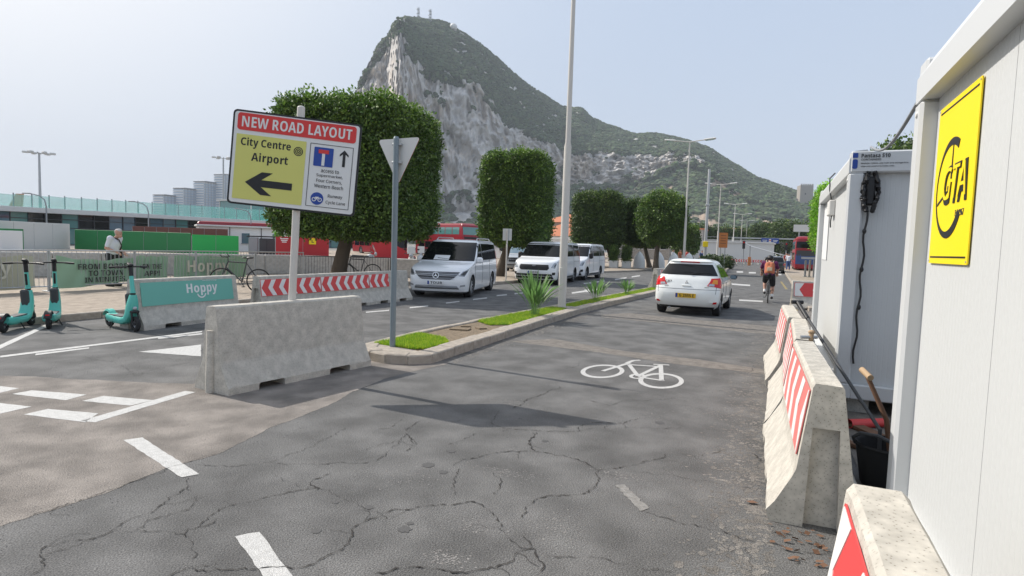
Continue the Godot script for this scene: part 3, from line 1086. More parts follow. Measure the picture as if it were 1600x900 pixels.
# ---------------------------------------------------------------- the mountain
func build_rock() -> void:
	var nz := FastNoiseLite.new()
	nz.seed = 5
	nz.frequency = .011
	nz.fractal_octaves = 5
	var rg := FastNoiseLite.new()
	rg.seed = 8
	rg.frequency = .020
	rg.fractal_type = FastNoiseLite.FRACTAL_RIDGED
	rg.fractal_octaves = 4
	var sub := 15
	var cols := (ROCK.size() - 1) * sub + 1
	var seg := [34, 84, 54, 8]
	var rows := 1
	for s in seg: rows += s
	var ctl := []
	for r in ROCK:
		var a := []
		for k in 4:
			a.append(Vector3(r[k * 3], r[k * 3 + 1], r[k * 3 + 2]))
		var back: Vector3 = a[3] * Vector3(1.22, 1, 1.22)
		back.y = a[3].y * .45
		a.append(back)
		ctl.append(a)
	var P := PackedVector3Array()
	var C := PackedColorArray()
	var veg := PackedFloat32Array()
	for c in cols:
		var i := mini(c / sub, ROCK.size() - 2)
		var f := float(c - i * sub) / sub
		var line := []
		for k in 5:
			line.append(ctl[i][k].cubic_interpolate(ctl[i + 1][k], ctl[maxi(i - 1, 0)][k], ctl[mini(i + 2, ROCK.size() - 1)][k], f))
		var u := i + f
		for z in 4:
			for s in range(0 if z == 0 else 1, seg[z] + 1):
				var t: float = float(s) / seg[z]
				var p: Vector3 = line[z].lerp(line[z + 1], t)
				if z == 0:
					p.y = lerpf(line[0].y, line[1].y, t * t * .55 + t * .45)
				elif z == 2:
					p.y = lerpf(line[2].y, line[3].y, pow(t, .85))
				var out := Vector3(-p.x, 0, -p.z).normalized()
				var hold := 1.0
				if z == 2: hold = clampf((1.0 - t) * 2.6 + .16, 0, 1)
				if z == 3: hold = .3
				if z == 0 and t < .15: hold = t / .15
				var q := p * Vector3(1, .35, 1)
				var n1 := nz.get_noise_3dv(p)
				var n2 := rg.get_noise_3dv(q)
				var cliff := 1.0 if z == 1 else 0.0
				if u < 8.5 and z == 2: cliff = 1.0
				if z == 0: cliff = clampf((t - .8) * 3, 0, 1) * .5
				var n3 := rg.get_noise_3d(p.x * 3.3, p.y * .55 + 40, p.z * 3.3)
				var n4 := nz.get_noise_3d(p.x * 9, p.y * 5, p.z * 9)
				p += out * (n1 * 16.0 + n2 * (20.0 if cliff > .5 else 5.0) + (n3 * 17.0 + n4 * 5.0) * cliff) * hold
				p.y += nz.get_noise_3d(p.x * 3.1, p.y * 3.1, p.z * 3.1) * 5.0 * hold + nz.get_noise_3d(p.x * 5, 77, p.z * 5) * 2.4 * (1.0 if z != 0 else t)
				P.append(p)
				# what grows or shows there
				var e := nz.get_noise_3d(p.x * 1.7 + 300, p.y * 2.6, p.z * 1.7) + .35 * (rg.get_noise_3d(p.x * 2.2, p.y * 2.2 + 90, p.z * 2.2) - .35)
				var g := 1.0
				if z == 1:
					g = 1.0 if e > .50 else 0.0
					if u > 23.5:
						g = 1.0 if e > .33 - (u - 23.5) * .13 else 0.0
					if t > .94 and e > -.05: g = 1.0
					if t < .12 and e > -.12: g = 1.0
				elif z == 2:
					g = 0.0 if e < -.34 else 1.0
					if u < 9.0:
						g = 1.0 if e > .27 + (8.5 - u) * .03 else 0.0
				elif z == 0:
					g = 0.0 if e < -.36 else 1.0
					if u < 17.0 and t > .62: g = 1.0 if e > .22 else 0.0
				var path_v := lerpf(1.75, .55, (u - 25.9) / 2.6)
				if u > 25.9 and u < 28.6 and absf(z + t - path_v) < .045 + .03 * e: g = 0.0
				if z == 0 and u > 21.5 and u < 29.5 and e < -.17: g = 0.0
				veg.append(g)
				var tone := .82 + .36 * nz.get_noise_3d(p.x * 4, p.y * .7, p.z * 4) + .12 * n2
				var lime := Color(.77, .72, .66) * tone
				if nz.get_noise_3d(p.x * .9 + 50, p.y * .5, p.z * .9) > .16: lime = Color(.80, .71, .61) * tone
				if rg.get_noise_3d(p.x * 1.6, p.y * .3 + 10, p.z * 1.6) > .42: lime = Color(.66, .63, .59) * tone
				var bare := Color(.50, .38, .28) * tone
				var green := Color(.050, .070, .030) * (.85 + .5 * e)
				if g > .5:
					C.append(green)
				else:
					C.append(bare if z == 0 and u > 16 else lime)
	var st := PackedInt32Array()
	for c in cols - 1:
		for r in rows - 1:
			var a := c * rows + r
			var b := a + rows
			st.append_array([a, a + 1, b + 1, a, b + 1, b])
	var nrm := PackedVector3Array()
	nrm.resize(P.size())
	for k in range(0, st.size(), 3):
		var n := (P[st[k + 2]] - P[st[k]]).cross(P[st[k + 1]] - P[st[k]])
		for j in 3:
			nrm[st[k + j]] += n
	if nrm[rows * 150 + 80].dot(-P[rows * 150 + 80]) < 0.0:
		for k in range(0, st.size(), 3):
			var x := st[k + 1]
			st[k + 1] = st[k + 2]
			st[k + 2] = x
		for k in nrm.size():
			nrm[k] = -nrm[k]
	for k in nrm.size():
		nrm[k] = nrm[k].normalized()
	var arr := []
	arr.resize(Mesh.ARRAY_MAX)
	arr[Mesh.ARRAY_VERTEX] = P
	arr[Mesh.ARRAY_NORMAL] = nrm
	arr[Mesh.ARRAY_COLOR] = C
	arr[Mesh.ARRAY_INDEX] = st
	var m := ArrayMesh.new()
	m.add_surface_from_arrays(Mesh.PRIMITIVE_TRIANGLES, arr)
	var rock := structure("mountain", m, M.rock, "steep limestone mountain with pale cliffs and dark scrub above the road")
	# scrub and small trees growing on it
	var rng := RandomNumberGenerator.new()
	rng.seed = 77
	var xf := []
	var tint := []
	var lim: int = rows - seg[3]
	for k in 190000:
		var c := rng.randi_range(0, cols - 2)
		var r := rng.randi_range(2, lim - 1)
		var a := c * rows + r
		if veg[a] < .5 or (r < 14 and rng.randf() < .5):
			continue
		var f := rng.randf()
		var g := rng.randf()
		var p := P[a].lerp(P[a + rows], f).lerp(P[a + 1].lerp(P[a + rows + 1], f), g)
		var s := rng.randf_range(1.5, 3.6) * (1.0 + .5 * float(r < 44))
		if r > lim - 5: s *= .6
		xf.append(Transform3D(Basis.from_euler(Vector3(0, rng.randf() * TAU, 0)).scaled(Vector3(s, s * rng.randf_range(.6, 1.0), s)), p + Vector3(0, s * .25, 0)))
		var w := rng.randf_range(.4, 1.7)
		tint.append(Color(w * rng.randf_range(.9, 1.25), w, w * rng.randf_range(.75, 1.05)))
	var b := MB.new()
	b.ball(Vector3.ZERO, Vector3.ONE, 7, 5)
	for k in b.v.size():
		var d := b.v[k]
		b.v[k] = d * (1.0 + .28 * sin(d.x * 5.0 + d.z * 3.0) * cos(d.y * 6.0 + d.x * 2.0))
	var s := multi(self, "scrub", b.mesh(60), M.scrub, xf, tint)
	s.set_meta("kind", "stuff")
	tag(s, "dark green scrub covering the mountain slopes")
	# aerials and a radome along the summit
	for q in [[-620, 405, -968, 26], [-602, 405, -980, 25]]:
		var mast := thing("radio_mast", "lattice radio mast on the summit, %s of the two" % ("left" if q[0] < -610 else "right"), "mast", Vector3(q[0], q[1], q[2]), 0, "aerials on the summit")
		var mb := MB.new()
		for sx in [-1, 1]:
			for sz in [-1, 1]:
				mb = MB.new()
				mb.tube([Vector3(sx * 2.0, 0, sz * 2.0), Vector3(sx * 1.0, q[3], sz * 1.0)], .35, 5)
				part(mast, "leg", mb, M.grey_metal)
		for k in 4:
			mb = MB.new()
			mb.box(Vector3(0, 5 + k * 5.5, 0), Vector3(4.2 - k * .4, .6, 4.2 - k * .4))
			part(mast, "platform", mb, M.grey_metal)
		for k in 3:
			mb = MB.new()
			mb.ball(Vector3(2.0 * (1 if k % 2 else -1), q[3] - 3 - k * 4, 1.6), Vector3(1.5, 1.5, .7), 8, 6)
			part(mast, "dish_aerial", mb, M.off_white)
	var dome := thing("radome", "pale round radome on the ridge right of the masts", "radome", Vector3(-580, 404, -1028))
	var mb2 := MB.new()
	mb2.ball(Vector3(0, 8, 0), Vector3(7, 7, 7), 16, 10)
	part(dome, "dome", mb2, M.off_white)
	mb2 = MB.new()
	mb2.lathe([Vector2(0, 0), Vector2(6, 0), Vector2(6, 4), Vector2(0, 4)], 14)
	part(dome, "plinth", mb2, M.stone_wall)
	var cs := thing("castle_tower", "square stone castle tower on the ridge above the bus", "tower", Vector3(43, 92, -1100), .25)
	mb2 = MB.new()
	mb2.box(Vector3(0, -4, 0), Vector3(20, 54, 18), Basis(), .4)
	part(cs, "keep", mb2, M.stone_wall)
	for k in 6:
		mb2 = MB.new()
		mb2.box(Vector3(-8.4 + k * 3.4, 24, 8.0), Vector3(1.9, 2.2, 1.2))
		part(cs, "merlon", mb2, M.stone_wall)
	mb2 = MB.new()
	mb2.box(Vector3(-2, 9, 9.02), Vector3(1.6, 3.0, .3))
	part(cs, "window", mb2, M.dark)
	mb2 = MB.new()
	mb2.box(Vector3(-28, -18, -2), Vector3(44, 40, 4))
	part(cs, "rampart", mb2, M.stone_wall)

# ---------------------------------------------------------------- concrete barriers
var barrier_mesh := {}

func barrier_shape(kind: String, length: float, h: float) -> ArrayMesh:
	var key := "%s%.2f%.2f" % [kind, length, h]
	if barrier_mesh.has(key):
		return barrier_mesh[key]
	var pr := poly([-.30, 0, -.30, .075, -.285, .10, -.17, .31, -.155, .36, -.088, h - .02, -.07, h, .07, h, .088, h - .02, .155, .36, .17, .31, .285, .10, .30, .075, .30, 0])
	# long thin faces broken up so that they can be a little uneven
	var rng := RandomNumberGenerator.new()
	rng.seed = 100 + int(length * 37)
	var rings := []
	var n := 20
	for k in n + 1:
		var z := lerpf(-length / 2, length / 2, float(k) / n)
		var ring := []
		for p in pr:
			var j := (.0014 if p.y > .11 else .004) if k > 0 and k < n else (.006 if p.y > .11 else .012)
			ring.append(Vector3(p.x + rng.randf_range(-j, j), maxf(0.0, p.y + (rng.randf_range(-j, j) if p.y > .02 else 0.0)), z))
		rings.append(ring)
	var b := MB.new()
	b.loft(rings)
	var cut := []
	for z in [-.48, .48]:
		var c := MB.new()
		c.box(Vector3(0, 0, z * length / 2.0), Vector3(.9, .155, .34), Basis(), .02)
		cut.append([c.mesh(0), null])
	if kind == "groove":
		var c := MB.new()
		c.extrude(poly([-.10, -.1, .10, -.1, .075, h * .70, -.075, h * .70]), .12, at_xf(0, 0, length / 2))
		cut.append([c.mesh(0), null])
		c = MB.new()
		c.extrude(poly([-.10, -.1, .10, -.1, .075, h * .70, -.075, h * .70]), .12, at_xf(0, 0, -length / 2))
		cut.append([c.mesh(0), null])
	var m := csg_cut(b.mesh(0), null, cut, 24.0)
	barrier_mesh[key] = m
	return m

func barrier(label: String, at: Vector3, turn: float, m: Material, kind := "groove", length := 2.0, h := .9, group := "concrete barriers along the roadworks") -> Node3D:
	var t := thing("concrete_barrier", label, "barrier", at, turn, group)
	part(t, "barrier_body", barrier_shape(kind, length, h), m)
	if kind == "key":
		var b := MB.new()
		b.tube([Vector3(0, 0, length / 2 + .005), Vector3(0, h * .72, length / 2 - .012)], .055, 12)
		part(t, "joint_key", b, m)
	return t

# frame on the upper slanted face of a barrier: x along it, y up the face, z outwards
func barrier_face(side: float, h: float, lift := .006) -> Transform3D:
	var lo := Vector2(.157, .36)
	var hi := Vector2(.088, h - .02)
	var u := (hi - lo).normalized()
	var up := Vector3(u.x * side, u.y, 0)
	var nr := Vector3(u.y * side, -u.x, 0)
	var mid := (lo + hi) * .5
	return Transform3D(Basis(up.cross(nr), up, nr), Vector3(mid.x * side, mid.y, 0) + nr * lift)

func chevrons(t: Node3D, f: Transform3D, w: float, h: float, pitch: float, red: Material, white: Material, face_left := true) -> void:
	var p := plate(t, "chevron_panel", rounded_rect(w, h, .01, 2), .006, red, f)
	var n := int(w / pitch) + 2
	var sgn := -1.0 if face_left else 1.0
	var half := poly([-w / 2 + .012, -h / 2 + .008, w / 2 - .012, -h / 2 + .008, w / 2 - .012, h / 2 - .008, -w / 2 + .012, h / 2 - .008])
	for k in n:
		var x := -w / 2 + pitch * (k + .05)
		var th := pitch * .40
		var q := poly([x + sgn * h * .32, 0, x, h / 2, x + th, h / 2, x + th + sgn * h * .32, 0, x + th, -h / 2, x, -h / 2])
		for piece in Geometry2D.intersect_polygons(q, half):
			plate(p, "chevron", piece, .004, white, f * at_xf(0, 0, .004))

func build_barriers() -> void:
	# alone, carrying the direction sign
	var t := barrier("bare concrete barrier carrying the new road layout sign post", Vector3(-5.335, 0, -5.65), atan2(-.29, 2.1), M.concrete, "key", 2.1, .93)
	# right side, along the white cabins
	var z := -1.42
	var names := ["nearest red and white concrete barrier against the white cabin wall", "second concrete barrier on the right, its grooved grey end facing the camera", "third concrete barrier on the right with faded red and white stripes", "farthest of the row of barriers beside the second cabin"]
	var zs := [-1.33, -5.06, -7.16, -9.24]
	var xs := [.375, .34, .335, .29]
	for k in 4:
		t = barrier(names[k], Vector3(xs[k], 0, zs[k]), [.0, .022, -.014, .02][k], M.concrete, "groove", 2.0, .9)
		var f := barrier_face(-1.0, .9)
		chevrons(t, f * at_xf(0, .02, 0), 1.9, .42, .46, M.stripe_red if k == 0 else M.stripe_faded, M.stripe_white)
	# wing nut clamp on the joint
	var c := thing("lifting_clamp", "small steel clamp on the joint of the right-hand barriers", "clamp", Vector3(.35, .9, -6.12))
	var b := MB.new()
	b.tube([Vector3(-.07, .03, .03), Vector3(.07, .035, -.02)], .016, 8)
	part(c, "bar", b, M.galvanised)
	b = MB.new()
	b.tube([Vector3(.02, 0, 0), Vector3(.02, .075, 0)], .02, 8)
	b.ball(Vector3(.02, .08, 0), Vector3(.03, .02, .025), 8, 6)
	part(c, "bolt", b, M.wood)
	# teal advertising barrier by the scooters
	t = barrier("concrete barrier with a teal advertising panel beside the scooters", Vector3(-10.30, 0, -8.12), .05, M.concrete, "groove", 2.25, .88)
	var f2 := barrier_face(1.0, .88)
	plate(t, "teal_panel", rounded_rect(2.05, .42, .01, 2), .006, M.teal_panel, f2 * at_xf(-.02, 0, 0))
	hoppy(t, f2 * at_xf(.25, .03, .006), 1.0, M.white)
	# chevron barriers
	for k in 3:
		t = barrier(["first chevron barrier, behind the white sign post", "middle chevron barrier of the row left of the road", "last chevron barrier of the row, its end beside the parked van"][k], Vector3(-10.02 + .03 * k, 0, -10.48 - k * 1.83), -.03, M.concrete, "groove", 1.81, .86)
		if k < 2 or true:
			chevrons(t, barrier_face(1.0, .86) * at_xf(0 if k < 2 else -.46, .01, 0), 1.79 if k < 2 else .85, .36, .30, M.stripe_red, M.stripe_white)
	# across the closed lane at the right, and at the end of the median
	t = barrier("barrier with large red chevrons set across the right edge beyond the cabins", Vector3(1.62, 0, -20.9), PI / 2 + .1, M.concrete, "groove", 2.0, .88)
	chevrons(t, barrier_face(-1.0, .88) * at_xf(0, 0, 0), 1.9, .42, .62, M.stripe_red, M.stripe_white)
	t = barrier("striped barrier end on the median beside the white hatchback", Vector3(-4.1, .12, -26.1), -.30, M.concrete, "groove", 2.0, .82)
	chevrons(t, barrier_face(1.0, .82), 1.6, .36, .30, M.stripe_faded, M.stripe_white)
	for k in 9:
		t = barrier("red and white barrier closing the far road, %s from the left" % ORD[k], Vector3(-5.2 + k * 1.0, 0, -96 - .2 * k), PI / 2, M.concrete, "groove", .98, .8, "barriers across the far end of the road")
		chevrons(t, barrier_face(-1.0, .8), .9, .4, .3, M.stripe_red, M.stripe_white)

func hoppy(t: Node3D, f: Transform3D, k: float, m: Material) -> void:
	lettering(t, "lettering", "Hoppy", .72 * k, .235 * k, m, f * at_xf(0, 0, 0))
	plate(t, "smile", ring_arc(.085 * k, .110 * k, PI * 1.08, PI * 1.92, 12), .004, m, f * at_xf(-.03 * k, -.06 * k, .001))
	lettering(t, "lettering", "move around the Europe", .34 * k, .028 * k, m, f * at_xf(.19 * k, .165 * k, 0), false)

# ---------------------------------------------------------------- signs
func build_signs() -> void:
	# direction board on its leaning post, standing on the barrier
	var s := thing("road_sign", "large new road layout direction sign on a leaning cream post", "sign", Vector3(-5.378, .925, -5.69))
	var b := MB.new()
	b.tube([Vector3(0, 0, 0), Vector3(.082, 2.33, -.042)], .045, 14)
	part(s, "post", b, M.pole_cream)
	b = MB.new()
	b.ball(Vector3(.082, 2.33, -.042), Vector3(.045, .02, .045), 12, 6)
	part(s, "post_cap", b, M.pole_cream)
	var cen := Vector3(-5.342, 2.578, -5.707) - Vector3(-5.378, .925, -5.69)
	var nr := Vector3(sin(deg_to_rad(30)), 0, cos(deg_to_rad(30)))
	var bs := Basis(nr.rotated(Vector3.UP, PI / 2), Vector3.UP, nr).rotated(nr, deg_to_rad(-4.3))
	var f := Transform3D(bs, cen + nr * .055)
	var W := 1.485
	var H := 1.11
	plate(s, "black_frame", rounded_rect(W, H, .05), .026, M.black, f)
	plate(s, "backing_bracket", rounded_rect(.9, .05, .01, 2), .03, M.galvanised, f * at_xf(0, .3, -.03))
	plate(s, "backing_bracket", rounded_rect(.9, .05, .01, 2), .03, M.galvanised, f * at_xf(0, -.3, -.03))
	var fw := plate(s, "white_face", rounded_rect(W - .045, H - .045, .035), .008, M.sign_white, f * at_xf(0, 0, .014))
	fw.set_meta("label", "white board face")
	var z := .021
	plate(s, "red_header", rounded_rect(1.37, .2, .035), .005, M.sign_red, f * at_xf(0, .42, z))
	lettering(s, "lettering", "NEW ROAD LAYOUT", 1.27, .122, M.sign_white, f * at_xf(0, .42, z + .0035))
	plate(s, "yellow_panel", rounded_rect(.80, .76, .004, 1), .005, M.sign_yellow, f * at_xf(-.285, -.108, z))
	lettering(s, "lettering", "City Centre", .57, .125, M.black, f * at_xf(-.345, .175, z + .0035))
	for r in [.018, .036, .054]:
		plate(s, "ring_symbol", ring_arc(maxf(r - .01, .0005), r, 0, TAU - .001, 24), .003, M.black, f * at_xf(.03, .145, z + .0035))
	lettering(s, "lettering", "Airport", .42, .135, M.black, f * at_xf(-.29, .005, z + .0035))
	var ar := poly([-.27, 0, -.085, .135, .04, .135, -.085, .042, .27, .042, .27, -.042, -.085, -.042, .04, -.135, -.085, -.135])
	plate(s, "arrow", ar, .004, M.black, f * at_xf(-.28, -.285, z + .0035))
	# right panel with a thin black outline
	var px := .415
	var pw := .50
	var ph := .745
	for q in [[0, ph / 2, pw, .006], [0, -ph / 2, pw, .006], [-pw / 2, 0, .006, ph], [pw / 2, 0, .006, ph]]:
		plate(s, "outline", rounded_rect(q[2], q[3], .001, 1), .004, M.black, f * at_xf(px + q[0], -.108 + q[1], z - .001 + .0003 * absf(q[0])))
	plate(s, "no_through_symbol", rounded_rect(.225, .225, .008, 2), .005, M.sign_blue, f * at_xf(.325, .115, z))
	plate(s, "symbol_stem", rounded_rect(.034, .145, .002, 1), .004, M.sign_white, f * at_xf(.325, .085, z + .0035))
	plate(s, "symbol_bar", rounded_rect(.12, .045, .002, 1), .004, M.sign_red, f * at_xf(.325, .178, z + .0045))
	plate(s, "arrow", poly([0, .10, .052, .045, .052, .022, .016, .05, .016, -.10, -.016, -.10, -.016, .05, -.052, .022, -.052, .045]), .004, M.black, f * at_xf(.565, .125, z))
	var rows := ["access to", "Supermarket,", "Four Corners,", "Western Beach"]
	var ws := [.21, .31, .30, .34]
	for k in 4:
		lettering(s, "lettering", rows[k], ws[k], .044, M.black, f * at_xf(.415, -.045 - k * .062, z), false)
	plate(s, "cycle_disc", disc(.075, 28), .005, M.sign_blue, f * at_xf(.29, -.385, z))
	for q in [-.034, .034]:
		plate(s, "cycle_wheel", ring_arc(.017, .025, 0, TAU - .001, 18), .003, M.sign_white, f * at_xf(.29 + q, -.397, z + .0035))
	plate(s, "cycle_frame", poly([-.034, -.012, -.02, .02, .018, .022, .034, -.012, .028, -.012, .015, .012, 0, -.012, -.006, -.012, -.017, .012, -.028, -.012]), .003, M.sign_white, f * at_xf(.29, -.385, z + .0038))
	lettering(s, "lettering", "Runway", .17, .05, M.black, f * at_xf(.50, -.345, z), false)
	lettering(s, "lettering", "Cycle Lane", .23, .05, M.black, f * at_xf(.51, -.42, z), false)
	# give way sign seen from behind
	var g := thing("give_way_sign", "triangular road sign seen from behind on a blue grey pole", "sign", Vector3(-5.12, .11, -7.47))
	b = MB.new()
	b.tube([Vector3(0, 0, 0), Vector3(0, 3.07, 0)], .043, 16)
	part(g, "pole", b, M.pole_blue)
	b = MB.new()
	b.lathe([Vector2(0, 3.07), Vector2(.043, 3.07), Vector2(.03, 3.10), Vector2(0, 3.105)], 14)
	part(g, "cap", b, M.pole_blue)
	var tri := PackedVector2Array()
	for k in 3:
		var c := Vector2.from_angle(-PI / 2 + TAU * k / 3.0) * .385
		for j in 5:
			tri.append(c + Vector2.from_angle(-PI / 2 + TAU * k / 3.0 + lerpf(-PI / 3, PI / 3, j / 4.0)) * .03)
	var gt := Transform3D(Basis(Vector3.UP, deg_to_rad(-5)), Vector3(0, 2.86, -.065))
	plate(g, "triangle_plate", tri, .006, M.off_white, gt)
	plate(g, "front_face", tri, .003, M.sign_red, gt * at_xf(0, 0, -.006))
	for y in [.13, -.13]:
		b = MB.new()
		b.box(Vector3(0, 2.86 + y, -.03), Vector3(.16, .035, .06), Basis(Vector3.UP, deg_to_rad(-5)), .006)
		part(g, "clip", b, M.galvanised)
	# bus stop sign seen from behind
	g = thing("stop_sign_post", "small rectangular sign seen from behind on a post near the vans", "sign", Vector3(-10.8, .118, -24.4), .35)
	b = MB.new()
	b.tube([Vector3(0, 0, 0), Vector3(0, 2.25, 0)], .035, 10)
	part(g, "post", b, M.pole_cream)
	plate(g, "sign_plate", rounded_rect(.40, .52, .03), .012, M.off_white, at_xf(0, 2.05, -.05))
	plate(g, "channel", rounded_rect(.05, .5, .01, 2), .02, M.galvanised, at_xf(.06, 2.05, -.035))
	# orange works panel and overhead blue sign
	g = thing("works_sign", "orange works panel on two posts in the far median", "sign", Vector3(-4.45, .12, -61.8), .1)
	for x in [-.2, .2]:
		b = MB.new()
		b.tube([Vector3(x, 0, 0), Vector3(x, 2.1, 0)], .045, 8)
		part(g, "post", b, M.grey_metal)
	plate(g, "panel", rounded_rect(.80, 1.45, .05), .03, M.orange, at_xf(0, 2.75, .06))
	for k in 4:
		plate(g, "text_line", rounded_rect(.5, .05, .01, 2), .006, M.rust_brown, at_xf(0, 3.2 - k * .25, .078))
	g = thing("overhead_sign", "blue direction sign on a gantry over the far road", "sign", Vector3(-.6, 0, -130))
	for x in [-7.0, 6.5]:
		b = MB.new()
		b.tube([Vector3(x, 0, 0), Vector3(x, 4.9, 0)], .12, 10)
		part(g, "upright", b, M.galvanised)
	b = MB.new()
	b.box(Vector3(-.2, 4.75, 0), Vector3(13.5, .25, .25))
	part(g, "beam", b, M.galvanised)
	plate(g, "blue_panel", rounded_rect(3.2, 1.0, .05), .05, M.sign_blue, at_xf(0, 4.3, .2))
	plate(g, "white_square", rounded_rect(.42, .7, .02, 2), .02, M.sign_white, at_xf(0, 4.3, .235))
	plate(g, "red_mark", rounded_rect(.25, .25, .02, 2), .02, M.sign_red, at_xf(0, 4.35, .25))
	for x in [-.95, .95]:
		plate(g, "text_line", rounded_rect(.9, .12, .01, 2), .02, M.sign_white, at_xf(x, 4.4, .235))
		plate(g, "text_line", rounded_rect(.7, .12, .01, 2), .02, M.sign_white, at_xf(x, 4.15, .235))

# ---------------------------------------------------------------- lamp posts and masts
func lamp_post(label: String, at: Vector3) -> Node3D:
	var t := thing("street_lamp", label, "street lamp", at, 0, "twin-headed lamp posts on the median")
	var b := MB.new()
	b.tube([Vector3(0, 0, 0), Vector3(0, 1.0, 0), Vector3(0, 4.1, 0), Vector3(0, 4.22, 0), Vector3(0, 9.8, 0)], [.105, .105, .092, .066, .048], 16)
	part(t, "column", b, M.pole_cream)
	b = MB.new()
	b.box(Vector3(.0, .75, .10), Vector3(.11, .55, .02), Basis(), .008)
	part(t, "access_door", b, M.pole_cream)
	b = MB.new()
	b.tube([Vector3(-1.1, 9.93, 0), Vector3(0, 9.8, 0), Vector3(1.1, 9.93, 0)], .04, 8)
	part(t, "bracket", b, M.pole_cream)
	for s in [-1, 1]:
		b = MB.new()
		b.box(Vector3(s * 1.45, 9.97, 0), Vector3(.85, .13, .30), Basis(Vector3.BACK, s * .1), .05)
		var hd := part(t, "lantern", b, M.off_white)
		b = MB.new()
		b.box(Vector3(s * 1.45, 9.895, 0), Vector3(.6, .05, .22), Basis(Vector3.BACK, s * .1), .02)
		part(hd, "lens", b, M.clear_pane)
	return t

func build_lamps() -> void:
	lamp_post("tall cream lamp post standing in the near median", Vector3(-4.94, .14, -14.8))
	var zs := [-47.5, -78.0, -110.0, -138.0, -166.0]
	for k in 5:
		lamp_post(["twin lamp post just beyond the white hatchback roof", "second far lamp post, left of the orange panel", "third far lamp post down the median", "fourth far lamp post down the median", "last and smallest lamp post in the row"][k], Vector3(-6.2 - .05 * k, .12, zs[k]))
	var t := thing("camera_mast", "slim grey mast with a yellow box beside the far lamps", "mast", Vector3(-6.3, .12, -64))
	var b := MB.new()
	b.tube([Vector3.ZERO, Vector3(0, 6.3, 0), Vector3(0, 9.9, 0)], [.16, .14, .12], 12)
	part(t, "column", b, M.galvanised)
	b = MB.new()
	b.box(Vector3(0, 6.3, 0), Vector3(.4, .2, .4), Basis(), .03)
	part(t, "collar", b, M.galvanised)
	b = MB.new()
	b.box(Vector3(.02, 2.35, .15), Vector3(.5, .55, .2), Basis(), .02)
	part(t, "warning_box", b, M.gta_yellow)
	# floodlight masts over the airfield
	for q in [[-149.2, -81.5, 18.6, "left"], [-143.3, -124.8, 23.6, "right"]]:
		t = thing("floodlight_mast", "tall floodlight mast above the terminal, the %s one" % q[3], "mast", Vector3(q[0], 0, q[1]), .9, "floodlight masts at the airfield")
		b = MB.new()
		b.tube([Vector3.ZERO, Vector3(0, q[2], 0)], [.34, .2], 10)
		part(t, "column", b, M.galvanised)
		b = MB.new()
		b.box(Vector3(0, q[2], 0), Vector3(5.2, .16, .16))
		b.box(Vector3(0, q[2] + .04, 0), Vector3(.16, .16, 4.0))
		part(t, "crossarm", b, M.galvanised)
		for k in 6:
			b = MB.new()
			var a := TAU * k / 6.0
			b.box(Vector3(cos(a) * 2.4, q[2] + .1, sin(a) * 1.9), Vector3(1.1, .45, .7), Basis(Vector3.UP, -a), .08)
			part(t, "floodlight", b, M.off_white)
	# curved street lamps before the terminal
	for q in [[-70, -38.8, 1], [-69.1, -49.4, 1], [-66, -62, 1]]:
		t = thing("curved_lamp", "thin curved lamp post before the glass terminal, %s" % ("leftmost" if q[1] > -45 else ("middle" if q[1] > -55 else "rightmost")), "street lamp", Vector3(q[0], 0, q[1]), .6, "curved lamp posts before the terminal")
		b = MB.new()
		var pts := [Vector3.ZERO, Vector3(0, 4.2, 0), Vector3(-.15, 4.9, 0), Vector3(-.6, 5.3, 0), Vector3(-1.5, 5.5, 0)]
		b.tube(pts, [.09, .07, .06, .055, .05], 8)
		part(t, "column", b, M.grey_metal)
		b = MB.new()
		b.box(Vector3(-1.8, 5.5, 0), Vector3(.75, .12, .25), Basis(), .04)
		part(t, "lantern", b, M.grey_metal)

# ---------------------------------------------------------------- white site cabins
func ribbed_panel(len_: float, h: float) -> MB:
	# face looks along -x; runs along z; shallow grooves
	var prof := PackedVector2Array()
	var pitch := .048
	var n := int(len_ / pitch)
	var b := MB.new()
	var pts := [Vector2(0, 0)]
	for k in range(1, n):
		var z := k * len_ / n
		pts.append(Vector2(0, z - .006))
		pts.append(Vector2(.0012, z - .003))
		pts.append(Vector2(.0012, z + .003))
		pts.append(Vector2(0, z + .006))
	pts.append(Vector2(0, len_))
	b.begin()
	for k in pts.size() - 1:
		b.quad(Vector3(pts[k].x, 0, pts[k].y), Vector3(pts[k + 1].x, 0, pts[k + 1].y), Vector3(pts[k + 1].x, h, pts[k + 1].y), Vector3(pts[k].x, h, pts[k].y))
	b.end_open(Vector3.LEFT)
	b.face([Vector3(0, 0, 0), Vector3(0, h, 0), Vector3(.04, h, 0), Vector3(.04, 0, 0)], Vector3(.02, h / 2, .1))
	b.face([Vector3(0, 0, len_), Vector3(0, h, len_), Vector3(.04, h, len_), Vector3(.04, 0, len_)], Vector3(.02, h / 2, len_ - .1))
	b.face([Vector3(.04, 0, 0), Vector3(.04, h, 0), Vector3(.04, h, len_), Vector3(.04, 0, len_)], Vector3(0, h / 2, len_ / 2))
	return b

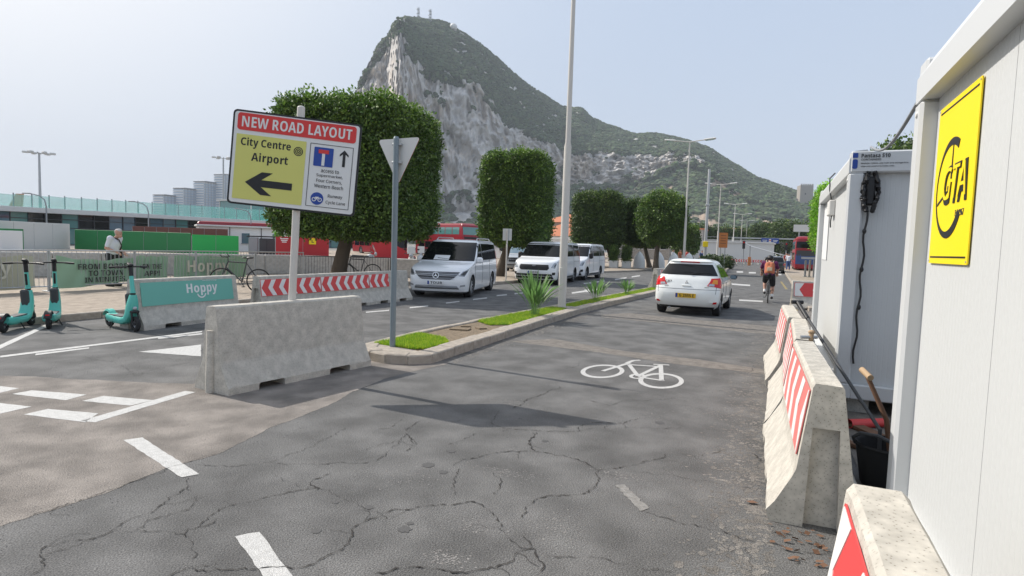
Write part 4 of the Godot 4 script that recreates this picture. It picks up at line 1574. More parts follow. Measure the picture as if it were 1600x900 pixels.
# z0 is the end away from the camera, z1 the near one
func cabin(label: String, x: float, z0: float, z1: float, y0: float, h: float) -> Node3D:
	var t := thing("site_cabin", label, "cabin", Vector3(x, 0, z0), 0, "white site cabins")
	var L := z1 - z0
	var W := 2.44
	var lo := y0 + .16
	var hi := h - .24
	# side walls in panels, one mesh shared
	var np := int(round(L / 1.16))
	var pl := (L - .30) / np
	var pm := ribbed_panel(pl - .004, hi - lo).mesh(8)
	for k in np:
		var o := part(t, "wall_panel", pm, M.cabin_panel)
		o.position = Vector3(.085, lo, .15 + k * pl)
		var o2 := part(t, "wall_panel", pm, M.cabin_panel)
		o2.transform = Transform3D(Basis(Vector3.UP, PI), Vector3(W - .085, lo, .15 + (k + 1) * pl))
	var pe := (W - .30) / 2
	var em := ribbed_panel(pe - .004, hi - lo).mesh(8)
	for k in 2:
		var o := part(t, "end_panel", em, M.cabin_panel)
		o.transform = Transform3D(Basis(Vector3.UP, PI / 2), Vector3(.15 + k * pe, lo, L - .085))
		o = part(t, "end_panel", em, M.cabin_panel)
		o.transform = Transform3D(Basis(Vector3.UP, -PI / 2), Vector3(.15 + (k + 1) * pe, lo, .085))
	for cx in [.075, W - .075]:
		for cz in [.075, L - .075]:
			var b := MB.new()
			b.box(Vector3(cx, (lo + hi) / 2, cz), Vector3(.15, hi - lo, .15), Basis(), .018)
			var o := part(t, "corner_post", b, M.cabin_white, 25)
			b = MB.new()
			b.lathe([Vector2(0, 0), Vector2(.019, 0), Vector2(.016, .008), Vector2(0, .010)], 12, at_xf(cx - signf(W / 2 - cx) * .075, hi - .07, cz, Basis(Vector3.BACK, signf(W / 2 - cx) * PI / 2)))
			part(o, "bolt_cap", b, M.off_white)
	# roof and floor frames: profile swept along each side
	for cx in [0.0, 1.0]:
		var b := MB.new()
		var pr := poly([0, hi, 0, hi + .14, .05, h - .01, .16, h, .16, hi])
		if cx > .5:
			for k in pr.size(): pr[k].x = W - pr[k].x
		b.extrude(pr, L - .02, at_xf(0, 0, L / 2))
		part(t, "roof_beam", b, M.cabin_white, 25)
		b = MB.new()
		b.box(Vector3(.08 if cx < .5 else W - .08, y0 + .08, L / 2), Vector3(.16, .16, L), Basis(), .01)
		part(t, "floor_beam", b, M.cabin_white, 25)
	for cz in [.08, L - .08]:
		var b := MB.new()
		b.box(Vector3(W / 2, (hi + h) / 2 - .006, cz), Vector3(W - .02, h - hi - .014, .16), Basis(), .015)
		part(t, "roof_beam", b, M.cabin_white, 25)
		b = MB.new()
		b.box(Vector3(W / 2, y0 + .08, cz), Vector3(W - .32, .158, .16), Basis(), .01)
		part(t, "floor_beam", b, M.cabin_white, 25)
	var b2 := MB.new()
	b2.box(Vector3(W / 2, h - .05, L / 2), Vector3(W - .3, .06, L - .3))
	part(t, "roof", b2, M.cabin_white)
	b2 = MB.new()
	b2.box(Vector3(W / 2, y0 + .09, L / 2), Vector3(W - .3, .10, L - .3))
	part(t, "floor", b2, M.dark)
	for cx in [.25, W - .25]:
		for cz in [.3, L / 2, L - .3]:
			b2 = MB.new()
			b2.box(Vector3(cx, y0 / 2, cz), Vector3(.2, y0, .4))
			part(t, "support_block", b2, M.concrete_grey)
	return t

func build_cabins() -> void:
	var c := cabin("nearest white site cabin filling the right edge, with the yellow sign", .705, -4.15, 2.05, .12, 2.8)
	# GTA sign on the wall
	var s := thing("company_sign", "yellow company sign with black ring logo on the white cabin wall", "sign", Vector3(.786, 2.065, -3.54))
	var f := Transform3D(Basis(Vector3.BACK, Vector3.UP, Vector3.LEFT), Vector3(-.005, 0, 0))
	plate(s, "yellow_plate", rounded_rect(.70, .81, .008, 2), .006, M.gta_yellow, f)
	for y in [.375, -.372]:
		plate(s, "black_line", rounded_rect(.64, .008, .001, 1), .002, M.black, f * at_xf(0, y, .004))
	for x in [-.335, .335]:
		for y in [.392, -.392]:
			plate(s, "screw", disc(.005, 8), .003, M.galvanised, f * at_xf(x, y, .004))
	# ring: thick at top right and bottom, thin at the left
	var ring := PackedVector2Array()
	var inner := []
	for k in 41:
		var a := lerpf(deg_to_rad(62), deg_to_rad(325), k / 40.0)
		var th := .011 + .034 * pow(absf(sin((a - deg_to_rad(180)) * .62)), 2.0)
		ring.append(Vector2(cos(a) * .255, sin(a) * .245))
		inner.append(Vector2(cos(a) * (.255 - th), sin(a) * (.245 - th)))
	inner.reverse()
	ring.append_array(PackedVector2Array(inner))
	plate(s, "ring_logo", ring, .003, M.black, f * at_xf(-.03, -.035, .0045))
	plate(s, "clock_hand", poly([-.01, .0, .01, .0, .006, .2, -.002, .2]), .003, M.black, f * at_xf(-.02, .01, .0042))
	plate(s, "clock_hand", poly([-.24, -.10, -.235, -.085, -.02, -.02, -.02, -.03]), .003, M.black, f * at_xf(-.01, -.01, .0042))
	var shear := Basis(Vector3(1, 0, 0), Vector3(.18, 1, 0), Vector3(0, 0, 1))
	lettering(s, "lettering", "GTA", .42, .19, M.black, f * Transform3D(shear, Vector3(.075, -.02, .005)))
	lettering(s, "letter_inlay", "GTA", .405, .155, M.gta_yellow, f * Transform3D(shear, Vector3(.065, -.012, .008)), false)
	lettering(s, "lettering", "Est 1967", .14, .03, M.charcoal, f * at_xf(.17, -.165, .004), false)
	# second cabin
	c = cabin("second white site cabin, its shaded ribbed end facing the camera", .69, -11.73, -7.28, .16, 2.8)
	var sg := thing("maker_label", "blue and grey maker's label on the second cabin's roof beam", "label", Vector3(.705, 2.69, -7.278))
	plate(sg, "blue_mark", rounded_rect(.05, .05, .004, 1), .002, M.sign_blue, at_xf(.035, .05, .002))
	plate(sg, "blue_mark", rounded_rect(.05, .10, .02, 3), .002, M.sign_blue, at_xf(.035, -.04, .002))
	lettering(sg, "lettering", "Pantasa S10", .26, .04, M.charcoal, at_xf(.22, .045, .002))
	lettering(sg, "lettering", "CONTAINERS", .18, .02, M.charcoal, at_xf(.18, .005, .002), false)
	lettering(sg, "lettering", "Modular cabins, site huts and storage hire", .42, .018, M.charcoal, at_xf(.30, -.035, .002), false)
	lettering(sg, "lettering", "sales and rental of portable units", .30, .016, M.charcoal, at_xf(.24, -.065, .002), false)
	# cable bundle hung at the corner
	var k := thing("cable_bundle", "black coiled cable bundle hanging at the corner of the second cabin", "cable", Vector3(.90, 0, -7.31))
	var rng := RandomNumberGenerator.new()
	rng.seed = 4
	for j in 7:
		var b := MB.new()
		var pts := []
		var rad := []
		for i in 15:
			var a := PI * i / 14.0
			var w := .03 + .045 * sin(a)
			var sx := 1.0 if j % 2 else -1.0
			pts.append(Vector3(sx * w * rng.randf_range(.7, 1.1), 2.56 - .40 * i / 14.0 + rng.randf_range(-.01, .01), .02 + rng.randf_range(-.02, .035)))
			rad.append(rng.randf_range(.016, .024))
		b.tube(pts, rad, 7)
		part(k, "coil", b, M.black)
	var b := MB.new()
	b.box(Vector3(0, 2.37, .02), Vector3(.09, .30, .07), Basis(), .02)
	part(k, "plug_box", b, M.black)
	b = MB.new()
	var pts := []
	for i in 24:
		pts.append(Vector3(-.02 + .012 * sin(i * 1.1) - .001 * i, 2.20 - i * .072, .03 + .004 * cos(i * 2.0)))
	b.tube(pts, .011, 7)
	part(k, "lead", b, M.black)
	for y in [1.95, 1.55, 1.15]:
		b = MB.new()
		b.ball(Vector3(-.03, y, .03), Vector3(.02, .03, .02), 8, 6)
		part(k, "cable_tie", b, M.black)
	# fittings on the second cabin's long wall
	k = thing("wall_box", "small white electrical box under the roof of the second cabin", "box", Vector3(.775, 2.36, -9.75))
	b = MB.new()
	b.box(Vector3(-.04, 0, 0), Vector3(.09, .22, .28), Basis(), .015)
	part(k, "housing", b, M.off_white)
	b = MB.new()
	b.tube([Vector3(-.04, -.11, .1), Vector3(-.05, -.2, .12), Vector3(-.04, -.27, .05)], .01, 6)
	part(k, "cable", b, M.charcoal)
	b = MB.new()
	b.tube([Vector3(-.05, .11, .06), Vector3(-.09, .24, .2), Vector3(-.10, .40, .22), Vector3(-.04, .47, .24)], .009, 6)
	part(k, "cable", b, M.charcoal)
	k = thing("door_notice", "tall pale notice panel on the second cabin's long wall", "notice", Vector3(.77, 2.03, -10.95))
	plate(k, "sheet", rounded_rect(.95, .82, .01, 2), .01, M.white, Transform3D(Basis(Vector3.BACK, Vector3.UP, Vector3.LEFT), Vector3.ZERO))
	plate(k, "edge_trim", rounded_rect(.02, .84, .004, 1), .014, M.grey_metal, Transform3D(Basis(Vector3.BACK, Vector3.UP, Vector3.LEFT), Vector3(0, 0, .48)))
	# power cable between the cabins
	k = thing("overhead_cable", "grey cable slung between the two cabin roofs", "cable", Vector3(.72, 2.6, -4.16))
	b = MB.new()
	pts = []
	for i in 21:
		var q := i / 20.0
		pts.append(Vector3(lerpf(0, .16, q), lerpf(-.02, .225, q) - .13 * sin(q * PI), lerpf(0, -3.14, q)))
	b.tube(pts, .012, 7)
	part(k, "wire", b, M.grey_metal)

func build_tools() -> void:
	var t := thing("tool_bucket", "black rubber bucket tucked between barrier and cabin", "bucket", Vector3(.86, .006, -5.05))
	var b := MB.new()
	b.lathe([Vector2(0, 0), Vector2(.15, 0), Vector2(.17, .02), Vector2(.215, .30), Vector2(.225, .31), Vector2(.215, .325), Vector2(.20, .31), Vector2(.155, .04), Vector2(0, .04)], 22)
	part(t, "tub", b, M.rubber)
	b = MB.new()
	b.tube([Vector3(-.215, .30, 0), Vector3(-.235, .35, .04), Vector3(-.2, .40, .10), Vector3(-.1, .41, .16), Vector3(0, .38, .2), Vector3(.1, .32, .21)], .014, 8)
	part(t, "handle", b, M.charcoal)
	t = thing("rake", "long black handled tool leaning from bucket over the barriers", "tool", Vector3(.81, .12, -5.08))
	b = MB.new()
	b.tube([Vector3(0, 0, 0), Vector3(-.0, .28, -.06), Vector3(-.46, .95, -1.37)], .014, 10)
	part(t, "shaft", b, M.charcoal)
	b = MB.new()
	b.tube([Vector3(-.46, .95, -1.37), Vector3(-.55, 1.085, -1.62)], [.02, .022], 10)
	part(t, "grip", b, M.black)
	b = MB.new()
	b.tube([Vector3(-.60, 1.085, -1.60), Vector3(-.50, 1.085, -1.64)], .02, 8)
	part(t, "end_cap", b, M.black)
	t = thing("spade", "spade with worn wooden T handle standing in the bucket", "spade", Vector3(.90, .07, -5.1))
	b = MB.new()
	b.tube([Vector3(0, 0, .02), Vector3(-.06, .42, 0), Vector3(-.195, .72, -.05)], [.018, .018, .017], 10)
	part(t, "shaft", b, M.rust_brown)
	b = MB.new()
	b.tube([Vector3(-.225, .755, -.12), Vector3(-.185, .725, .03)], .023, 10)
	part(t, "grip", b, M.wood)
	# timber and debris on the floor between cabins
	var pk := -1
	for q in [[.98, -5.8, .9, .9, .09], [1.5, -6.2, .3, 1.6, .14], [1.05, -6.3, .5, 1.5, .12], [1.25, -6.75, -.2, 1.3, .1]]:
		pk += 1
		t = thing("timber_plank", "old timber plank on the floor between the cabins, %s from the camera" % ORD[pk], "plank", Vector3(q[0], .03, q[1]), q[2], "planks lying between the cabins")
		b = MB.new()
		b.box(Vector3.ZERO, Vector3(q[4], .035, q[3]), Basis(), .004)
		part(t, "board", b, M.rust_brown)
		b = MB.new()
		b.box(Vector3(0, .019, q[3] * .4), Vector3(.012, .004, .012))
		part(t, "nail", b, M.galvanised)
	t = thing("red_pipe_offcut", "red plastic offcut lying in the gap between cabins", "pipe", Vector3(.95, .05, -6.75), .6)
	b = MB.new()
	b.lathe([Vector2(.04, -.2), Vector2(.045, -.2), Vector2(.045, .2), Vector2(.04, .2), Vector2(.04, -.2)], 14, Transform3D(Basis(Vector3.BACK, PI / 2), Vector3.ZERO))
	part(t, "tube", b, M.stripe_red)

# ---------------------------------------------------------------- trees and plants
func leaf_clump(n: int, size: float, spread: float, seed_: int) -> ArrayMesh:
	var rng := RandomNumberGenerator.new()
	rng.seed = seed_
	var b := MB.new()
	for k in n:
		var o := Vector3(rng.randf_range(-1, 1), rng.randf_range(-.6, 1), rng.randf_range(-1, 1)) * spread
		var d := (o.normalized() * .6 + Vector3(rng.randf_range(-1, 1), rng.randf_range(-.2, 1), rng.randf_range(-1, 1))).normalized()
		var s := d.cross(Vector3(rng.randf_range(-1, 1), rng.randf_range(-1, 1), rng.randf_range(-1, 1))).normalized()
		var up := s.cross(d)
		var L := size * rng.randf_range(.75, 1.25)
		var w := L * .27
		var p1 := o + d * L * .5 + s * w + up * L * .06
		var p2 := o + d * L * .5 - s * w + up * L * .06
		b.tri(o, p1, o + d * L)
		b.tri(o, o + d * L, p2)
	return b.mesh(0)

func super_r(d: Vector3, h: Vector3, p: float) -> float:
	return pow(pow(absf(d.x) / h.x, p) + pow(absf(d.y) / h.y, p) + pow(absf(d.z) / h.z, p), -1.0 / p)

var clumps := {}

func crown(parent: Node, c: Vector3, h: Vector3, p: float, n: int, leaf: Material, size: float, seed_: int, sprigs := .06, loose := 0.0, yaw := 0.0) -> void:
	var rng := RandomNumberGenerator.new()
	rng.seed = seed_
	var nz := FastNoiseLite.new()
	nz.seed = seed_
	nz.frequency = .55
	nz.fractal_octaves = 3
	var key := "%.3f" % size
	if not clumps.has(key):
		clumps[key] = leaf_clump(11, size, size * 1.5, 5)
	var turn := Basis(Vector3.UP, yaw)
	# dense inner twigs
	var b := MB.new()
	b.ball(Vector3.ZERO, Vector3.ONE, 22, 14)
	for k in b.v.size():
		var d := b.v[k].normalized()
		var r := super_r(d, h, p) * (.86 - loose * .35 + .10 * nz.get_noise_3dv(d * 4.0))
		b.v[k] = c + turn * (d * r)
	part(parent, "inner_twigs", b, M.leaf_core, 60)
	var xf := []
	var col := []
	for k in n:
		# even over the box faces
		var q := Vector3(rng.randf_range(-1, 1), rng.randf_range(-1, 1), rng.randf_range(-1, 1))
		var ax := rng.randi() % 3
		var area := [h.y * h.z, h.x * h.z, h.x * h.y]
		var pick: float = rng.randf() * (area[0] + area[1] + area[2])
		ax = 0 if pick < area[0] else (1 if pick < area[0] + area[1] else 2)
		q[ax] = 1.0 if rng.randf() < .5 else -1.0
		var d := (q * h).normalized()
		var bump := nz.get_noise_3dv(d * super_r(d, h, p) * 1.6)
		if bump < -.30 + rng.randf() * .12 and rng.randf() < .75:
			continue
		var r := super_r(d, h, p) * (1.0 + .05 * bump + loose * .5 * nz.get_noise_3dv(d * 3.0))
		var dep := rng.randf_range(-.16, .02) if rng.randf() < .8 else rng.randf_range(-.35, -.1)
		var pos := d * (r + dep)
		var s := rng.randf_range(.75, 1.3)
		var tone := rng.randf_range(.6, 1.35)
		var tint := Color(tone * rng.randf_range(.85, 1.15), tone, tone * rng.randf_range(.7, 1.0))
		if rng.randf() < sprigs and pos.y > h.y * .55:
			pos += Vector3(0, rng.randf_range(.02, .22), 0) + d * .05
			tint = Color(2.5, 2.2, 1.3) * rng.randf_range(.8, 1.2)  # fresh sprigs near the top, brightened further to paint in a sunlit crown
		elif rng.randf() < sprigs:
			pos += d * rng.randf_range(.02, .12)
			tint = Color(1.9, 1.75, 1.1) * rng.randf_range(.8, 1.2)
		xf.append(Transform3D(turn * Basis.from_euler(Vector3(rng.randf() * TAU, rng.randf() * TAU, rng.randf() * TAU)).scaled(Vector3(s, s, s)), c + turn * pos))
		col.append(tint)
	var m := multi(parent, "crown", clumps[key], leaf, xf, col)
	m.set_meta("kind", "stuff")

func tree(label: String, at: Vector3, trunk_r: float, cy: float, off: Vector3, h: Vector3, p: float, n: int, leaf: Material, size: float, seed_: int, group := "clipped trees along the left side", loose := 0.0, yaw := 0.0, limbs := 6) -> Node3D:
	var t := thing("clipped_tree" if loose < .1 else "tree", label, "tree", at, 0, group)
	var rng := RandomNumberGenerator.new()
	rng.seed = seed_
	var b := MB.new()
	var bot := cy - h.y
	var path := []
	var rad := []
	for k in 9:
		var q := k / 8.0
		path.append(Vector3(off.x * q * .8 + sin(q * 5.0 + seed_) * trunk_r * .25, q * (bot + h.y * .7), off.z * q * .8 + cos(q * 4.0 + seed_) * trunk_r * .25))
		rad.append(trunk_r * (1.25 - .35 * minf(q * 6, 1.0) - .35 * q))
	b.tube(path, rad, 12)
	part(t, "trunk", b, M.bark)
	for k in limbs:
		b = MB.new()
		var a := TAU * k / limbs + rng.randf() * .6
		var s: Vector3 = path[5] * Vector3(1, rng.randf_range(.85, 1.1), 1)
		var e := Vector3(off.x + cos(a) * h.x * .7, cy + rng.randf_range(-.3, .5) * h.y, off.z + sin(a) * h.z * .7)
		b.tube([s, s.lerp(e, .45) + Vector3(0, .15, 0), e], [trunk_r * .45, trunk_r * .3, trunk_r * .1], 7)
		part(t, "limb", b, M.bark)
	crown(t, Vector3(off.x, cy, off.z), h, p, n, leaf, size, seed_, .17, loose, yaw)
	return t

func build_trees() -> void:
	tree("largest clipped tree, behind the direction sign", Vector3(-13.75, .118, -16.75), .30, 3.88, Vector3(.62, 0, -.2), Vector3(2.25, 2.1, 2.2), 7.0, 17000, M.leaf_mid, .095, 11, "clipped trees along the left side", 0.0, .2)
	tree("second clipped tree, right behind the white tour van", Vector3(-12.7, .118, -27.9), .26, 3.85, Vector3(.75, 0, -.2), Vector3(1.55, 2.18, 1.55), 6.0, 10500, M.leaf_mid, .10, 12, "clipped trees along the left side", 0.0, .15)
	tree("third clipped tree, dark box above the second van", Vector3(-12.6, .118, -51.4), .24, 4.0, Vector3(-1.45, 0, .1), Vector3(1.95, 2.2, 1.9), 5.5, 7000, M.leaf_dark, .14, 13, "clipped trees along the left side", 0.0, .1)
	tree("fourth clipped tree, slimmer box right of the dark one", Vector3(-10.2, .118, -54.9), .22, 3.95, Vector3(-.9, 0, 0), Vector3(1.45, 1.95, 1.5), 5.5, 4800, M.leaf_dark, .14, 14, "clipped trees along the left side", 0.0, .1)
	tree("loose rounded tree with pale twigs beside the clipped row", Vector3(-8.55, .118, -48.7), .24, 4.05, Vector3(.4, 0, 0), Vector3(1.75, 2.0, 1.75), 2.3, 4200, M.leaf_mid, .14, 15, "trees beyond the vans", .35)
	tree("small far clipped tree left of the first far lamp", Vector3(-10.9, .118, -83.5), .2, 3.15, Vector3(.1, 0, 0), Vector3(1.45, 1.75, 1.45), 3.6, 2600, M.leaf_mid, .2, 16, "clipped trees along the left side")
	# climbing hedge on the right, and the tree over the cabins
	var t := thing("tall_hedge", "bright green tall hedge beyond the second cabin", "hedge", Vector3(4.0, .118, -46))
	var b := MB.new()
	for k in 4:
		b.tube([Vector3(-.6 + k * .5, 0, .3 * k), Vector3(-.7 + k * .5, 3.0, .3 * k)], [.07, .04], 6)
	part(t, "stems", b, M.bark)
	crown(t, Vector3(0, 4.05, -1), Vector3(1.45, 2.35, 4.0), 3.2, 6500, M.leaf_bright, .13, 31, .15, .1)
	tree("leafy tree top showing above the second cabin roof", Vector3(4.6, .0, -23.5), .2, 4.05, Vector3(-.4, 0, 0), Vector3(1.7, 1.25, 1.5), 2.2, 2600, M.leaf_dark, .12, 33, "trees beyond the vans", .45)
	build_spiky_plants()
	build_planters()

func blade(b: MB, base: Vector3, dir: Vector3, lean: float, L: float, w: float) -> void:
	# a stalk and a paddle-shaped leaf that droops at the tip
	var side := dir.cross(Vector3.UP).normalized()
	var pts := []
	var wd := []
	for k in 9:
		var q := k / 8.0
		var a := lean * (.35 + q * .9)
		pts.append(base + (Vector3.UP * cos(a) + dir * sin(a)) * L * q)
		wd.append(w * (.10 if q < .4 else sin((q - .4) / .6 * PI * .93 + .12)))
	b.begin()
	for k in 8:
		var n := side
		var keel: Vector3 = (pts[k + 1] - pts[k]).cross(side).normalized()
		b.quad(pts[k] - n * wd[k], pts[k] + keel * wd[k] * .3, pts[k + 1] + keel * wd[k + 1] * .3, pts[k + 1] - n * wd[k + 1])
		b.quad(pts[k] + keel * wd[k] * .3, pts[k] + n * wd[k], pts[k + 1] + n * wd[k + 1], pts[k + 1] + keel * wd[k + 1] * .3)

func build_spiky_plants() -> void:
	var rng := RandomNumberGenerator.new()
	rng.seed = 91
	var spots := [[-4.88, -12.7, 1.0, 96, "large clump of upright paddle leaves on the near median"], [-4.72, -17.3, .70, 44, "middle spiky plant on the median, past the lamp post"], [-4.55, -20.6, .58, 48, "farthest spiky plant on the median, before the barrier"]]
	for s in spots:
		var t := thing("spiky_plant", s[4], "plant", Vector3(s[0], .11, s[1]), 0, "spiky plants on the median")
		for k in s[3]:
			var b := MB.new()
			var a := rng.randf() * TAU
			var d := Vector3(cos(a), 0, sin(a))
			blade(b, d * rng.randf_range(.0, .13), d, rng.randf_range(.02, .62), s[2] * rng.randf_range(.65, 1.08), rng.randf_range(.022, .036))
			var o := part(t, "leaf", b, M.leaf_blade, 50)
	# far shrubs in the second median
	for q in [[-5.0, -56], [-4.6, -66], [-5.4, -60]]:
		var t := thing("low_shrub", "low dark shrub on the far median, %s" % ("nearest" if q[1] > -58 else ("middle" if q[1] > -63 else "farthest")), "shrub", Vector3(q[0], .1, q[1]), 0, "low shrubs on the far median")
		var b := MB.new()
		b.tube([Vector3.ZERO, Vector3(0, .5, 0)], .04, 6)
		part(t, "stem", b, M.bark)
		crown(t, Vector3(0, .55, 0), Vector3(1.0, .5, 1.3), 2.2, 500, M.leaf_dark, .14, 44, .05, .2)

func build_planters() -> void:
	var k := 0
	for q in [[-15.2, -47.5], [-14.2, -48.4], [-12.1, -49.5], [-11.2, -50.2]]:
		var t := thing("planter", "white planter with upright shrub, %s from the left" % ORD[k], "planter", Vector3(q[0], .118, q[1]), .1, "planters beyond the vans")
		var b := MB.new()
		b.box(Vector3(0, .3, 0), Vector3(.7, .6, .7), Basis(), .03)
		part(t, "box", b, M.off_white)
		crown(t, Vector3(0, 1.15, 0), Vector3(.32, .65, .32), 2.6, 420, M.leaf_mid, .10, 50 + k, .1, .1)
		k += 1
	for j in 4:
		var t := thing("folded_parasol", "white cone-shaped cover on far pavement, %s from the left" % ORD[j], "cover", Vector3([-10.6, -9.0, -7.9, -6.8][j], .118, [-52.5, -53.0, -54.0, -55.5][j]), 0, "white covers on the far pavement")
		var b := MB.new()
		b.lathe([Vector2(0, 0), Vector2(.52, 0), Vector2(.50, .6), Vector2(.40, .95), Vector2(.22, 1.25), Vector2(.10, 1.38), Vector2(0, 1.42)], 14)
		for i in b.v.size():
			var a := atan2(b.v[i].z, b.v[i].x)
			b.v[i] *= Vector3(1 + .06 * sin(a * 7), 1, 1 + .06 * sin(a * 7))
		part(t, "cover_cloth", b, M.white)
		b = MB.new()
		b.lathe([Vector2(0, 1.40), Vector2(.05, 1.40), Vector2(.04, 1.5), Vector2(0, 1.52)], 8)
		part(t, "top_knob", b, M.off_white)

# ---------------------------------------------------------------- vehicles
# A body is lofted from plan outlines: level = [y, front z, rear z, half width, front cap depth, rear cap depth].
# The caps are superellipses, so points on the nose and tail can be looked up to lay glass, lamps and trim on them.
class Body:
	var lv: Array
	var p := 2.8

	func at(y: float) -> Array:
		if y <= lv[0][0]: return lv[0]
		for i in lv.size() - 1:
			if y <= lv[i + 1][0]:
				var t: float = (y - lv[i][0]) / maxf(1e-5, lv[i + 1][0] - lv[i][0])
				var o := []
				for k in 6: o.append(lerpf(lv[i][k], lv[i + 1][k], t))
				return o
		return lv[-1]

	# u in -1..1 across the nose; y height
	func nose(u: float, y: float) -> Vector3:
		var l := at(y)
		var a := u * PI / 2
		return Vector3(l[3] * signf(sin(a)) * pow(absf(sin(a)), 2 / p), y, l[1] - l[4] * (1.0 - pow(maxf(cos(a), 0.0), 2 / p)))

	func tail(u: float, y: float) -> Vector3:
		var l := at(y)
		var a := u * PI / 2
		return Vector3(l[3] * signf(sin(a)) * pow(absf(sin(a)), 2 / p), y, l[2] + l[5] * (1.0 - pow(maxf(cos(a), 0.0), 2 / p)))

	# z along the flank, y height, on the side s
	func flank(s: float, z: float, y: float) -> Vector3:
		var l := at(y)
		var x: float = l[3]
		var f: float = l[1] - l[4]
		var r: float = l[2] + l[5]
		if z > f and l[4] > 0.0: x = l[3] * pow(maxf(0.0, 1.0 - pow((z - f) / l[4], p)), 1 / p)
		if z < r and l[5] > 0.0: x = l[3] * pow(maxf(0.0, 1.0 - pow((r - z) / l[5], p)), 1 / p)
		return Vector3(s * x, y, z)

	func shell() -> MB:
		var b := MB.new()
		var rings := []
		for l in lv:
			var ring := []
			for k in 21: ring.append(nose(lerpf(-1, 1, k / 20.0), l[0]))
			var f: float = l[1] - l[4]
			var r: float = l[2] + l[5]
			for k in range(1, 14): ring.append(Vector3(l[3], l[0], lerpf(f, r, k / 14.0)))
			for k in 21: ring.append(tail(lerpf(1, -1, k / 20.0), l[0]))
			for k in range(1, 14): ring.append(Vector3(-l[3], l[0], lerpf(r, f, k / 14.0)))
			rings.append(ring)
		b.loft(rings)
		return b

func wheel(t: Node3D, at: Vector3, r: float, w: float, spokes: int, rim: Material) -> void:
	var s := signf(at.x)
	var f := Transform3D(Basis(Vector3.BACK, -s * PI / 2), at)
	var b := MB.new()
	b.lathe([Vector2(r * .62, -w * .5), Vector2(r * .92, -w * .5), Vector2(r, -w * .34), Vector2(r, w * .34), Vector2(r * .92, w * .5), Vector2(r * .66, w * .5), Vector2(r * .62, w * .4), Vector2(r * .62, -w * .5)], 28, f)
	var o := part(t, "wheel", b, M.rubber)
	b = MB.new()
	b.lathe([Vector2(0, w * .10), Vector2(r * .60, w * .10), Vector2(r * .60, w * .44), Vector2(r * .66, w * .46), Vector2(r * .63, w * .50), Vector2(r * .57, w * .44), Vector2(r * .55, w * .16), Vector2(0, w * .14)], 28, f)
	part(o, "rim", b, M.charcoal)
	for k in spokes:
		b = MB.new()
		var a := TAU * k / spokes
		b.box(Vector3(cos(a) * r * .34, w * .38, sin(a) * r * .34), Vector3(r * .58, w * .10, r * .12), Basis(Vector3.UP, -a), .006)
		for i in b.v.size(): b.v[i] = f * b.v[i]
		part(o, "spoke", b, rim)
	b = MB.new()
	b.lathe([Vector2(0, w * .36), Vector2(r * .13, w * .36), Vector2(r * .11, w * .47), Vector2(0, w * .48)], 14, f)
	part(o, "hub", b, rim)

func body_cut(bd: Body, paint: Material, axles: Array, r: float, w: float) -> ArrayMesh:
	var cut := []
	for z in axles:
		for s in [-1.0, 1.0]:
			var c := MB.new()
			c.lathe([Vector2(0, -.2), Vector2(r * 1.13, -.2), Vector2(r * 1.13, .2), Vector2(0, .2)], 30, at_xf(s * w, r, z, Basis(Vector3.BACK, PI / 2)))
			cut.append([c.mesh(0), M.dark])
	return csg_cut(bd.shell().mesh(0), paint, cut, 30.0)

func mirror_pair(t: Node3D, x: float, y: float, z: float, m: Material, sz := Vector3(.22, .20, .12)) -> void:
	for s in [-1.0, 1.0]:
		var b := MB.new()
		b.box(Vector3(s * (x + sz.x * .5), y, z), sz, Basis(), .05)
		var o := part(t, "wing_mirror", b, m)
		b = MB.new()
		b.box(Vector3(s * (x + sz.x * .5), y, z - sz.z * .5), Vector3(sz.x * .8, sz.y * .75, .01))
		part(o, "mirror_glass", b, M.blue_glass)

func number_plate(t: Node3D, f: Transform3D, s: String, bg: Material, w := .50, h := .11) -> void:
	var o := plate(t, "number_plate", rounded_rect(w, h, .008, 2), .012, bg, f)
	plate(o, "blue_band", rounded_rect(w * .1, h * .94, .004, 1), .004, M.sign_blue, f * at_xf(-w * .44, 0, .007))
	lettering(o, "lettering", s, w * .72, h * .66, M.black, f * at_xf(w * .05, 0, .008))

func seam(t: Node3D, bd: Body, s: float, z0: float, y0: float, z1: float, y1: float) -> void:
	var b := MB.new()
	var pts := []
	for k in 9:
		pts.append(bd.flank(s, lerpf(z0, z1, k / 8.0), lerpf(y0, y1, k / 8.0)) + Vector3(s * .001, 0, 0))
	b.tube(pts, .006, 5)
	part(t, "door_seam", b, M.charcoal)

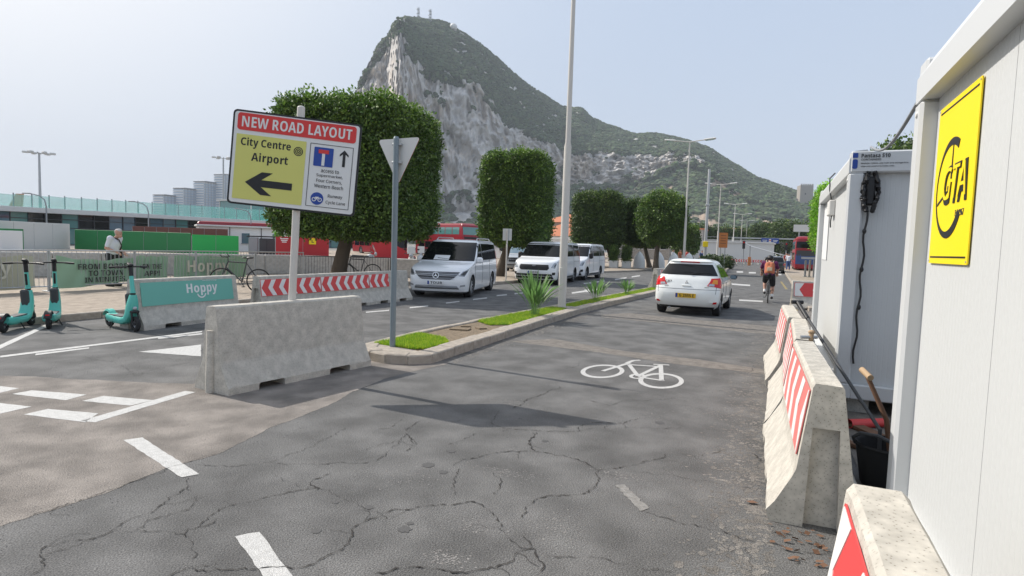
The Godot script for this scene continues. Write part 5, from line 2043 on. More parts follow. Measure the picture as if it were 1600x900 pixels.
func van(label: String, at: Vector3, turn: float, look: String, paint: Material, plate_text: String) -> Node3D:
	var t := thing("van", label, "van", at, turn, "vans waiting along the left kerb")
	var bd := Body.new()
	var tall := 1.84 if look == "tour" else 1.93
	var k := tall - 1.84
	bd.p = 2.9
	if look == "tour":
		bd.lv = [[.17, 2.36, -2.45, .84, .40, .25], [.22, 2.48, -2.52, .90, .42, .25], [.36, 2.56, -2.57, .925, .44, .25], [.55, 2.57, -2.57, .935, .46, .25], [.72, 2.54, -2.57, .94, .48, .25], [.88, 2.46, -2.57, .935, .50, .25], [.95, 2.36, -2.57, .93, .52, .25], [1.00, 2.18, -2.56, .93, .56, .25], [1.05, 1.90, -2.56, .925, .5, .24], [1.09, 1.62, -2.55, .92, .40, .24], [1.12, 1.50, -2.55, .915, .34, .24], [1.30, 1.22, -2.53, .895, .32, .23], [1.50, .93, -2.50, .865, .30, .22], [1.68, .66, -2.46, .83, .28, .2], [1.76, .50, -2.42, .80, .25, .2], [1.81, .28, -2.32, .74, .2, .2], [1.835, .0, -2.15, .64, .2, .2], [1.84, -.2, -1.95, .5, .2, .2]]
	else:
		bd.lv = [[.20, 2.30, -2.38, .86, .34, .18], [.26, 2.42, -2.45, .94, .36, .18], [.40, 2.49, -2.49, .965, .36, .18], [.62, 2.50, -2.50, .975, .36, .18], [.82, 2.47, -2.50, .98, .37, .18], [1.0, 2.38, -2.50, .975, .38, .18], [1.08, 2.26, -2.50, .97, .40, .18], [1.13, 2.05, -2.49, .965, .40, .18], [1.18, 1.78, -2.49, .96, .34, .18], [1.22, 1.60, -2.49, .955, .30, .18], [1.40, 1.36, -2.47, .935, .28, .17], [1.60, 1.10, -2.45, .905, .26, .16], [1.78, .86, -2.42, .87, .24, .15], [1.86, .66, -2.38, .84, .22, .15], [1.91, .40, -2.28, .77, .2, .15], [1.93, .0, -2.1, .62, .2, .15]]
	var ax := [1.62, -1.58] if look == "tour" else [1.60, -1.35]
	var wr := .345
	part(t, "body", body_cut(bd, paint, ax, wr, .93), null)
	for z in ax:
		for s in [-1.0, 1.0]:
			wheel(t, Vector3(s * .80, wr, z), wr, .235, 10 if look == "tour" else 6, M.alloy if look == "tour" else M.grey_metal)
	var N := func(u, y): return bd.nose(u, y)
	var R := func(u, y): return bd.tail(u, y)
	var b := MB.new()
	var y0 := 1.14 if look == "tour" else 1.24
	var y1 := 1.74 if look == "tour" else 1.83
	b.patch(N, [Vector2(-.82, y0), Vector2(.82, y0), Vector2(.76, y1), Vector2(-.76, y1)], 16, 8, .006, Vector3(0, .4, 1))
	var ws := part(t, "windscreen", b, M.tinted_glass)
	if look == "tour":
		b = MB.new()
		b.patch(N, [Vector2(-.22, 1.155), Vector2(.02, 1.155), Vector2(.02, 1.30), Vector2(-.22, 1.30)], 3, 3, .009, Vector3(0, .4, 1))
		part(ws, "paper_notice", b, M.white).set_meta("label", "white paper notice behind the windscreen")
	for x in [-.3, .25]:
		b = MB.new()
		b.tube([bd.nose(x, y0 + .01) + Vector3(0, .01, .012), bd.nose(x - .38, y0 + .07) + Vector3(0, .01, .014)], .008, 5)
		part(ws, "wiper", b, M.black)
	b = MB.new()
	b.patch(R, [Vector2(-.74, 1.15), Vector2(.74, 1.15), Vector2(.70, y1 - .05), Vector2(-.70, y1 - .05)], 10, 5, .006, Vector3(0, .1, -1))
	part(t, "rear_window", b, M.tinted_glass)
	for s in [-1.0, 1.0]:
		var F := func(z, y): return bd.flank(s, z, y)
		var dir := Vector3(s, .2, 0)
		var wy := y0 + .02
		var wt := y1 - .03
		var glass := [[[1.16, wy], [.78, wt], [.42, wt], [.42, wy]], [[.32, wy], [.32, wt], [-.98, wt], [-.98, wy]], [[-1.06, wy], [-1.06, wt], [-2.18, wt - .02], [-2.28, wy + .02]]]
		if look == "tour": glass[0] = [[1.0, wy], [.52, wt], [.20, wt], [.20, wy]]; glass[1] = [[.12, wy], [.12, wt], [-1.05, wt], [-1.05, wy]]
		for g in glass:
			b = MB.new()
			b.patch(F, [Vector2(g[0][0], g[0][1]), Vector2(g[3][0], g[3][1]), Vector2(g[2][0], g[2][1]), Vector2(g[1][0], g[1][1])], 8, 6, .005, dir)
			part(t, "side_window", b, M.tinted_glass)
		seam(t, bd, s, .36 if look != "tour" else .16, .32, .36 if look != "tour" else .16, y1)
		seam(t, bd, s, -1.02, .40, -1.02, y1)
		seam(t, bd, s, 1.28, .62, 1.28, 1.05)
		seam(t, bd, s, -1.0, 1.02, -2.2, 1.02)
		for z in [.50, -.10]:
			b = MB.new()
			b.box(bd.flank(s, z, .98) + Vector3(s * .015, 0, 0), Vector3(.03, .035, .2), Basis(), .012)
			part(t, "door_handle", b, paint)
		b = MB.new()
		b.patch(F, [Vector2(1.15, .25), Vector2(-1.0, .25), Vector2(-1.0, .36), Vector2(1.15, .36)], 10, 2, .008, dir)
		part(t, "sill_trim", b, paint if look == "tour" else M.charcoal)
		b = MB.new()
		b.patch(func(u, y): return bd.tail(u * s, y), [Vector2(.76, .85), Vector2(.97, .85), Vector2(.95, 1.45), Vector2(.78, 1.45)], 4, 6, .006, Vector3(s * .5, 0, -1))
		part(t, "tail_lamp", b, M.lamp_red)
		# headlamps
		var U := func(u, y): return bd.nose(u * s, y)
		if look == "tour":
			b = MB.new()
			b.patch(U, [Vector2(.44, .70), Vector2(.66, .68), Vector2(.92, .95), Vector2(.56, .84)], 7, 4, .006, Vector3(s * .4, .2, 1))
			var hl := part(t, "headlamp", b, M.headlamp)
			b = MB.new()
			b.patch(U, [Vector2(.49, .73), Vector2(.65, .715), Vector2(.84, .89), Vector2(.60, .825)], 6, 3, .010, Vector3(s * .4, .2, 1))
			part(hl, "lamp_unit", b, M.charcoal)
			b = MB.new()
			b.patch(U, [Vector2(.50, .37), Vector2(.74, .39), Vector2(.72, .44), Vector2(.52, .42)], 5, 2, .006, Vector3(0, 0, 1))
			part(t, "bumper_vent", b, M.grey_metal)
		else:
			b = MB.new()
			b.patch(U, [Vector2(.48, .77), Vector2(.72, .75), Vector2(.92, 1.06), Vector2(.60, .97)], 7, 4, .006, Vector3(s * .4, .2, 1))
			var hl := part(t, "headlamp", b, M.headlamp)
			b = MB.new()
			b.patch(U, [Vector2(.62, .83), Vector2(.72, .82), Vector2(.80, .93), Vector2(.70, .92)], 4, 3, .010, Vector3(s * .4, .2, 1))
			part(hl, "lamp_unit", b, M.charcoal)
			b = MB.new()
			b.patch(U, [Vector2(.55, .45), Vector2(.76, .47), Vector2(.78, .58), Vector2(.56, .57)], 5, 3, .006, Vector3(0, 0, 1))
			part(t, "fog_lamp_surround", b, M.black)
	# face
	if look == "tour":
		b = MB.new()
		b.patch(N, [Vector2(-.33, .66), Vector2(.33, .66), Vector2(.47, .82), Vector2(-.47, .82)], 14, 4, .006, Vector3(0, 0, 1))
		b.patch(N, [Vector2(-.22, .58), Vector2(.22, .58), Vector2(.33, .66), Vector2(-.33, .66)], 12, 2, .006, Vector3(0, 0, 1))
		var g := part(t, "grille", b, M.charcoal)
		for y in [.605, .635, .70, .79]:
			b = MB.new()
			var w := .46 - absf(.82 - y) * .8
			var pts := []
			for i in 13: pts.append(bd.nose(lerpf(-w, w, i / 12.0), y) + Vector3(0, 0, .012))
			b.tube(pts, .007 if y != .70 else .014, 6)
			part(g, "grille_bar", b, M.alloy)
		b = MB.new()
		var pts := []
		for i in 13: pts.append(bd.nose(lerpf(-.44, .44, i / 12.0), .745) + Vector3(0, 0, .012))
		b.tube(pts, .015, 6)
		part(g, "grille_bar", b, M.alloy)
		var fc := Transform3D(Basis(Vector3.RIGHT, -.08), bd.nose(0, .71) + Vector3(0, 0, .03))
		plate(g, "emblem_ring", ring_arc(.082, .10, 0, TAU - .001, 28), .02, M.chrome, fc)
		plate(g, "emblem_disc", disc(.084, 24), .01, M.charcoal, fc)
		var star := PackedVector2Array()
		for i in 6: star.append(Vector2.from_angle(PI / 2 + TAU * i / 6.0) * (.085 if i % 2 == 0 else .018))
		plate(g, "emblem_star", star, .018, M.chrome, fc * at_xf(0, 0, .004))
		b = MB.new()
		b.patch(N, [Vector2(-.48, .30), Vector2(.48, .30), Vector2(.40, .40), Vector2(-.40, .40)], 12, 3, .006, Vector3(0, 0, 1))
		var low := part(t, "lower_intake", b, M.charcoal)
		for y in [.325, .355, .385]:
			b = MB.new()
			var q := []
			for i in 11: q.append(bd.nose(lerpf(-.44, .44, i / 10.0), y) + Vector3(0, 0, .012))
			b.tube(q, .009, 5)
			part(low, "intake_bar", b, M.alloy)
		number_plate(t, Transform3D(Basis(), bd.nose(0, .485) + Vector3(0, 0, .018)), plate_text, M.white, .52, .11)
		for s in [-1.0, 1.0]:
			b = MB.new()
			b.tube([Vector3(s * .70, 1.80, .2), Vector3(s * .68, 1.89, .0), Vector3(s * .68, 1.90, -1.9), Vector3(s * .70, 1.80, -2.1)], .018, 7)
			part(t, "roof_rail", b, M.alloy)
		mirror_pair(t, .90, 1.17, 1.02, M.car_white)
	else:
		b = MB.new()
		b.patch(N, [Vector2(-.33, .66), Vector2(.33, .66), Vector2(.40, .75), Vector2(-.40, .75)], 12, 2, .006, Vector3(0, 0, 1))
		b.patch(N, [Vector2(-.40, .75), Vector2(.40, .75), Vector2(.36, .90), Vector2(-.36, .90)], 12, 3, .006, Vector3(0, 0, 1))
		var g := part(t, "grille", b, M.black)
		for y in [.69, .73, .77, .81, .85]:
			b = MB.new()
			var q := []
			for i in 11: q.append(bd.nose(lerpf(-.35, .35, i / 10.0), y) + Vector3(0, 0, .01))
			b.tube(q, .006, 5)
			part(g, "grille_bar", b, M.charcoal)
		var fc := Transform3D(Basis(), bd.nose(0, .86 if look == "oval" else .80) + Vector3(0, 0, .02))
		if look == "oval":
			var ov := disc(.085, 24)
			for i in ov.size(): ov[i].y *= .42
			plate(g, "emblem", ov, .012, M.grey_metal, fc)
		else:
			plate(g, "emblem", poly([0, .075, .05, 0, 0, -.075, -.05, 0]), .012, M.chrome, fc)
		b = MB.new()
		b.patch(N, [Vector2(-.72, .22), Vector2(.72, .22), Vector2(.52, .50), Vector2(-.52, .50)], 14, 4, .006, Vector3(0, 0, 1))
		part(t, "lower_bumper", b, M.black)
		number_plate(t, Transform3D(Basis(), bd.nose(0, .57) + Vector3(0, 0, .018)), plate_text, M.white, .52, .11)
		mirror_pair(t, .93, 1.28, 1.20, M.black, Vector3(.22, .30, .14))
	return t

func hatchback(at: Vector3, turn: float) -> void:
	var t := thing("hatchback", "white hatchback with yellow number plate driving away in the right lane", "car", at, turn)
	var bd := Body.new()
	bd.p = 3.2
	# length 3.8; front +1.9, rear -1.9
	bd.lv = [[.19, 1.70, -1.70, .70, .42, .18], [.26, 1.84, -1.80, .78, .46, .20], [.38, 1.90, -1.88, .82, .5, .22], [.52, 1.90, -1.90, .83, .52, .30], [.62, 1.87, -1.89, .832, .55, .31], [.72, 1.78, -1.86, .832, .58, .32], [.80, 1.60, -1.82, .83, .6, .33], [.88, 1.28, -1.79, .825, .52, .33], [.94, 1.02, -1.76, .812, .40, .33], [.98, .92, -1.74, .79, .34, .33], [1.10, .70, -1.65, .738, .3, .32], [1.22, .47, -1.54, .682, .27, .31], [1.32, .27, -1.45, .632, .24, .30], [1.385, .12, -1.41, .595, .2, .27], [1.42, .02, -1.44, .565, .2, .24], [1.455, -.12, -1.40, .51, .2, .24], [1.48, -.35, -1.26, .42, .2, .25], [1.49, -.5, -1.1, .32, .15, .2]]
	var wr := .29
	part(t, "body", body_cut(bd, M.car_pearl, [1.20, -1.25], wr, .80), null)
	for z in [1.20, -1.25]:
		for s in [-1.0, 1.0]:
			wheel(t, Vector3(s * .715, wr, z), wr, .19, 7, M.alloy)
	var R := func(u, y): return bd.tail(u, y)
	var N := func(u, y): return bd.nose(u, y)
	var dn := Vector3(0, .2, -1)
	var b := MB.new()
	b.patch(R, [Vector2(-.80, 1.06), Vector2(.80, 1.06), Vector2(.66, 1.345), Vector2(-.66, 1.345)], 14, 6, .006, dn)
	var rw := part(t, "rear_window", b, M.tinted_glass)
	b = MB.new()
	b.tube([bd.tail(-.02, 1.07) + Vector3(0, 0, -.02), bd.tail(-.05, 1.10) + Vector3(0, .01, -.025), bd.tail(-.50, 1.12) + Vector3(0, .01, -.02)], [.016, .012, .007], 6)
	part(rw, "rear_wiper", b, M.black)
	b = MB.new()
	b.patch(R, [Vector2(-.17, 1.392), Vector2(.17, 1.392), Vector2(.16, 1.418), Vector2(-.16, 1.418)], 5, 2, .008, dn)
	part(t, "high_brake_lamp", b, M.lamp_red)
	b = MB.new()
	b.patch(N, [Vector2(-.8, 1.0), Vector2(.8, 1.0), Vector2(.7, 1.36), Vector2(-.7, 1.36)], 10, 5, .006, Vector3(0, .4, 1))
	part(t, "windscreen", b, M.tinted_glass)
	for s in [-1.0, 1.0]:
		var U := func(u, y): return bd.tail(u * s, y)
		var dl := Vector3(s * .7, .1, -1)
		b = MB.new()
		b.patch(U, [Vector2(.30, .80), Vector2(.98, .74), Vector2(.975, 1.01), Vector2(.44, .99)], 11, 7, .010, dl)
		var tl := part(t, "tail_lamp", b, M.lamp_red)
		b = MB.new()
		b.patch(U, [Vector2(.43, .86), Vector2(.66, .85), Vector2(.68, .955), Vector2(.50, .955)], 6, 3, .014, dl)
		part(tl, "indicator", b, M.amber if s < 0 else M.lamp_red)
		b = MB.new()
		b.patch(U, [Vector2(.33, .805), Vector2(.52, .79), Vector2(.53, .85), Vector2(.38, .86)], 4, 3, .014, dl)
		part(tl, "reversing_lens", b, M.headlamp)
		b = MB.new()
		b.patch(U, [Vector2(.52, .34), Vector2(.72, .35), Vector2(.70, .40), Vector2(.54, .39)], 4, 2, .006, dl)
		part(t, "reflector", b, M.lamp_red)
		var F := func(z, y): return bd.flank(s, z, y)
		var ds := Vector3(s, .25, 0)
		for g in [[[.62, 1.0], [.22, 1.33], [-.28, 1.36], [-.28, .99]], [[-.34, .99], [-.34, 1.36], [-1.02, 1.33], [-1.14, 1.02]]]:
			b = MB.new()
			b.patch(F, [Vector2(g[0][0], g[0][1]), Vector2(g[3][0], g[3][1]), Vector2(g[2][0], g[2][1]), Vector2(g[1][0], g[1][1])], 8, 5, .005, ds)
			part(t, "side_window", b, M.tinted_glass)
		seam(t, bd, s, -.31, .32, -.31, 1.36)
		seam(t, bd, s, .80, .32, .72, .95)
		seam(t, bd, s, -.95, .62, -1.12, 1.0)
		for z in [-.18, -.95]:
			b = MB.new()
			b.box(bd.flank(s, z, .86) + Vector3(s * .012, 0, 0), Vector3(.025, .03, .17), Basis(), .01)
			part(t, "door_handle", b, M.car_pearl)
		# tailgate gap
		b = MB.new()
		var pts := []
		for i in 7: pts.append(bd.tail(s * lerpf(.66, .60, i / 6.0), lerpf(.99, .60, i / 6.0)) + Vector3(0, 0, -.002))
		b.tube(pts, .005, 5)
		part(t, "tailgate_seam", b, M.charcoal)
	b = MB.new()
	var pts2 := []
	for i in 15: pts2.append(bd.tail(lerpf(-.93, .93, i / 14.0), .705) + Vector3(0, 0, -.001))
	b.tube(pts2, .005, 5)
	part(t, "bumper_seam", b, M.charcoal)
	b = MB.new()
	b.patch(R, [Vector2(-.36, .44), Vector2(.36, .44), Vector2(.40, .60), Vector2(-.40, .60)], 10, 3, .004, dn)
	part(t, "plate_recess", b, M.car_pearl)
	b = MB.new()
	b.patch(R, [Vector2(-.74, .195), Vector2(.74, .195), Vector2(.68, .255), Vector2(-.68, .255)], 12, 2, .008, dn)
	part(t, "rear_valance", b, M.black)
	number_plate(t, Transform3D(Basis(Vector3.UP, PI), bd.tail(0, .535) + Vector3(0, 0, -.018)), "G 2555 E", M.plate_yellow, .52, .115)
	var back := func(u, y): return Transform3D(Basis(Vector3.UP, PI), bd.tail(u, y) + Vector3(0, 0, -.01))
	lettering(t, "badge_lettering", "GBZ", .17, .075, M.charcoal, back.call(.27, .88))
	lettering(t, "badge_lettering", "MIVEC", .11, .025, M.charcoal, back.call(.30, .765))
	lettering(t, "badge_lettering", "ClearTec", .11, .025, M.leaf_core, back.call(-.30, .765))
	for a in [PI / 2, PI / 2 + TAU / 3, PI / 2 - TAU / 3]:
		var dm := PackedVector2Array()
		for q in [[0, 0], [.028, .017], [.056, 0], [.028, -.017]]: dm.append(Vector2(q[0], q[1]).rotated(a))
		plate(t, "emblem", dm, .01, M.chrome, back.call(0, .875))
	b = MB.new()
	b.box(bd.tail(0, .79) + Vector3(0, 0, -.012), Vector3(.24, .03, .025), Basis(), .01)
	part(t, "tailgate_handle", b, M.car_pearl)
	b = MB.new()
	b.tube([Vector3(.02, 1.48, -.75), Vector3(.02, 1.56, -.92)], [.02, .006], 6)
	part(t, "roof_aerial", b, M.black)
	for s in [-1.0, 1.0]:
		b = MB.new()
		b.box(Vector3(s * .93, .98, .62), Vector3(.20, .14, .10), Basis(), .045)
		var o := part(t, "wing_mirror", b, M.car_pearl if s > 0 else M.black)
		b = MB.new()
		b.box(Vector3(s * .93, .98, .568), Vector3(.16, .105, .008))
		part(o, "mirror_glass", b, M.blue_glass)
	b = MB.new()
	b.tube([Vector3(.42, .20, -1.72), Vector3(.42, .20, -1.86)], .025, 8)
	part(t, "exhaust_pipe", b, M.grey_metal)

func far_car(label: String, at: Vector3, turn: float, paint: Material, tall := 1.62) -> void:
	var t := thing("parked_car", label, "car", at, turn, "cars beyond the vans")
	var bd := Body.new()
	var k := tall / 1.62
	bd.p = 3.0
	bd.lv = [[.22, 2.05, -2.1, .80, .4, .25], [.32, 2.18, -2.2, .88, .4, .25], [.5, 2.22, -2.22, .90, .42, .25], [.72, 2.20, -2.22, .91, .42, .25], [.86, 2.12, -2.2, .905, .45, .25], [.94, 1.9, -2.18, .90, .45, .25], [1.0, 1.2, -2.16, .885, .32, .25], [1.06, 1.02, -2.14, .87, .3, .25], [1.3, .62, -2.02, .80, .27, .22], [1.5, .30, -1.9, .73, .24, .2], [1.58, .12, -1.8, .66, .2, .2], [1.62, -.2, -1.5, .5, .2, .2]]
	for l in bd.lv: l[0] *= k
	part(t, "body", body_cut(bd, paint, [1.38, -1.35], .34, .9), null)
	for z in [1.38, -1.35]:
		for s in [-1.0, 1.0]: wheel(t, Vector3(s * .79, .34, z), .34, .22, 5, M.alloy)
	var N := func(u, y): return bd.nose(u, y)
	var R := func(u, y): return bd.tail(u, y)
	var b := MB.new()
	b.patch(N, [Vector2(-.8, 1.08 * k), Vector2(.8, 1.08 * k), Vector2(.72, 1.5 * k), Vector2(-.72, 1.5 * k)], 10, 5, .006, Vector3(0, .4, 1))
	part(t, "windscreen", b, M.blue_glass)
	b = MB.new()
	b.patch(R, [Vector2(-.75, 1.1 * k), Vector2(.75, 1.1 * k), Vector2(.68, 1.48 * k), Vector2(-.68, 1.48 * k)], 8, 4, .006, Vector3(0, .2, -1))
	part(t, "rear_window", b, M.tinted_glass)
	b = MB.new()
	b.patch(N, [Vector2(-.42, .58 * k), Vector2(.42, .58 * k), Vector2(.46, .82 * k), Vector2(-.46, .82 * k)], 8, 3, .006, Vector3(0, 0, 1))
	part(t, "grille", b, M.black)
	b = MB.new()
	b.patch(N, [Vector2(-.6, .30 * k), Vector2(.6, .30 * k), Vector2(.55, .44 * k), Vector2(-.55, .44 * k)], 8, 2, .006, Vector3(0, 0, 1))
	part(t, "lower_grille", b, M.charcoal)
	number_plate(t, Transform3D(Basis(), bd.nose(0, .5 * k) + Vector3(0, 0, .018)), "G 7312", M.white)
	for s in [-1.0, 1.0]:
		b = MB.new()
		b.patch(func(u, y): return bd.nose(u * s, y), [Vector2(.55, .72 * k), Vector2(.86, .74 * k), Vector2(.88, .86 * k), Vector2(.56, .83 * k)], 5, 3, .006, Vector3(s * .4, 0, 1))
		part(t, "headlamp", b, M.headlamp)
		b = MB.new()
		b.patch(func(u, y): return bd.tail(u * s, y), [Vector2(.6, .78 * k), Vector2(.92, .78 * k), Vector2(.92, .95 * k), Vector2(.64, .95 * k)], 5, 3, .006, Vector3(s * .4, 0, -1))
		part(t, "tail_lamp", b, M.lamp_red)
		b = MB.new()
		b.patch(func(z, y): return bd.flank(s, z, y), [Vector2(.8, 1.08 * k), Vector2(-1.6, 1.1 * k), Vector2(-1.4, 1.46 * k), Vector2(.35, 1.48 * k)], 10, 4, .005, Vector3(s, .2, 0))
		part(t, "side_window", b, M.tinted_glass)
	mirror_pair(t, .88, 1.08 * k, .85, paint, Vector3(.18, .14, .1))

func double_decker(label: String, at: Vector3, turn: float, h := 4.2, length := 10.4, open_top := false) -> void:
	var t := thing("double_decker_bus", label, "bus", at, turn, "red double-decker buses")
	var bd := Body.new()
	bd.p = 5.0
	var f := length / 2
	bd.lv = [[.28, f - .1, -f + .1, 1.16, .3, .2], [.4, f, -f, 1.24, .35, .25], [2.1, f - .02, -f, 1.25, .35, .25], [h - .9, f - .1, -f + .03, 1.25, .4, .25], [h - .25, f - .25, -f + .1, 1.22, .45, .3], [h - .08, f - .45, -f + .25, 1.12, .4, .3], [h, f - .8, -f + .5, .9, .3, .3]]
	part(t, "body", body_cut(bd, M.bus_red, [f - 2.4, -f + 2.6], .48, 1.22), null)
	for z in [f - 2.4, -f + 2.6]:
		for s in [-1.0, 1.0]: wheel(t, Vector3(s * 1.08, .48, z), .48, .28, 6, M.grey_metal)
	var b: MB
	for s in [-1.0, 1.0]:
		var F := func(z, y): return bd.flank(s, z, y)
		for k in 6:
			var z0 := f - .9 - k * (length - 1.6) / 6.0
			var z1 := z0 - (length - 1.6) / 6.0 + .12
			b = MB.new()
			b.patch(F, [Vector2(z0, h - 1.32), Vector2(z1, h - 1.32), Vector2(z1, h - .48), Vector2(z0, h - .48)], 3, 4, .006, Vector3(s, 0, 0))
			part(t, "upper_window", b, M.teal_glass)
			b = MB.new()
			b.patch(F, [Vector2(z0, 1.12), Vector2(z1, 1.12), Vector2(z1, 1.92), Vector2(z0, 1.92)], 3, 3, .006, Vector3(s, 0, 0))
			part(t, "lower_window", b, M.tinted_glass)
	var R := func(u, y): return bd.tail(u, y)
	var N := func(u, y): return bd.nose(u, y)
	b = MB.new()
	b.patch(R, [Vector2(-.62, h - 1.2), Vector2(.62, h - 1.2), Vector2(.62, h - .55), Vector2(-.62, h - .55)], 8, 3, .008, Vector3(0, 0, -1))
	part(t, "rear_upper_window", b, M.tinted_glass)
	b = MB.new()
	b.patch(R, [Vector2(-.55, h - 2.0), Vector2(.55, h - 2.0), Vector2(.55, h - 1.45), Vector2(-.55, h - 1.45)], 8, 2, .008, Vector3(0, 0, -1))
	part(t, "advert_panel", b, M.charcoal)
	b = MB.new()
	b.patch(R, [Vector2(-.68, .75), Vector2(.68, .75), Vector2(.68, 1.75), Vector2(-.68, 1.75)], 8, 3, .008, Vector3(0, 0, -1))
	var ap := part(t, "rear_advert", b, M.cloth_blue)
	plate(ap, "pale_band", rounded_rect(1.3, .22, .03, 2), .01, M.car_silver, Transform3D(Basis(Vector3.UP, PI), bd.tail(0, 1.4) + Vector3(0, 0, -.012)))
	for s in [-1.0, 1.0]:
		b = MB.new()
		b.patch(func(u, y): return bd.tail(u * s, y), [Vector2(.74, .8), Vector2(.84, .8), Vector2(.84, 1.3), Vector2(.74, 1.3)], 2, 3, .012, Vector3(0, 0, -1))
		part(t, "tail_lamp", b, M.lamp_red)
	b = MB.new()
	b.patch(N, [Vector2(-.72, h - 1.35), Vector2(.72, h - 1.35), Vector2(.7, h - .45), Vector2(-.7, h - .45)], 10, 4, .008, Vector3(0, 0, 1))
	part(t, "front_upper_window", b, M.teal_glass)
	b = MB.new()
	b.patch(N, [Vector2(-.74, 1.0), Vector2(.74, 1.0), Vector2(.72, 2.2), Vector2(-.72, 2.2)], 10, 4, .008, Vector3(0, 0, 1))
	part(t, "windscreen", b, M.tinted_glass)
	b = MB.new()
	b.patch(N, [Vector2(-.5, 2.3), Vector2(.5, 2.3), Vector2(.5, 2.55), Vector2(-.5, 2.55)], 8, 2, .008, Vector3(0, 0, 1))
	part(t, "destination_box", b, M.black)

func build_vehicles() -> void:
	var ph := deg_to_rad(14)
	# origin of a van is its middle; front right wheel is at (+.80, 1.62) in its own axes... placed from the wheel prints
	van("white tour van parked at the near kerb, three-pointed star on its grille", Vector3(-10.0, 0, -18.40), ph, "tour", M.car_white, "TOUR")
	van("second white van, dark oval grille, behind the lamp post", Vector3(-9.72, 0, -26.96), deg_to_rad(4.5), "oval", M.car_white, "GA 39 MVX")
	van("third white van, paler windscreen, last in the kerbside row", Vector3(-9.87, 0, -32.1), deg_to_rad(1.5), "diamond", M.car_white, "G 4178 C")
	van("far white van behind the planters", Vector3(-14.8, .118, -46.5), deg_to_rad(25), "diamond", M.car_white, "G 2290 B")
	van("pale mint van parked behind the dark car", Vector3(-17.9, .118, -42.5), deg_to_rad(16), "diamond", M.car_mint, "G 6051 A")
	hatchback(Vector3(-1.95, 0, -18.05), PI - .035)
	far_car("dark car with silver bonnet parked behind the small sign post", Vector3(-14.75, .118, -35.8), deg_to_rad(18), M.car_silver, 1.66)
	far_car("black car waiting ahead of the cyclist", Vector3(.15, 0, -60.0), PI, M.car_black, 1.5)
	double_decker("red double-decker bus at the right kerb, rear towards the camera", Vector3(3.36, 0, -73.2), PI, 3.6)
	double_decker("red double-decker bus behind the green hoarding, roof and upper windows showing", Vector3(-68.0, 0, -62.0), deg_to_rad(-55), 3.7, 11.0)
	double_decker("red double-decker bus between the clipped trees, above the tour van", Vector3(-37.5, 0, -66.0), deg_to_rad(65), 4.15)
	double_decker("red double-decker bus half hidden behind the largest clipped tree", Vector3(-45.5, 0, -63.0), deg_to_rad(62), 4.0)

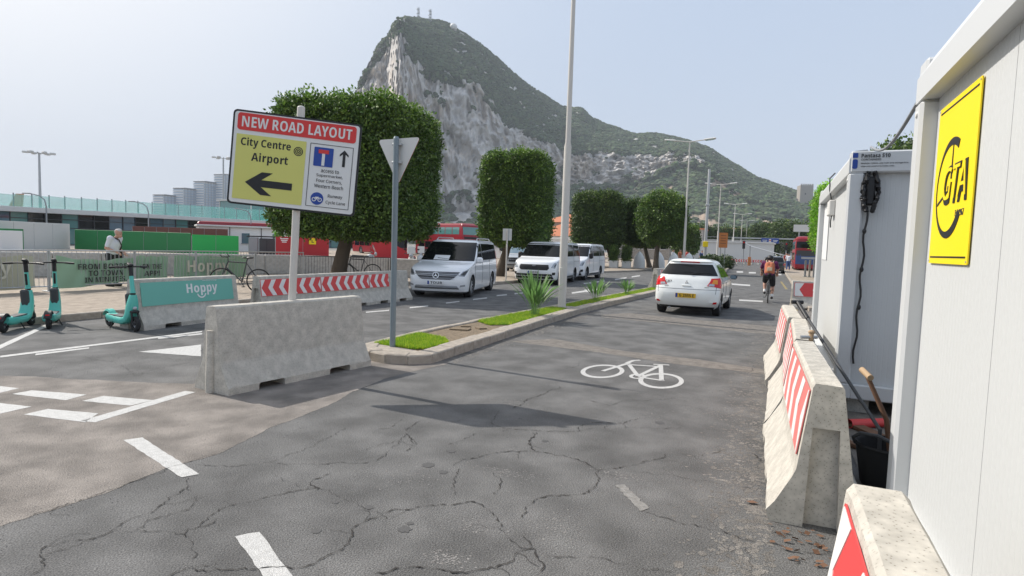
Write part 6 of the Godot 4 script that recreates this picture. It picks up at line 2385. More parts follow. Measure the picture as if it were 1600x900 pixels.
# ---------------------------------------------------------------- people
# Bones are tapered capsules joined by a smooth minimum and meshed as surface nets.
class Flesh:
	var bones := []
	var cell := .012
	var k := 90.0

	func add(a: Vector3, b: Vector3, ra: float, rb: float) -> void:
		bones.append([a, b, ra, rb])

	func mesh() -> ArrayMesh:
		var lo := Vector3(1e9, 1e9, 1e9)
		var hi := -lo
		for o in bones:
			var r: float = maxf(o[2], o[3]) + cell * 4
			lo = lo.min(o[0] - Vector3(r, r, r)).min(o[1] - Vector3(r, r, r))
			hi = hi.max(o[0] + Vector3(r, r, r)).max(o[1] + Vector3(r, r, r))
		var n := Vector3i(((hi - lo) / cell).ceil()) + Vector3i(2, 2, 2)
		var sum := PackedFloat32Array()
		sum.resize(n.x * n.y * n.z)
		var reach := .05
		for o in bones:
			var a: Vector3 = o[0]
			var b: Vector3 = o[1]
			var ra: float = o[2]
			var rb: float = o[3]
			var m := maxf(ra, rb) + reach
			var p0 := Vector3i(((a.min(b) - Vector3(m, m, m) - lo) / cell).floor()).clamp(Vector3i.ZERO, n - Vector3i.ONE)
			var p1 := Vector3i(((a.max(b) + Vector3(m, m, m) - lo) / cell).ceil()).clamp(Vector3i.ZERO, n - Vector3i.ONE)
			var ab := b - a
			var inv := 1.0 / maxf(ab.length_squared(), 1e-9)
			for z in range(p0.z, p1.z + 1):
				for y in range(p0.y, p1.y + 1):
					for x in range(p0.x, p1.x + 1):
						var p := lo + Vector3(x, y, z) * cell
						var t := clampf((p - a).dot(ab) * inv, 0, 1)
						var d := p.distance_to(a + ab * t) - lerpf(ra, rb, t)
						if d < reach:
							sum[x + n.x * (y + n.y * z)] += exp(-k * d)
		var vid := {}
		var pts := PackedVector3Array()
		var nrm := PackedVector3Array()
		var off := [0, 1, n.x, n.x + 1, n.x * n.y, n.x * n.y + 1, n.x * n.y + n.x, n.x * n.y + n.x + 1]
		var edges := [[0, 1], [2, 3], [4, 5], [6, 7], [0, 2], [1, 3], [4, 6], [5, 7], [0, 4], [1, 5], [2, 6], [3, 7]]
		for z in n.z - 1:
			for y in n.y - 1:
				var i0 := n.x * (y + n.y * z)
				for x in n.x - 1:
					var i := i0 + x
					var inside := 0
					for c in 8:
						if sum[i + off[c]] > 1.0: inside += 1
					if inside == 0 or inside == 8: continue
					var v := Vector3()
					var cnt := 0
					for e in edges:
						var s0 := sum[i + off[e[0]]]
						var s1 := sum[i + off[e[1]]]
						if (s0 > 1.0) != (s1 > 1.0):
							var d0 := -log(maxf(s0, 1e-3)) / k
							var d1 := -log(maxf(s1, 1e-3)) / k
							var t := d0 / (d0 - d1)
							var c0 := Vector3(e[0] & 1, (e[0] >> 1) & 1, (e[0] >> 2) & 1)
							var c1 := Vector3(e[1] & 1, (e[1] >> 1) & 1, (e[1] >> 2) & 1)
							v += c0.lerp(c1, t)
							cnt += 1
					vid[i] = pts.size()
					pts.append(lo + (Vector3(x, y, z) + v / cnt) * cell)
		var idx := PackedInt32Array()
		var step := [1, n.x, n.x * n.y]
		for i in vid:
			for ax in 3:
				var a: int = step[ax]
				var u: int = step[(ax + 1) % 3]
				var w: int = step[(ax + 2) % 3]
				var s0: bool = sum[i] > 1.0
				var s1: bool = sum[i + a] > 1.0
				if s0 == s1 or not vid.has(i - u) or not vid.has(i - w) or not vid.has(i - u - w): continue
				var q := [vid[i], vid[i - u], vid[i - u - w], vid[i - w]]
				if s0:
					idx.append_array([q[0], q[1], q[2], q[0], q[2], q[3]])
				else:
					idx.append_array([q[0], q[2], q[1], q[0], q[3], q[2]])
		nrm.resize(pts.size())
		for j in range(0, idx.size(), 3):
			var nn := (pts[idx[j + 2]] - pts[idx[j]]).cross(pts[idx[j + 1]] - pts[idx[j]])
			for e in 3: nrm[idx[j + e]] += nn
		for j in nrm.size(): nrm[j] = nrm[j].normalized()
		var arr := []
		arr.resize(Mesh.ARRAY_MAX)
		arr[Mesh.ARRAY_VERTEX] = pts
		arr[Mesh.ARRAY_NORMAL] = nrm
		arr[Mesh.ARRAY_INDEX] = idx
		var m2 := ArrayMesh.new()
		m2.add_surface_from_arrays(Mesh.PRIMITIVE_TRIANGLES, arr)
		return m2

# J: joints in the person's own axes (faces +z); keys pelvis chest neck head look, and sh el wr hip kn an with suffix 0 / 1
func body_bones(f: Flesh, J: Dictionary, fingers := true) -> void:
	f.add(J.pelvis, J.chest, .125, .135)
	for s in 2:
		var sg := -1.0 if s == 0 else 1.0
		f.add(J.pelvis + Vector3(sg * .055, 0, 0), J.chest + Vector3(sg * .07, .02, 0), .10, .105)
		f.add(J.chest + Vector3(sg * .05, .05, 0), J["sh%d" % s], .085, .065)
		f.add(J["sh%d" % s], J["el%d" % s], .056, .043)
		f.add(J["el%d" % s], J["wr%d" % s], .042, .028)
		f.add(J["hip%d" % s], J["kn%d" % s], .088, .058)
		f.add(J["kn%d" % s], J["kn%d" % s].lerp(J["an%d" % s], .35), .055, .057)
		f.add(J["kn%d" % s].lerp(J["an%d" % s], .35), J["an%d" % s], .055, .036)
		f.add(J["an%d" % s] + Vector3(0, -.045, -.04), J["an%d" % s] + Vector3(0, -.055, .15), .036, .028)
		# hand: palm, four fingers curled, thumb from its side
		var d: Vector3 = (J["wr%d" % s] - J["el%d" % s]).normalized()
		var across := d.cross(Vector3.UP).normalized()
		var w: Vector3 = J["wr%d" % s]
		f.add(w, w + d * .075, .024, .032)
		if fingers:
			for q in 4:
				var o := across * (q - 1.5) * .019
				var L: float = [.062, .075, .07, .052][q]
				f.add(w + d * .085 + o, w + d * (.085 + L * .6) + o + Vector3(0, -.012, 0), .0095, .0085)
				f.add(w + d * (.085 + L * .6) + o + Vector3(0, -.012, 0), w + d * (.085 + L * .8) + o + Vector3(0, -.042, 0), .0085, .0075)
			f.add(w + d * .03 + across * sg * .03, w + d * .085 + across * sg * .052 + Vector3(0, -.012, 0), .011, .009)
	f.add(J.chest + Vector3(0, .10, 0), J.head - Vector3(0, .05, .0), .058, .052)
	var l: Vector3 = J.look
	f.add(J.head + Vector3(0, .035, 0) - l * .022, J.head + Vector3(0, .03, 0) + l * .018, .080, .076)
	f.add(J.head + Vector3(0, .0, 0) + l * .02, J.head + Vector3(0, -.075, 0) + l * .055, .066, .038)
	f.add(J.head + l * .088 + Vector3(0, .012, 0), J.head + l * .112 + Vector3(0, -.022, 0), .010, .014)
	var side := l.cross(Vector3.UP).normalized()
	for sg in [-1.0, 1.0]:
		f.add(J.head + side * sg * .082 + Vector3(0, .02, 0), J.head + side * sg * .080 + Vector3(0, -.02, 0), .016, .012)

func face_marks(t: Node3D, J: Dictionary) -> void:
	var l: Vector3 = J.look
	var side := l.cross(Vector3.UP).normalized()
	for sg in [-1.0, 1.0]:
		var b := MB.new()
		b.ball(J.head + l * .088 + side * sg * .032 + Vector3(0, .014, 0), Vector3(.010, .007, .010), 8, 6)
		part(t, "eye", b, M.dark)
	var b := MB.new()
	b.tube([J.head + l * .088 + side * .025 + Vector3(0, -.058, 0), J.head + l * .096 + Vector3(0, -.058, 0), J.head + l * .088 - side * .025 + Vector3(0, -.058, 0)], .006, 6)
	part(t, "mouth", b, M.cloth_red)

func shoe_parts(t: Node3D, J: Dictionary, m: Material, cell := .012) -> void:
	for s in 2:
		var f := Flesh.new()
		f.cell = cell
		var a: Vector3 = J["an%d" % s]
		f.add(a + Vector3(0, -.045, -.045), a + Vector3(0, -.052, .16), .045, .038)
		part(t, "shoe", f.mesh(), m)

func garment(t: Node3D, called: String, bones: Array, m: Material, cell := .012) -> MeshInstance3D:
	var f := Flesh.new()
	f.cell = cell
	for b in bones: f.add(b[0], b[1], b[2], b[3])
	return part(t, called, f.mesh(), m)

func shirt_bones(J: Dictionary, sleeve: float) -> Array:
	var o := [[J.pelvis + Vector3(0, .02, 0), J.chest, .138, .148]]
	for s in 2:
		var sg := -1.0 if s == 0 else 1.0
		o.append([J.pelvis + Vector3(sg * .06, .0, 0), J.chest + Vector3(sg * .07, .02, 0), .112, .116])
		o.append([J.chest + Vector3(sg * .05, .05, 0), J["sh%d" % s], .096, .078])
		o.append([J["sh%d" % s], J["sh%d" % s].lerp(J["el%d" % s], sleeve), .070, .062])
	return o

func leg_bones(J: Dictionary, reach: float, ease := .016) -> Array:
	var o := [[J.pelvis + Vector3(0, -.02, 0), J.pelvis + Vector3(0, .06, 0), .138, .13]]
	for s in 2:
		o.append([J["hip%d" % s], J["hip%d" % s].lerp(J["kn%d" % s], minf(reach, 1.0)), .10 + ease * .4, .074 + ease])
		if reach > 1.0:
			o.append([J["kn%d" % s], J["kn%d" % s].lerp(J["an%d" % s], reach - 1.0), .070 + ease, .052 + ease])
	return o

func stand_joints(lean := 0.0) -> Dictionary:
	return {"pelvis": Vector3(0, .95, 0), "chest": Vector3(0, 1.27, .02 + lean), "neck": Vector3(0, 1.46, .03 + lean * 1.4), "head": Vector3(0, 1.60, .05 + lean * 1.9), "look": Vector3(0, 0, 1),
		"sh0": Vector3(-.185, 1.40, .02 + lean * 1.2), "sh1": Vector3(.185, 1.40, .02 + lean * 1.2), "el0": Vector3(-.24, 1.12, .0 + lean), "el1": Vector3(.24, 1.12, .0 + lean), "wr0": Vector3(-.24, .90, .10 + lean), "wr1": Vector3(.24, .90, .10 + lean),
		"hip0": Vector3(-.095, .91, 0), "hip1": Vector3(.095, .91, 0), "kn0": Vector3(-.10, .50, .03), "kn1": Vector3(.10, .50, .03), "an0": Vector3(-.10, .09, -.04), "an1": Vector3(.10, .09, .03)}

func build_people() -> void:
	# man in a white shirt behind the fence, head bowed
	var t := thing("person", "person in white short-sleeved shirt with shoulder strap, head bowed behind the fence", "person", Vector3(-17.75, .118, -11.55), deg_to_rad(108))
	var J := stand_joints(.07)
	J.look = Vector3(0, -.45, .9).normalized()
	J.head = Vector3(0, 1.555, .22)
	J.el0 = Vector3(-.23, 1.12, .02)
	J.wr0 = Vector3(-.16, 1.02, .25)
	J.el1 = Vector3(.23, 1.12, .02)
	J.wr1 = Vector3(.17, 1.0, .24)
	var f := Flesh.new()
	body_bones(f, J)
	part(t, "body", f.mesh(), M.skin)
	face_marks(t, J)
	garment(t, "shirt", shirt_bones(J, .75), M.shirt_white)
	garment(t, "trousers", leg_bones(J, 1.95), M.cloth_black)
	shoe_parts(t, J, M.black)
	garment(t, "hair", [[J.head + Vector3(0, .06, -.035), J.head + Vector3(0, .075, .03), .070, .062], [J.head + Vector3(0, .03, -.055), J.head + Vector3(0, -.02, -.06), .060, .045]], M.hair_grey)
	var b := MB.new()
	b.tube([Vector3(-.15, 1.47, .07), Vector3(-.02, 1.36, .25), Vector3(.10, 1.20, .23), Vector3(.19, 1.02, .10)], .017, 6)
	b.tube([Vector3(-.15, 1.47, .07), Vector3(-.02, 1.38, -.08), Vector3(.10, 1.2, -.12), Vector3(.19, 1.02, -.02)], .017, 6)
	part(t, "strap", b, M.black)
	b = MB.new()
	b.box(Vector3(.22, .92, .05), Vector3(.08, .22, .28), Basis(), .03)
	part(t, "shoulder_bag", b, M.cloth_black)
	# cyclist from behind
	var at := Vector3(-.06, 0, -22.95)
	bicycle("bicycle ridden by the cyclist in the right lane", at, PI, M.charcoal)
	t = thing("person", "cyclist with orange backpack and black shorts seen from behind", "person", at, PI)
	J = {"pelvis": Vector3(0, .97, -.14), "chest": Vector3(0, 1.25, .05), "neck": Vector3(0, 1.40, .16), "head": Vector3(0, 1.49, .22), "look": Vector3(0, 0, 1),
		"sh0": Vector3(-.19, 1.36, .10), "sh1": Vector3(.19, 1.36, .10), "el0": Vector3(-.27, 1.17, .27), "el1": Vector3(.27, 1.17, .27), "wr0": Vector3(-.26, 1.03, .43), "wr1": Vector3(.26, 1.03, .43),
		"hip0": Vector3(-.095, .94, -.13), "hip1": Vector3(.095, .94, -.13), "kn0": Vector3(-.13, .56, .12), "kn1": Vector3(.13, .70, .20), "an0": Vector3(-.12, .20, -.02), "an1": Vector3(.12, .36, .06)}
	f = Flesh.new()
	body_bones(f, J)
	part(t, "body", f.mesh(), M.skin)
	face_marks(t, J)
	garment(t, "shirt", shirt_bones(J, .8), M.cloth_purple)
	garment(t, "shorts", leg_bones(J, .82, .02), M.cloth_black)
	shoe_parts(t, J, M.cloth_black)
	for s in 2:
		garment(t, "sock", [[J["an%d" % s] + Vector3(0, .01, 0), J["an%d" % s].lerp(J["kn%d" % s], .18), .044, .046]], M.white)
	b = MB.new()
	b.ball(Vector3(0, 1.545, .21), Vector3(.115, .095, .145), 16, 10)
	var hm := part(t, "helmet", b, M.black)
	for x in [-.05, 0.0, .05]:
		b = MB.new()
		b.box(Vector3(x, 1.635 - absf(x) * .25, .19), Vector3(.016, .02, .16), Basis(), .006)
		part(hm, "helmet_ridge", b, M.charcoal)
	f = Flesh.new()
	f.add(Vector3(-.06, 1.05, -.16), Vector3(-.06, 1.30, -.05), .105, .10)
	f.add(Vector3(.06, 1.05, -.16), Vector3(.06, 1.30, -.05), .105, .10)
	f.add(Vector3(0, 1.08, -.24), Vector3(0, 1.2, -.18), .07, .06)
	var bp := part(t, "backpack", f.mesh(), M.cloth_orange)
	b = MB.new()
	b.box(Vector3(0, 1.16, -.268), Vector3(.17, .14, .03), Basis(Vector3.RIGHT, .4), .012)
	part(bp, "pocket", b, M.cloth_tan)
	for sg in [-1.0, 1.0]:
		b = MB.new()
		b.tube([Vector3(sg * .10, 1.38, -.02), Vector3(sg * .12, 1.45, .08), Vector3(sg * .12, 1.32, .20)], .018, 6)
		part(bp, "strap", b, M.cloth_tan)
	# walkers far off
	J = stand_joints(0)
	J.kn0.z = .10
	J.an0.z = .14
	J.an1.z = -.22
	J.kn1.z = -.05
	J.an1.y = .12
	f = Flesh.new()
	f.cell = .024
	body_bones(f, J, false)
	var bodym := f.mesh()
	var sm: Mesh
	var lm: Mesh
	var hm2: Mesh
	var spots := [[1.45, -74, 0.2, "cloth_red", "cloth_tan", "walker in a red top on the right pavement by the bus"], [1.5, -66, 3.0, "shirt_white", "cloth_blue", "walker in a white top on the right pavement, nearer than the bus"], [1.9, -80, 3.3, "cloth_tan", "cloth_black", "walker in tan by the rear of the red bus"], [1.6, -84, 3.1, "cloth_black", "cloth_blue", "walker in black beyond the others near the bus"], [-8.6, -58, 1.4, "shirt_white", "cloth_black", "walker in white on the far left pavement near the covers"], [-8.0, -58.4, 1.2, "cloth_orange", "cloth_black", "walker in orange on the far left pavement near the covers"], [-7.2, -70, .3, "cloth_blue", "cloth_tan", "walker in blue behind the white hatchback"], [-9.4, -74, 3.0, "cloth_red", "cloth_black", "walker in dark red beyond the loose tree"]]
	for s in spots:
		t = thing("person", s[5], "person", Vector3(s[0], .118, s[1]), s[2], "walkers in the distance")
		part(t, "body", bodym, M.skin)
		if sm == null:
			var g := garment(t, "shirt", shirt_bones(J, .8), M[s[3]], .024)
			sm = g.mesh
			g = garment(t, "trousers", leg_bones(J, 1.9), M[s[4]], .024)
			lm = g.mesh
			g = garment(t, "hair", [[J.head + Vector3(0, .05, -.03), J.head + Vector3(0, .06, .0), .085, .08]], M.dark, .024)
			hm2 = g.mesh
		else:
			part(t, "shirt", sm, M[s[3]])
			part(t, "trousers", lm, M[s[4]])
			part(t, "hair", hm2, M.dark)

# ---------------------------------------------------------------- cycles and scooters
func hoop(b: MB, c: Vector3, r: float, tr: float, n := 28) -> void:
	var prof := []
	for k in 7:
		var a := TAU * k / 6.0
		prof.append(Vector2(r + cos(a) * tr, sin(a) * tr))
	b.lathe(prof, n, at_xf(c.x, c.y, c.z, Basis(Vector3.BACK, PI / 2)))

func bicycle(label: String, at: Vector3, turn: float, paint: Material) -> void:
	var t := thing("bicycle", label, "bicycle", at, turn, "bicycles")
	var F := Vector3(0, .34, .52)
	var R := Vector3(0, .34, -.50)
	for c in [F, R]:
		var b := MB.new()
		hoop(b, c, .325, .021)
		var o := part(t, "wheel", b, M.rubber)
		b = MB.new()
		for k in 14:
			var a := TAU * k / 14.0
			b.tube([c + Vector3(.015 if k % 2 else -.015, 0, 0), c + Vector3(0, cos(a) * .31, sin(a) * .31)], .0022, 4, false)
		var sp := part(o, "spokes", b, M.galvanised)
		sp.set_meta("kind", "stuff")
		b = MB.new()
		b.tube([c + Vector3(-.05, 0, 0), c + Vector3(.05, 0, 0)], .02, 8)
		part(o, "hub", b, M.charcoal)
	var hd := Vector3(0, .86, .34)
	var hl := Vector3(0, .70, .40)
	var st := Vector3(0, .84, -.16)
	var bb := Vector3(0, .30, -.04)
	for q in [[hd, st], [hl, bb], [st + Vector3(0, .12, -.03), bb], [hd, hl]]:
		var b := MB.new()
		b.tube([q[0], q[1]], .018, 8)
		part(t, "frame_tube", b, paint)
	for s in [-.05, .05]:
		var b := MB.new()
		b.tube([st, R + Vector3(s, 0, 0)], .009, 6)
		b.tube([bb, R + Vector3(s, 0, 0)], .010, 6)
		part(t, "stay", b, paint)
		b = MB.new()
		b.tube([hl, hl + Vector3(s, -.06, .03), F + Vector3(s, 0, 0)], .012, 6)
		part(t, "fork_blade", b, paint)
	var b := MB.new()
	b.tube([hd, Vector3(0, .98, .34), Vector3(0, .99, .42)], .014, 7)
	part(t, "stem", b, M.black)
	b = MB.new()
	b.tube([Vector3(-.27, 1.0, .40), Vector3(-.1, .99, .43), Vector3(.1, .99, .43), Vector3(.27, 1.0, .40)], .013, 7)
	var hb := part(t, "handlebar", b, M.black)
	for s in [-1.0, 1.0]:
		b = MB.new()
		b.tube([Vector3(s * .26, 1.0, .40), Vector3(s * .27, 1.06, .46)], .012, 6)
		part(hb, "bar_end", b, M.black)
		b = MB.new()
		b.tube([bb + Vector3(s * .06, 0, 0), bb + Vector3(s * .08, s * -.13, s * -.08)], .011, 6)
		var cr := part(t, "crank", b, M.charcoal)
		b = MB.new()
		b.box(bb + Vector3(s * .12, s * -.13, s * -.08), Vector3(.09, .02, .08), Basis(), .005)
		part(cr, "pedal", b, M.black)
	b = MB.new()
	hoop(b, bb + Vector3(.05, 0, 0), .085, .008, 20)
	part(t, "chainring", b, M.charcoal)
	b = MB.new()
	b.tube([st + Vector3(0, .1, -.03), Vector3(0, .97, -.21)], .014, 7)
	part(t, "seat_post", b, M.black)
	b = MB.new()
	b.ball(Vector3(0, .985, -.26), Vector3(.07, .03, .10), 10, 6)
	b.ball(Vector3(0, .985, -.14), Vector3(.028, .025, .11), 8, 6)
	part(t, "saddle", b, M.black)

func kick_scooter(label: String, at: Vector3, turn: float) -> void:
	var t := thing("electric_scooter", label, "scooter", at, turn, "teal hire scooters")
	for z in [.47, -.47]:
		var b := MB.new()
		b.lathe([Vector2(.07, -.032), Vector2(.115, -.032), Vector2(.132, -.015), Vector2(.132, .015), Vector2(.115, .032), Vector2(.07, .032), Vector2(.07, -.032)], 24, at_xf(0, .132, z, Basis(Vector3.BACK, PI / 2)))
		var o := part(t, "wheel", b, M.rubber)
		b = MB.new()
		hoop(b, Vector3(0, .132, z), .068, .010, 20)
		for k in 5:
			var a := TAU * k / 5.0
			b.tube([Vector3(0, .132, z), Vector3(0, .132 + cos(a) * .065, z + sin(a) * .065)], .008, 5)
		part(o, "rim", b, M.alloy)
		b = MB.new()
		b.tube([Vector3(-.045, .132, z), Vector3(.045, .132, z)], .022, 8)
		part(o, "hub", b, M.charcoal)
	# footboard: low shell rising to the neck
	var rings := []
	for q in [[-.46, .19, .08, .05], [-.38, .18, .105, .075], [-.1, .165, .11, .07], [.12, .165, .11, .07], [.25, .20, .10, .085], [.32, .30, .092, .10], [.35, .42, .085, .095], [.375, .53, .07, .075], [.392, .63, .05, .052]]:
		var ring := []
		var tilt := clampf((q[0] - .15) / .2, 0, 1)
		for k in 12:
			var a := TAU * k / 12.0
			var e := Vector2(signf(cos(a)) * pow(absf(cos(a)), .6), signf(sin(a)) * pow(absf(sin(a)), .6))
			ring.append(Vector3(e.x * q[2], q[1] + e.y * q[3] * (1 - tilt), q[0] + e.y * q[3] * tilt * -1.0))
		rings.append(ring)
	var b := MB.new()
	b.loft(rings)
	part(t, "footboard", b, M.teal, 50)
	b = MB.new()
	b.box(Vector3(0, .238, -.10), Vector3(.17, .012, .5), Basis(), .004)
	part(t, "foot_mat", b, M.charcoal)
	# rear mudguard
	b = MB.new()
	var rg := []
	for k in 9:
		var a := lerpf(.05, PI * .86, k / 8.0)
		var c := Vector3(0, .135 + sin(a) * .165, -.47 + cos(a) * .165)
		rg.append([c + Vector3(-.06, -.01, 0), c + Vector3(-.045, .02, 0), c + Vector3(.045, .02, 0), c + Vector3(.06, -.01, 0), c + Vector3(.03, -.012, 0), c + Vector3(-.03, -.012, 0)])
	b.loft(rg)
	var mg := part(t, "rear_mudguard", b, M.black if turn < -1.0 else M.teal)
	b = MB.new()
	b.box(Vector3(0, .25, -.60), Vector3(.06, .025, .02), Basis(), .006)
	part(mg, "tail_light", b, M.lamp_red)
	# neck, battery panel and stem
	b = MB.new()
	b.tube([Vector3(0, .56, .39), Vector3(0, .66, .382)], .042, 12)
	part(t, "collar", b, M.black)
	b = MB.new()
	b.box(Vector3(0, .46, .272), Vector3(.125, .38, .07), Basis(Vector3.RIGHT, -.16), .025)
	part(t, "battery_panel", b, M.charcoal)
	b = MB.new()
	b.tube([Vector3(0, .66, .382), Vector3(0, .70, .378), Vector3(0, .95, .335)], [.046, .036, .032], 12)
	part(t, "stem", b, M.teal)
	b = MB.new()
	b.box(Vector3(0, .82, .325), Vector3(.035, .2, .02), Basis(Vector3.RIGHT, -.17), .006)
	part(t, "stem_label", b, M.black)
	b = MB.new()
	b.tube([Vector3(0, .95, .335), Vector3(0, 1.10, .31)], .033, 10)
	part(t, "head", b, M.black)
	b = MB.new()
	b.box(Vector3(0, 1.145, .30), Vector3(.08, .05, .10), Basis(Vector3.RIGHT, .4), .015)
	part(t, "display", b, M.black)
	b = MB.new()
	b.tube([Vector3(-.29, 1.10, .235), Vector3(-.12, 1.11, .30), Vector3(.12, 1.11, .30), Vector3(.29, 1.10, .235)], .014, 8)
	var hb := part(t, "handlebar", b, M.black)
	for s in [-1.0, 1.0]:
		b = MB.new()
		b.tube([Vector3(s * .17, 1.108, .28), Vector3(s * .30, 1.10, .23)], .019, 8)
		part(hb, "grip", b, M.black)
		b = MB.new()
		b.tube([Vector3(s * .15, 1.10, .31), Vector3(s * .24, 1.085, .30)], .007, 5)
		part(hb, "brake_lever", b, M.black)
	# front fork and light
	for s in [-.05, .05]:
		b = MB.new()
		b.tube([Vector3(s, .36, .43), Vector3(s, .132, .47)], .015, 7)
		part(t, "fork_leg", b, M.black)
	b = MB.new()
	b.box(Vector3(0, .34, .44), Vector3(.13, .05, .09), Basis(), .015)
	part(t, "fork_crown", b, M.black)
	b = MB.new()
	b.ball(Vector3(0, .40, .452), Vector3(.035, .035, .02), 10, 8)
	part(t, "front_light", b, M.headlamp)
	b = MB.new()
	b.tube([Vector3(-.09, .15, -.15), Vector3(-.15, .012, -.12)], .009, 6)
	part(t, "kickstand", b, M.black)

func motorcycle(label: String, at: Vector3, turn: float, paint: Material, moped := false) -> void:
	var t := thing("moped" if moped else "motorcycle", label, "motorcycle", at, turn, "parked motorcycles")
	var r := .25 if moped else .31
	for z in [.62, -.62]:
		var b := MB.new()
		b.lathe([Vector2(r * .6, -.055), Vector2(r * .9, -.055), Vector2(r, -.025), Vector2(r, .025), Vector2(r * .9, .055), Vector2(r * .6, .055), Vector2(r * .6, -.055)], 24, at_xf(0, r, z, Basis(Vector3.BACK, PI / 2)))
		var o := part(t, "wheel", b, M.rubber)
		b = MB.new()
		for k in 5:
			var a := TAU * k / 5.0
			b.tube([Vector3(0, r, z), Vector3(0, r + cos(a) * r * .62, z + sin(a) * r * .62)], .02, 5)
		part(o, "rim", b, M.alloy)
	var f := Flesh.new()
	f.cell = .02
	if moped:
		f.add(Vector3(0, .62, -.62), Vector3(0, .66, -.15), .13, .15)
		f.add(Vector3(0, .30, -.1), Vector3(0, .27, .28), .10, .10)
		f.add(Vector3(0, .36, .36), Vector3(0, .80, .44), .14, .12)
		f.add(Vector3(0, .80, .44), Vector3(0, 1.02, .36), .12, .09)
	else:
		f.add(Vector3(0, .66, -.1), Vector3(0, .80, .28), .12, .15)
		f.add(Vector3(0, .40, -.1), Vector3(0, .42, .22), .14, .15)
		f.add(Vector3(0, .68, -.62), Vector3(0, .66, -.1), .06, .09)
	part(t, "fairing", f.mesh(), paint)
	f = Flesh.new()
	f.cell = .02
	f.add(Vector3(0, .80, -.55), Vector3(0, .78, -.05), .09, .09)
	part(t, "seat", f.mesh(), M.black)
	var b := MB.new()
	for s in [-.07, .07]:
		b.tube([Vector3(s, .92, .42), Vector3(s, r, .62)], .025, 8)
	part(t, "fork", b, M.galvanised)
	b = MB.new()
	b.tube([Vector3(-.34, 1.05, .28), Vector3(-.1, 1.02, .40), Vector3(.1, 1.02, .40), Vector3(.34, 1.05, .28)], .016, 8)
	part(t, "handlebar", b, M.black)
	b = MB.new()
	b.ball(Vector3(0, .95, .54), Vector3(.09, .10, .07), 12, 8)
	part(t, "headlight", b, M.headlamp)
	b = MB.new()
	b.box(Vector3(0, 1.22, .46), Vector3(.34, .36, .02), Basis(Vector3.RIGHT, -.35), .008)
	part(t, "windshield", b, M.off_white if moped else M.clear_pane)
	b = MB.new()
	b.box(Vector3(0, .55, .66), Vector3(.12, .03, .4), Basis(Vector3.RIGHT, .2), .012)
	part(t, "front_mudguard", b, paint)
	for s in [-1.0, 1.0]:
		b = MB.new()
		b.tube([Vector3(s * .26, 1.05, .32), Vector3(s * .30, 1.22, .34)], .008, 5)
		b.ball(Vector3(s * .31, 1.25, .34), Vector3(.06, .04, .015), 10, 6)
		part(t, "mirror", b, M.black)
	b = MB.new()
	b.tube([Vector3(.14, .30, .1), Vector3(.16, .32, -.75)], [.04, .055], 8)
	part(t, "exhaust", b, M.galvanised)

func build_cycles() -> void:
	kick_scooter("leftmost teal scooter at the kerb, its black rear wheel towards the camera", Vector3(-11.72, 0, -6.02), deg_to_rad(-140))
	kick_scooter("middle teal scooter at the kerb, seen from behind", Vector3(-11.70, 0, -6.55), deg_to_rad(-126))
	kick_scooter("right-hand teal scooter seen from its side by the teal panelled barrier", Vector3(-10.42, 0, -6.95), deg_to_rad(80))
	bicycle("parked black and red bicycle behind the teal panelled barrier", Vector3(-13.75, .118, -12.55), deg_to_rad(-62), M.charcoal)
	bicycle("dark bicycle leaning at the railing under the largest tree", Vector3(-14.6, .118, -19.0), deg_to_rad(-50), M.charcoal)
	motorcycle("black and silver motorcycle parked behind the railing", Vector3(-18.1, .118, -23.9), deg_to_rad(120), M.car_silver)
	motorcycle("white fronted moped parked behind the tour van's nose", Vector3(-15.3, .118, -23.8), deg_to_rad(25), M.off_white, true)
	motorcycle("dark moped parked beyond the white moped", Vector3(-16.2, .118, -26.0), deg_to_rad(30), M.charcoal, true)

# ---------------------------------------------------------------- fences, hoardings and buildings
func along(a: Vector2, b: Vector2, d: float) -> Vector2:
	return a + (b - a).normalized() * d

# turn that makes local x run from a to b
func turn_of(a: Vector2, b: Vector2) -> float:
	return -atan2(b.y - a.y, b.x - a.x)

func mesh_fence(label: String, a: Vector2, b: Vector2, h: float, m: Material, pitch := .11, y := .118, group := "steel fence panels along the pavement") -> Node3D:
	var t := thing("fence_panel", label, "fence", Vector3(a.x, y, a.y), turn_of(a, b), group)
	var L := a.distance_to(b)
	var o := MB.new()
	o.tube([Vector3(0, h, 0), Vector3(L, h, 0)], .019, 7)
	part(t, "top_rail", o, m)
	o = MB.new()
	o.tube([Vector3(0, .14, 0), Vector3(L, .14, 0)], .017, 7)
	part(t, "bottom_rail", o, m)
	for x in [.02, L - .02]:
		o = MB.new()
		o.tube([Vector3(x, 0, 0), Vector3(x, h + .01, 0)], .021, 8)
		part(t, "post", o, m)
		o = MB.new()
		o.box(Vector3(x, .012, 0), Vector3(.08, .024, .5), Basis(), .006)
		part(t, "foot", o, m)
	var n := int(L / pitch)
	for k in range(1, n):
		o = MB.new()
		var x := L * k / n
		o.tube([Vector3(x, .14, 0), Vector3(x, h, 0)], .0075, 5, false)
		part(t, "bar", o, m)
	return t

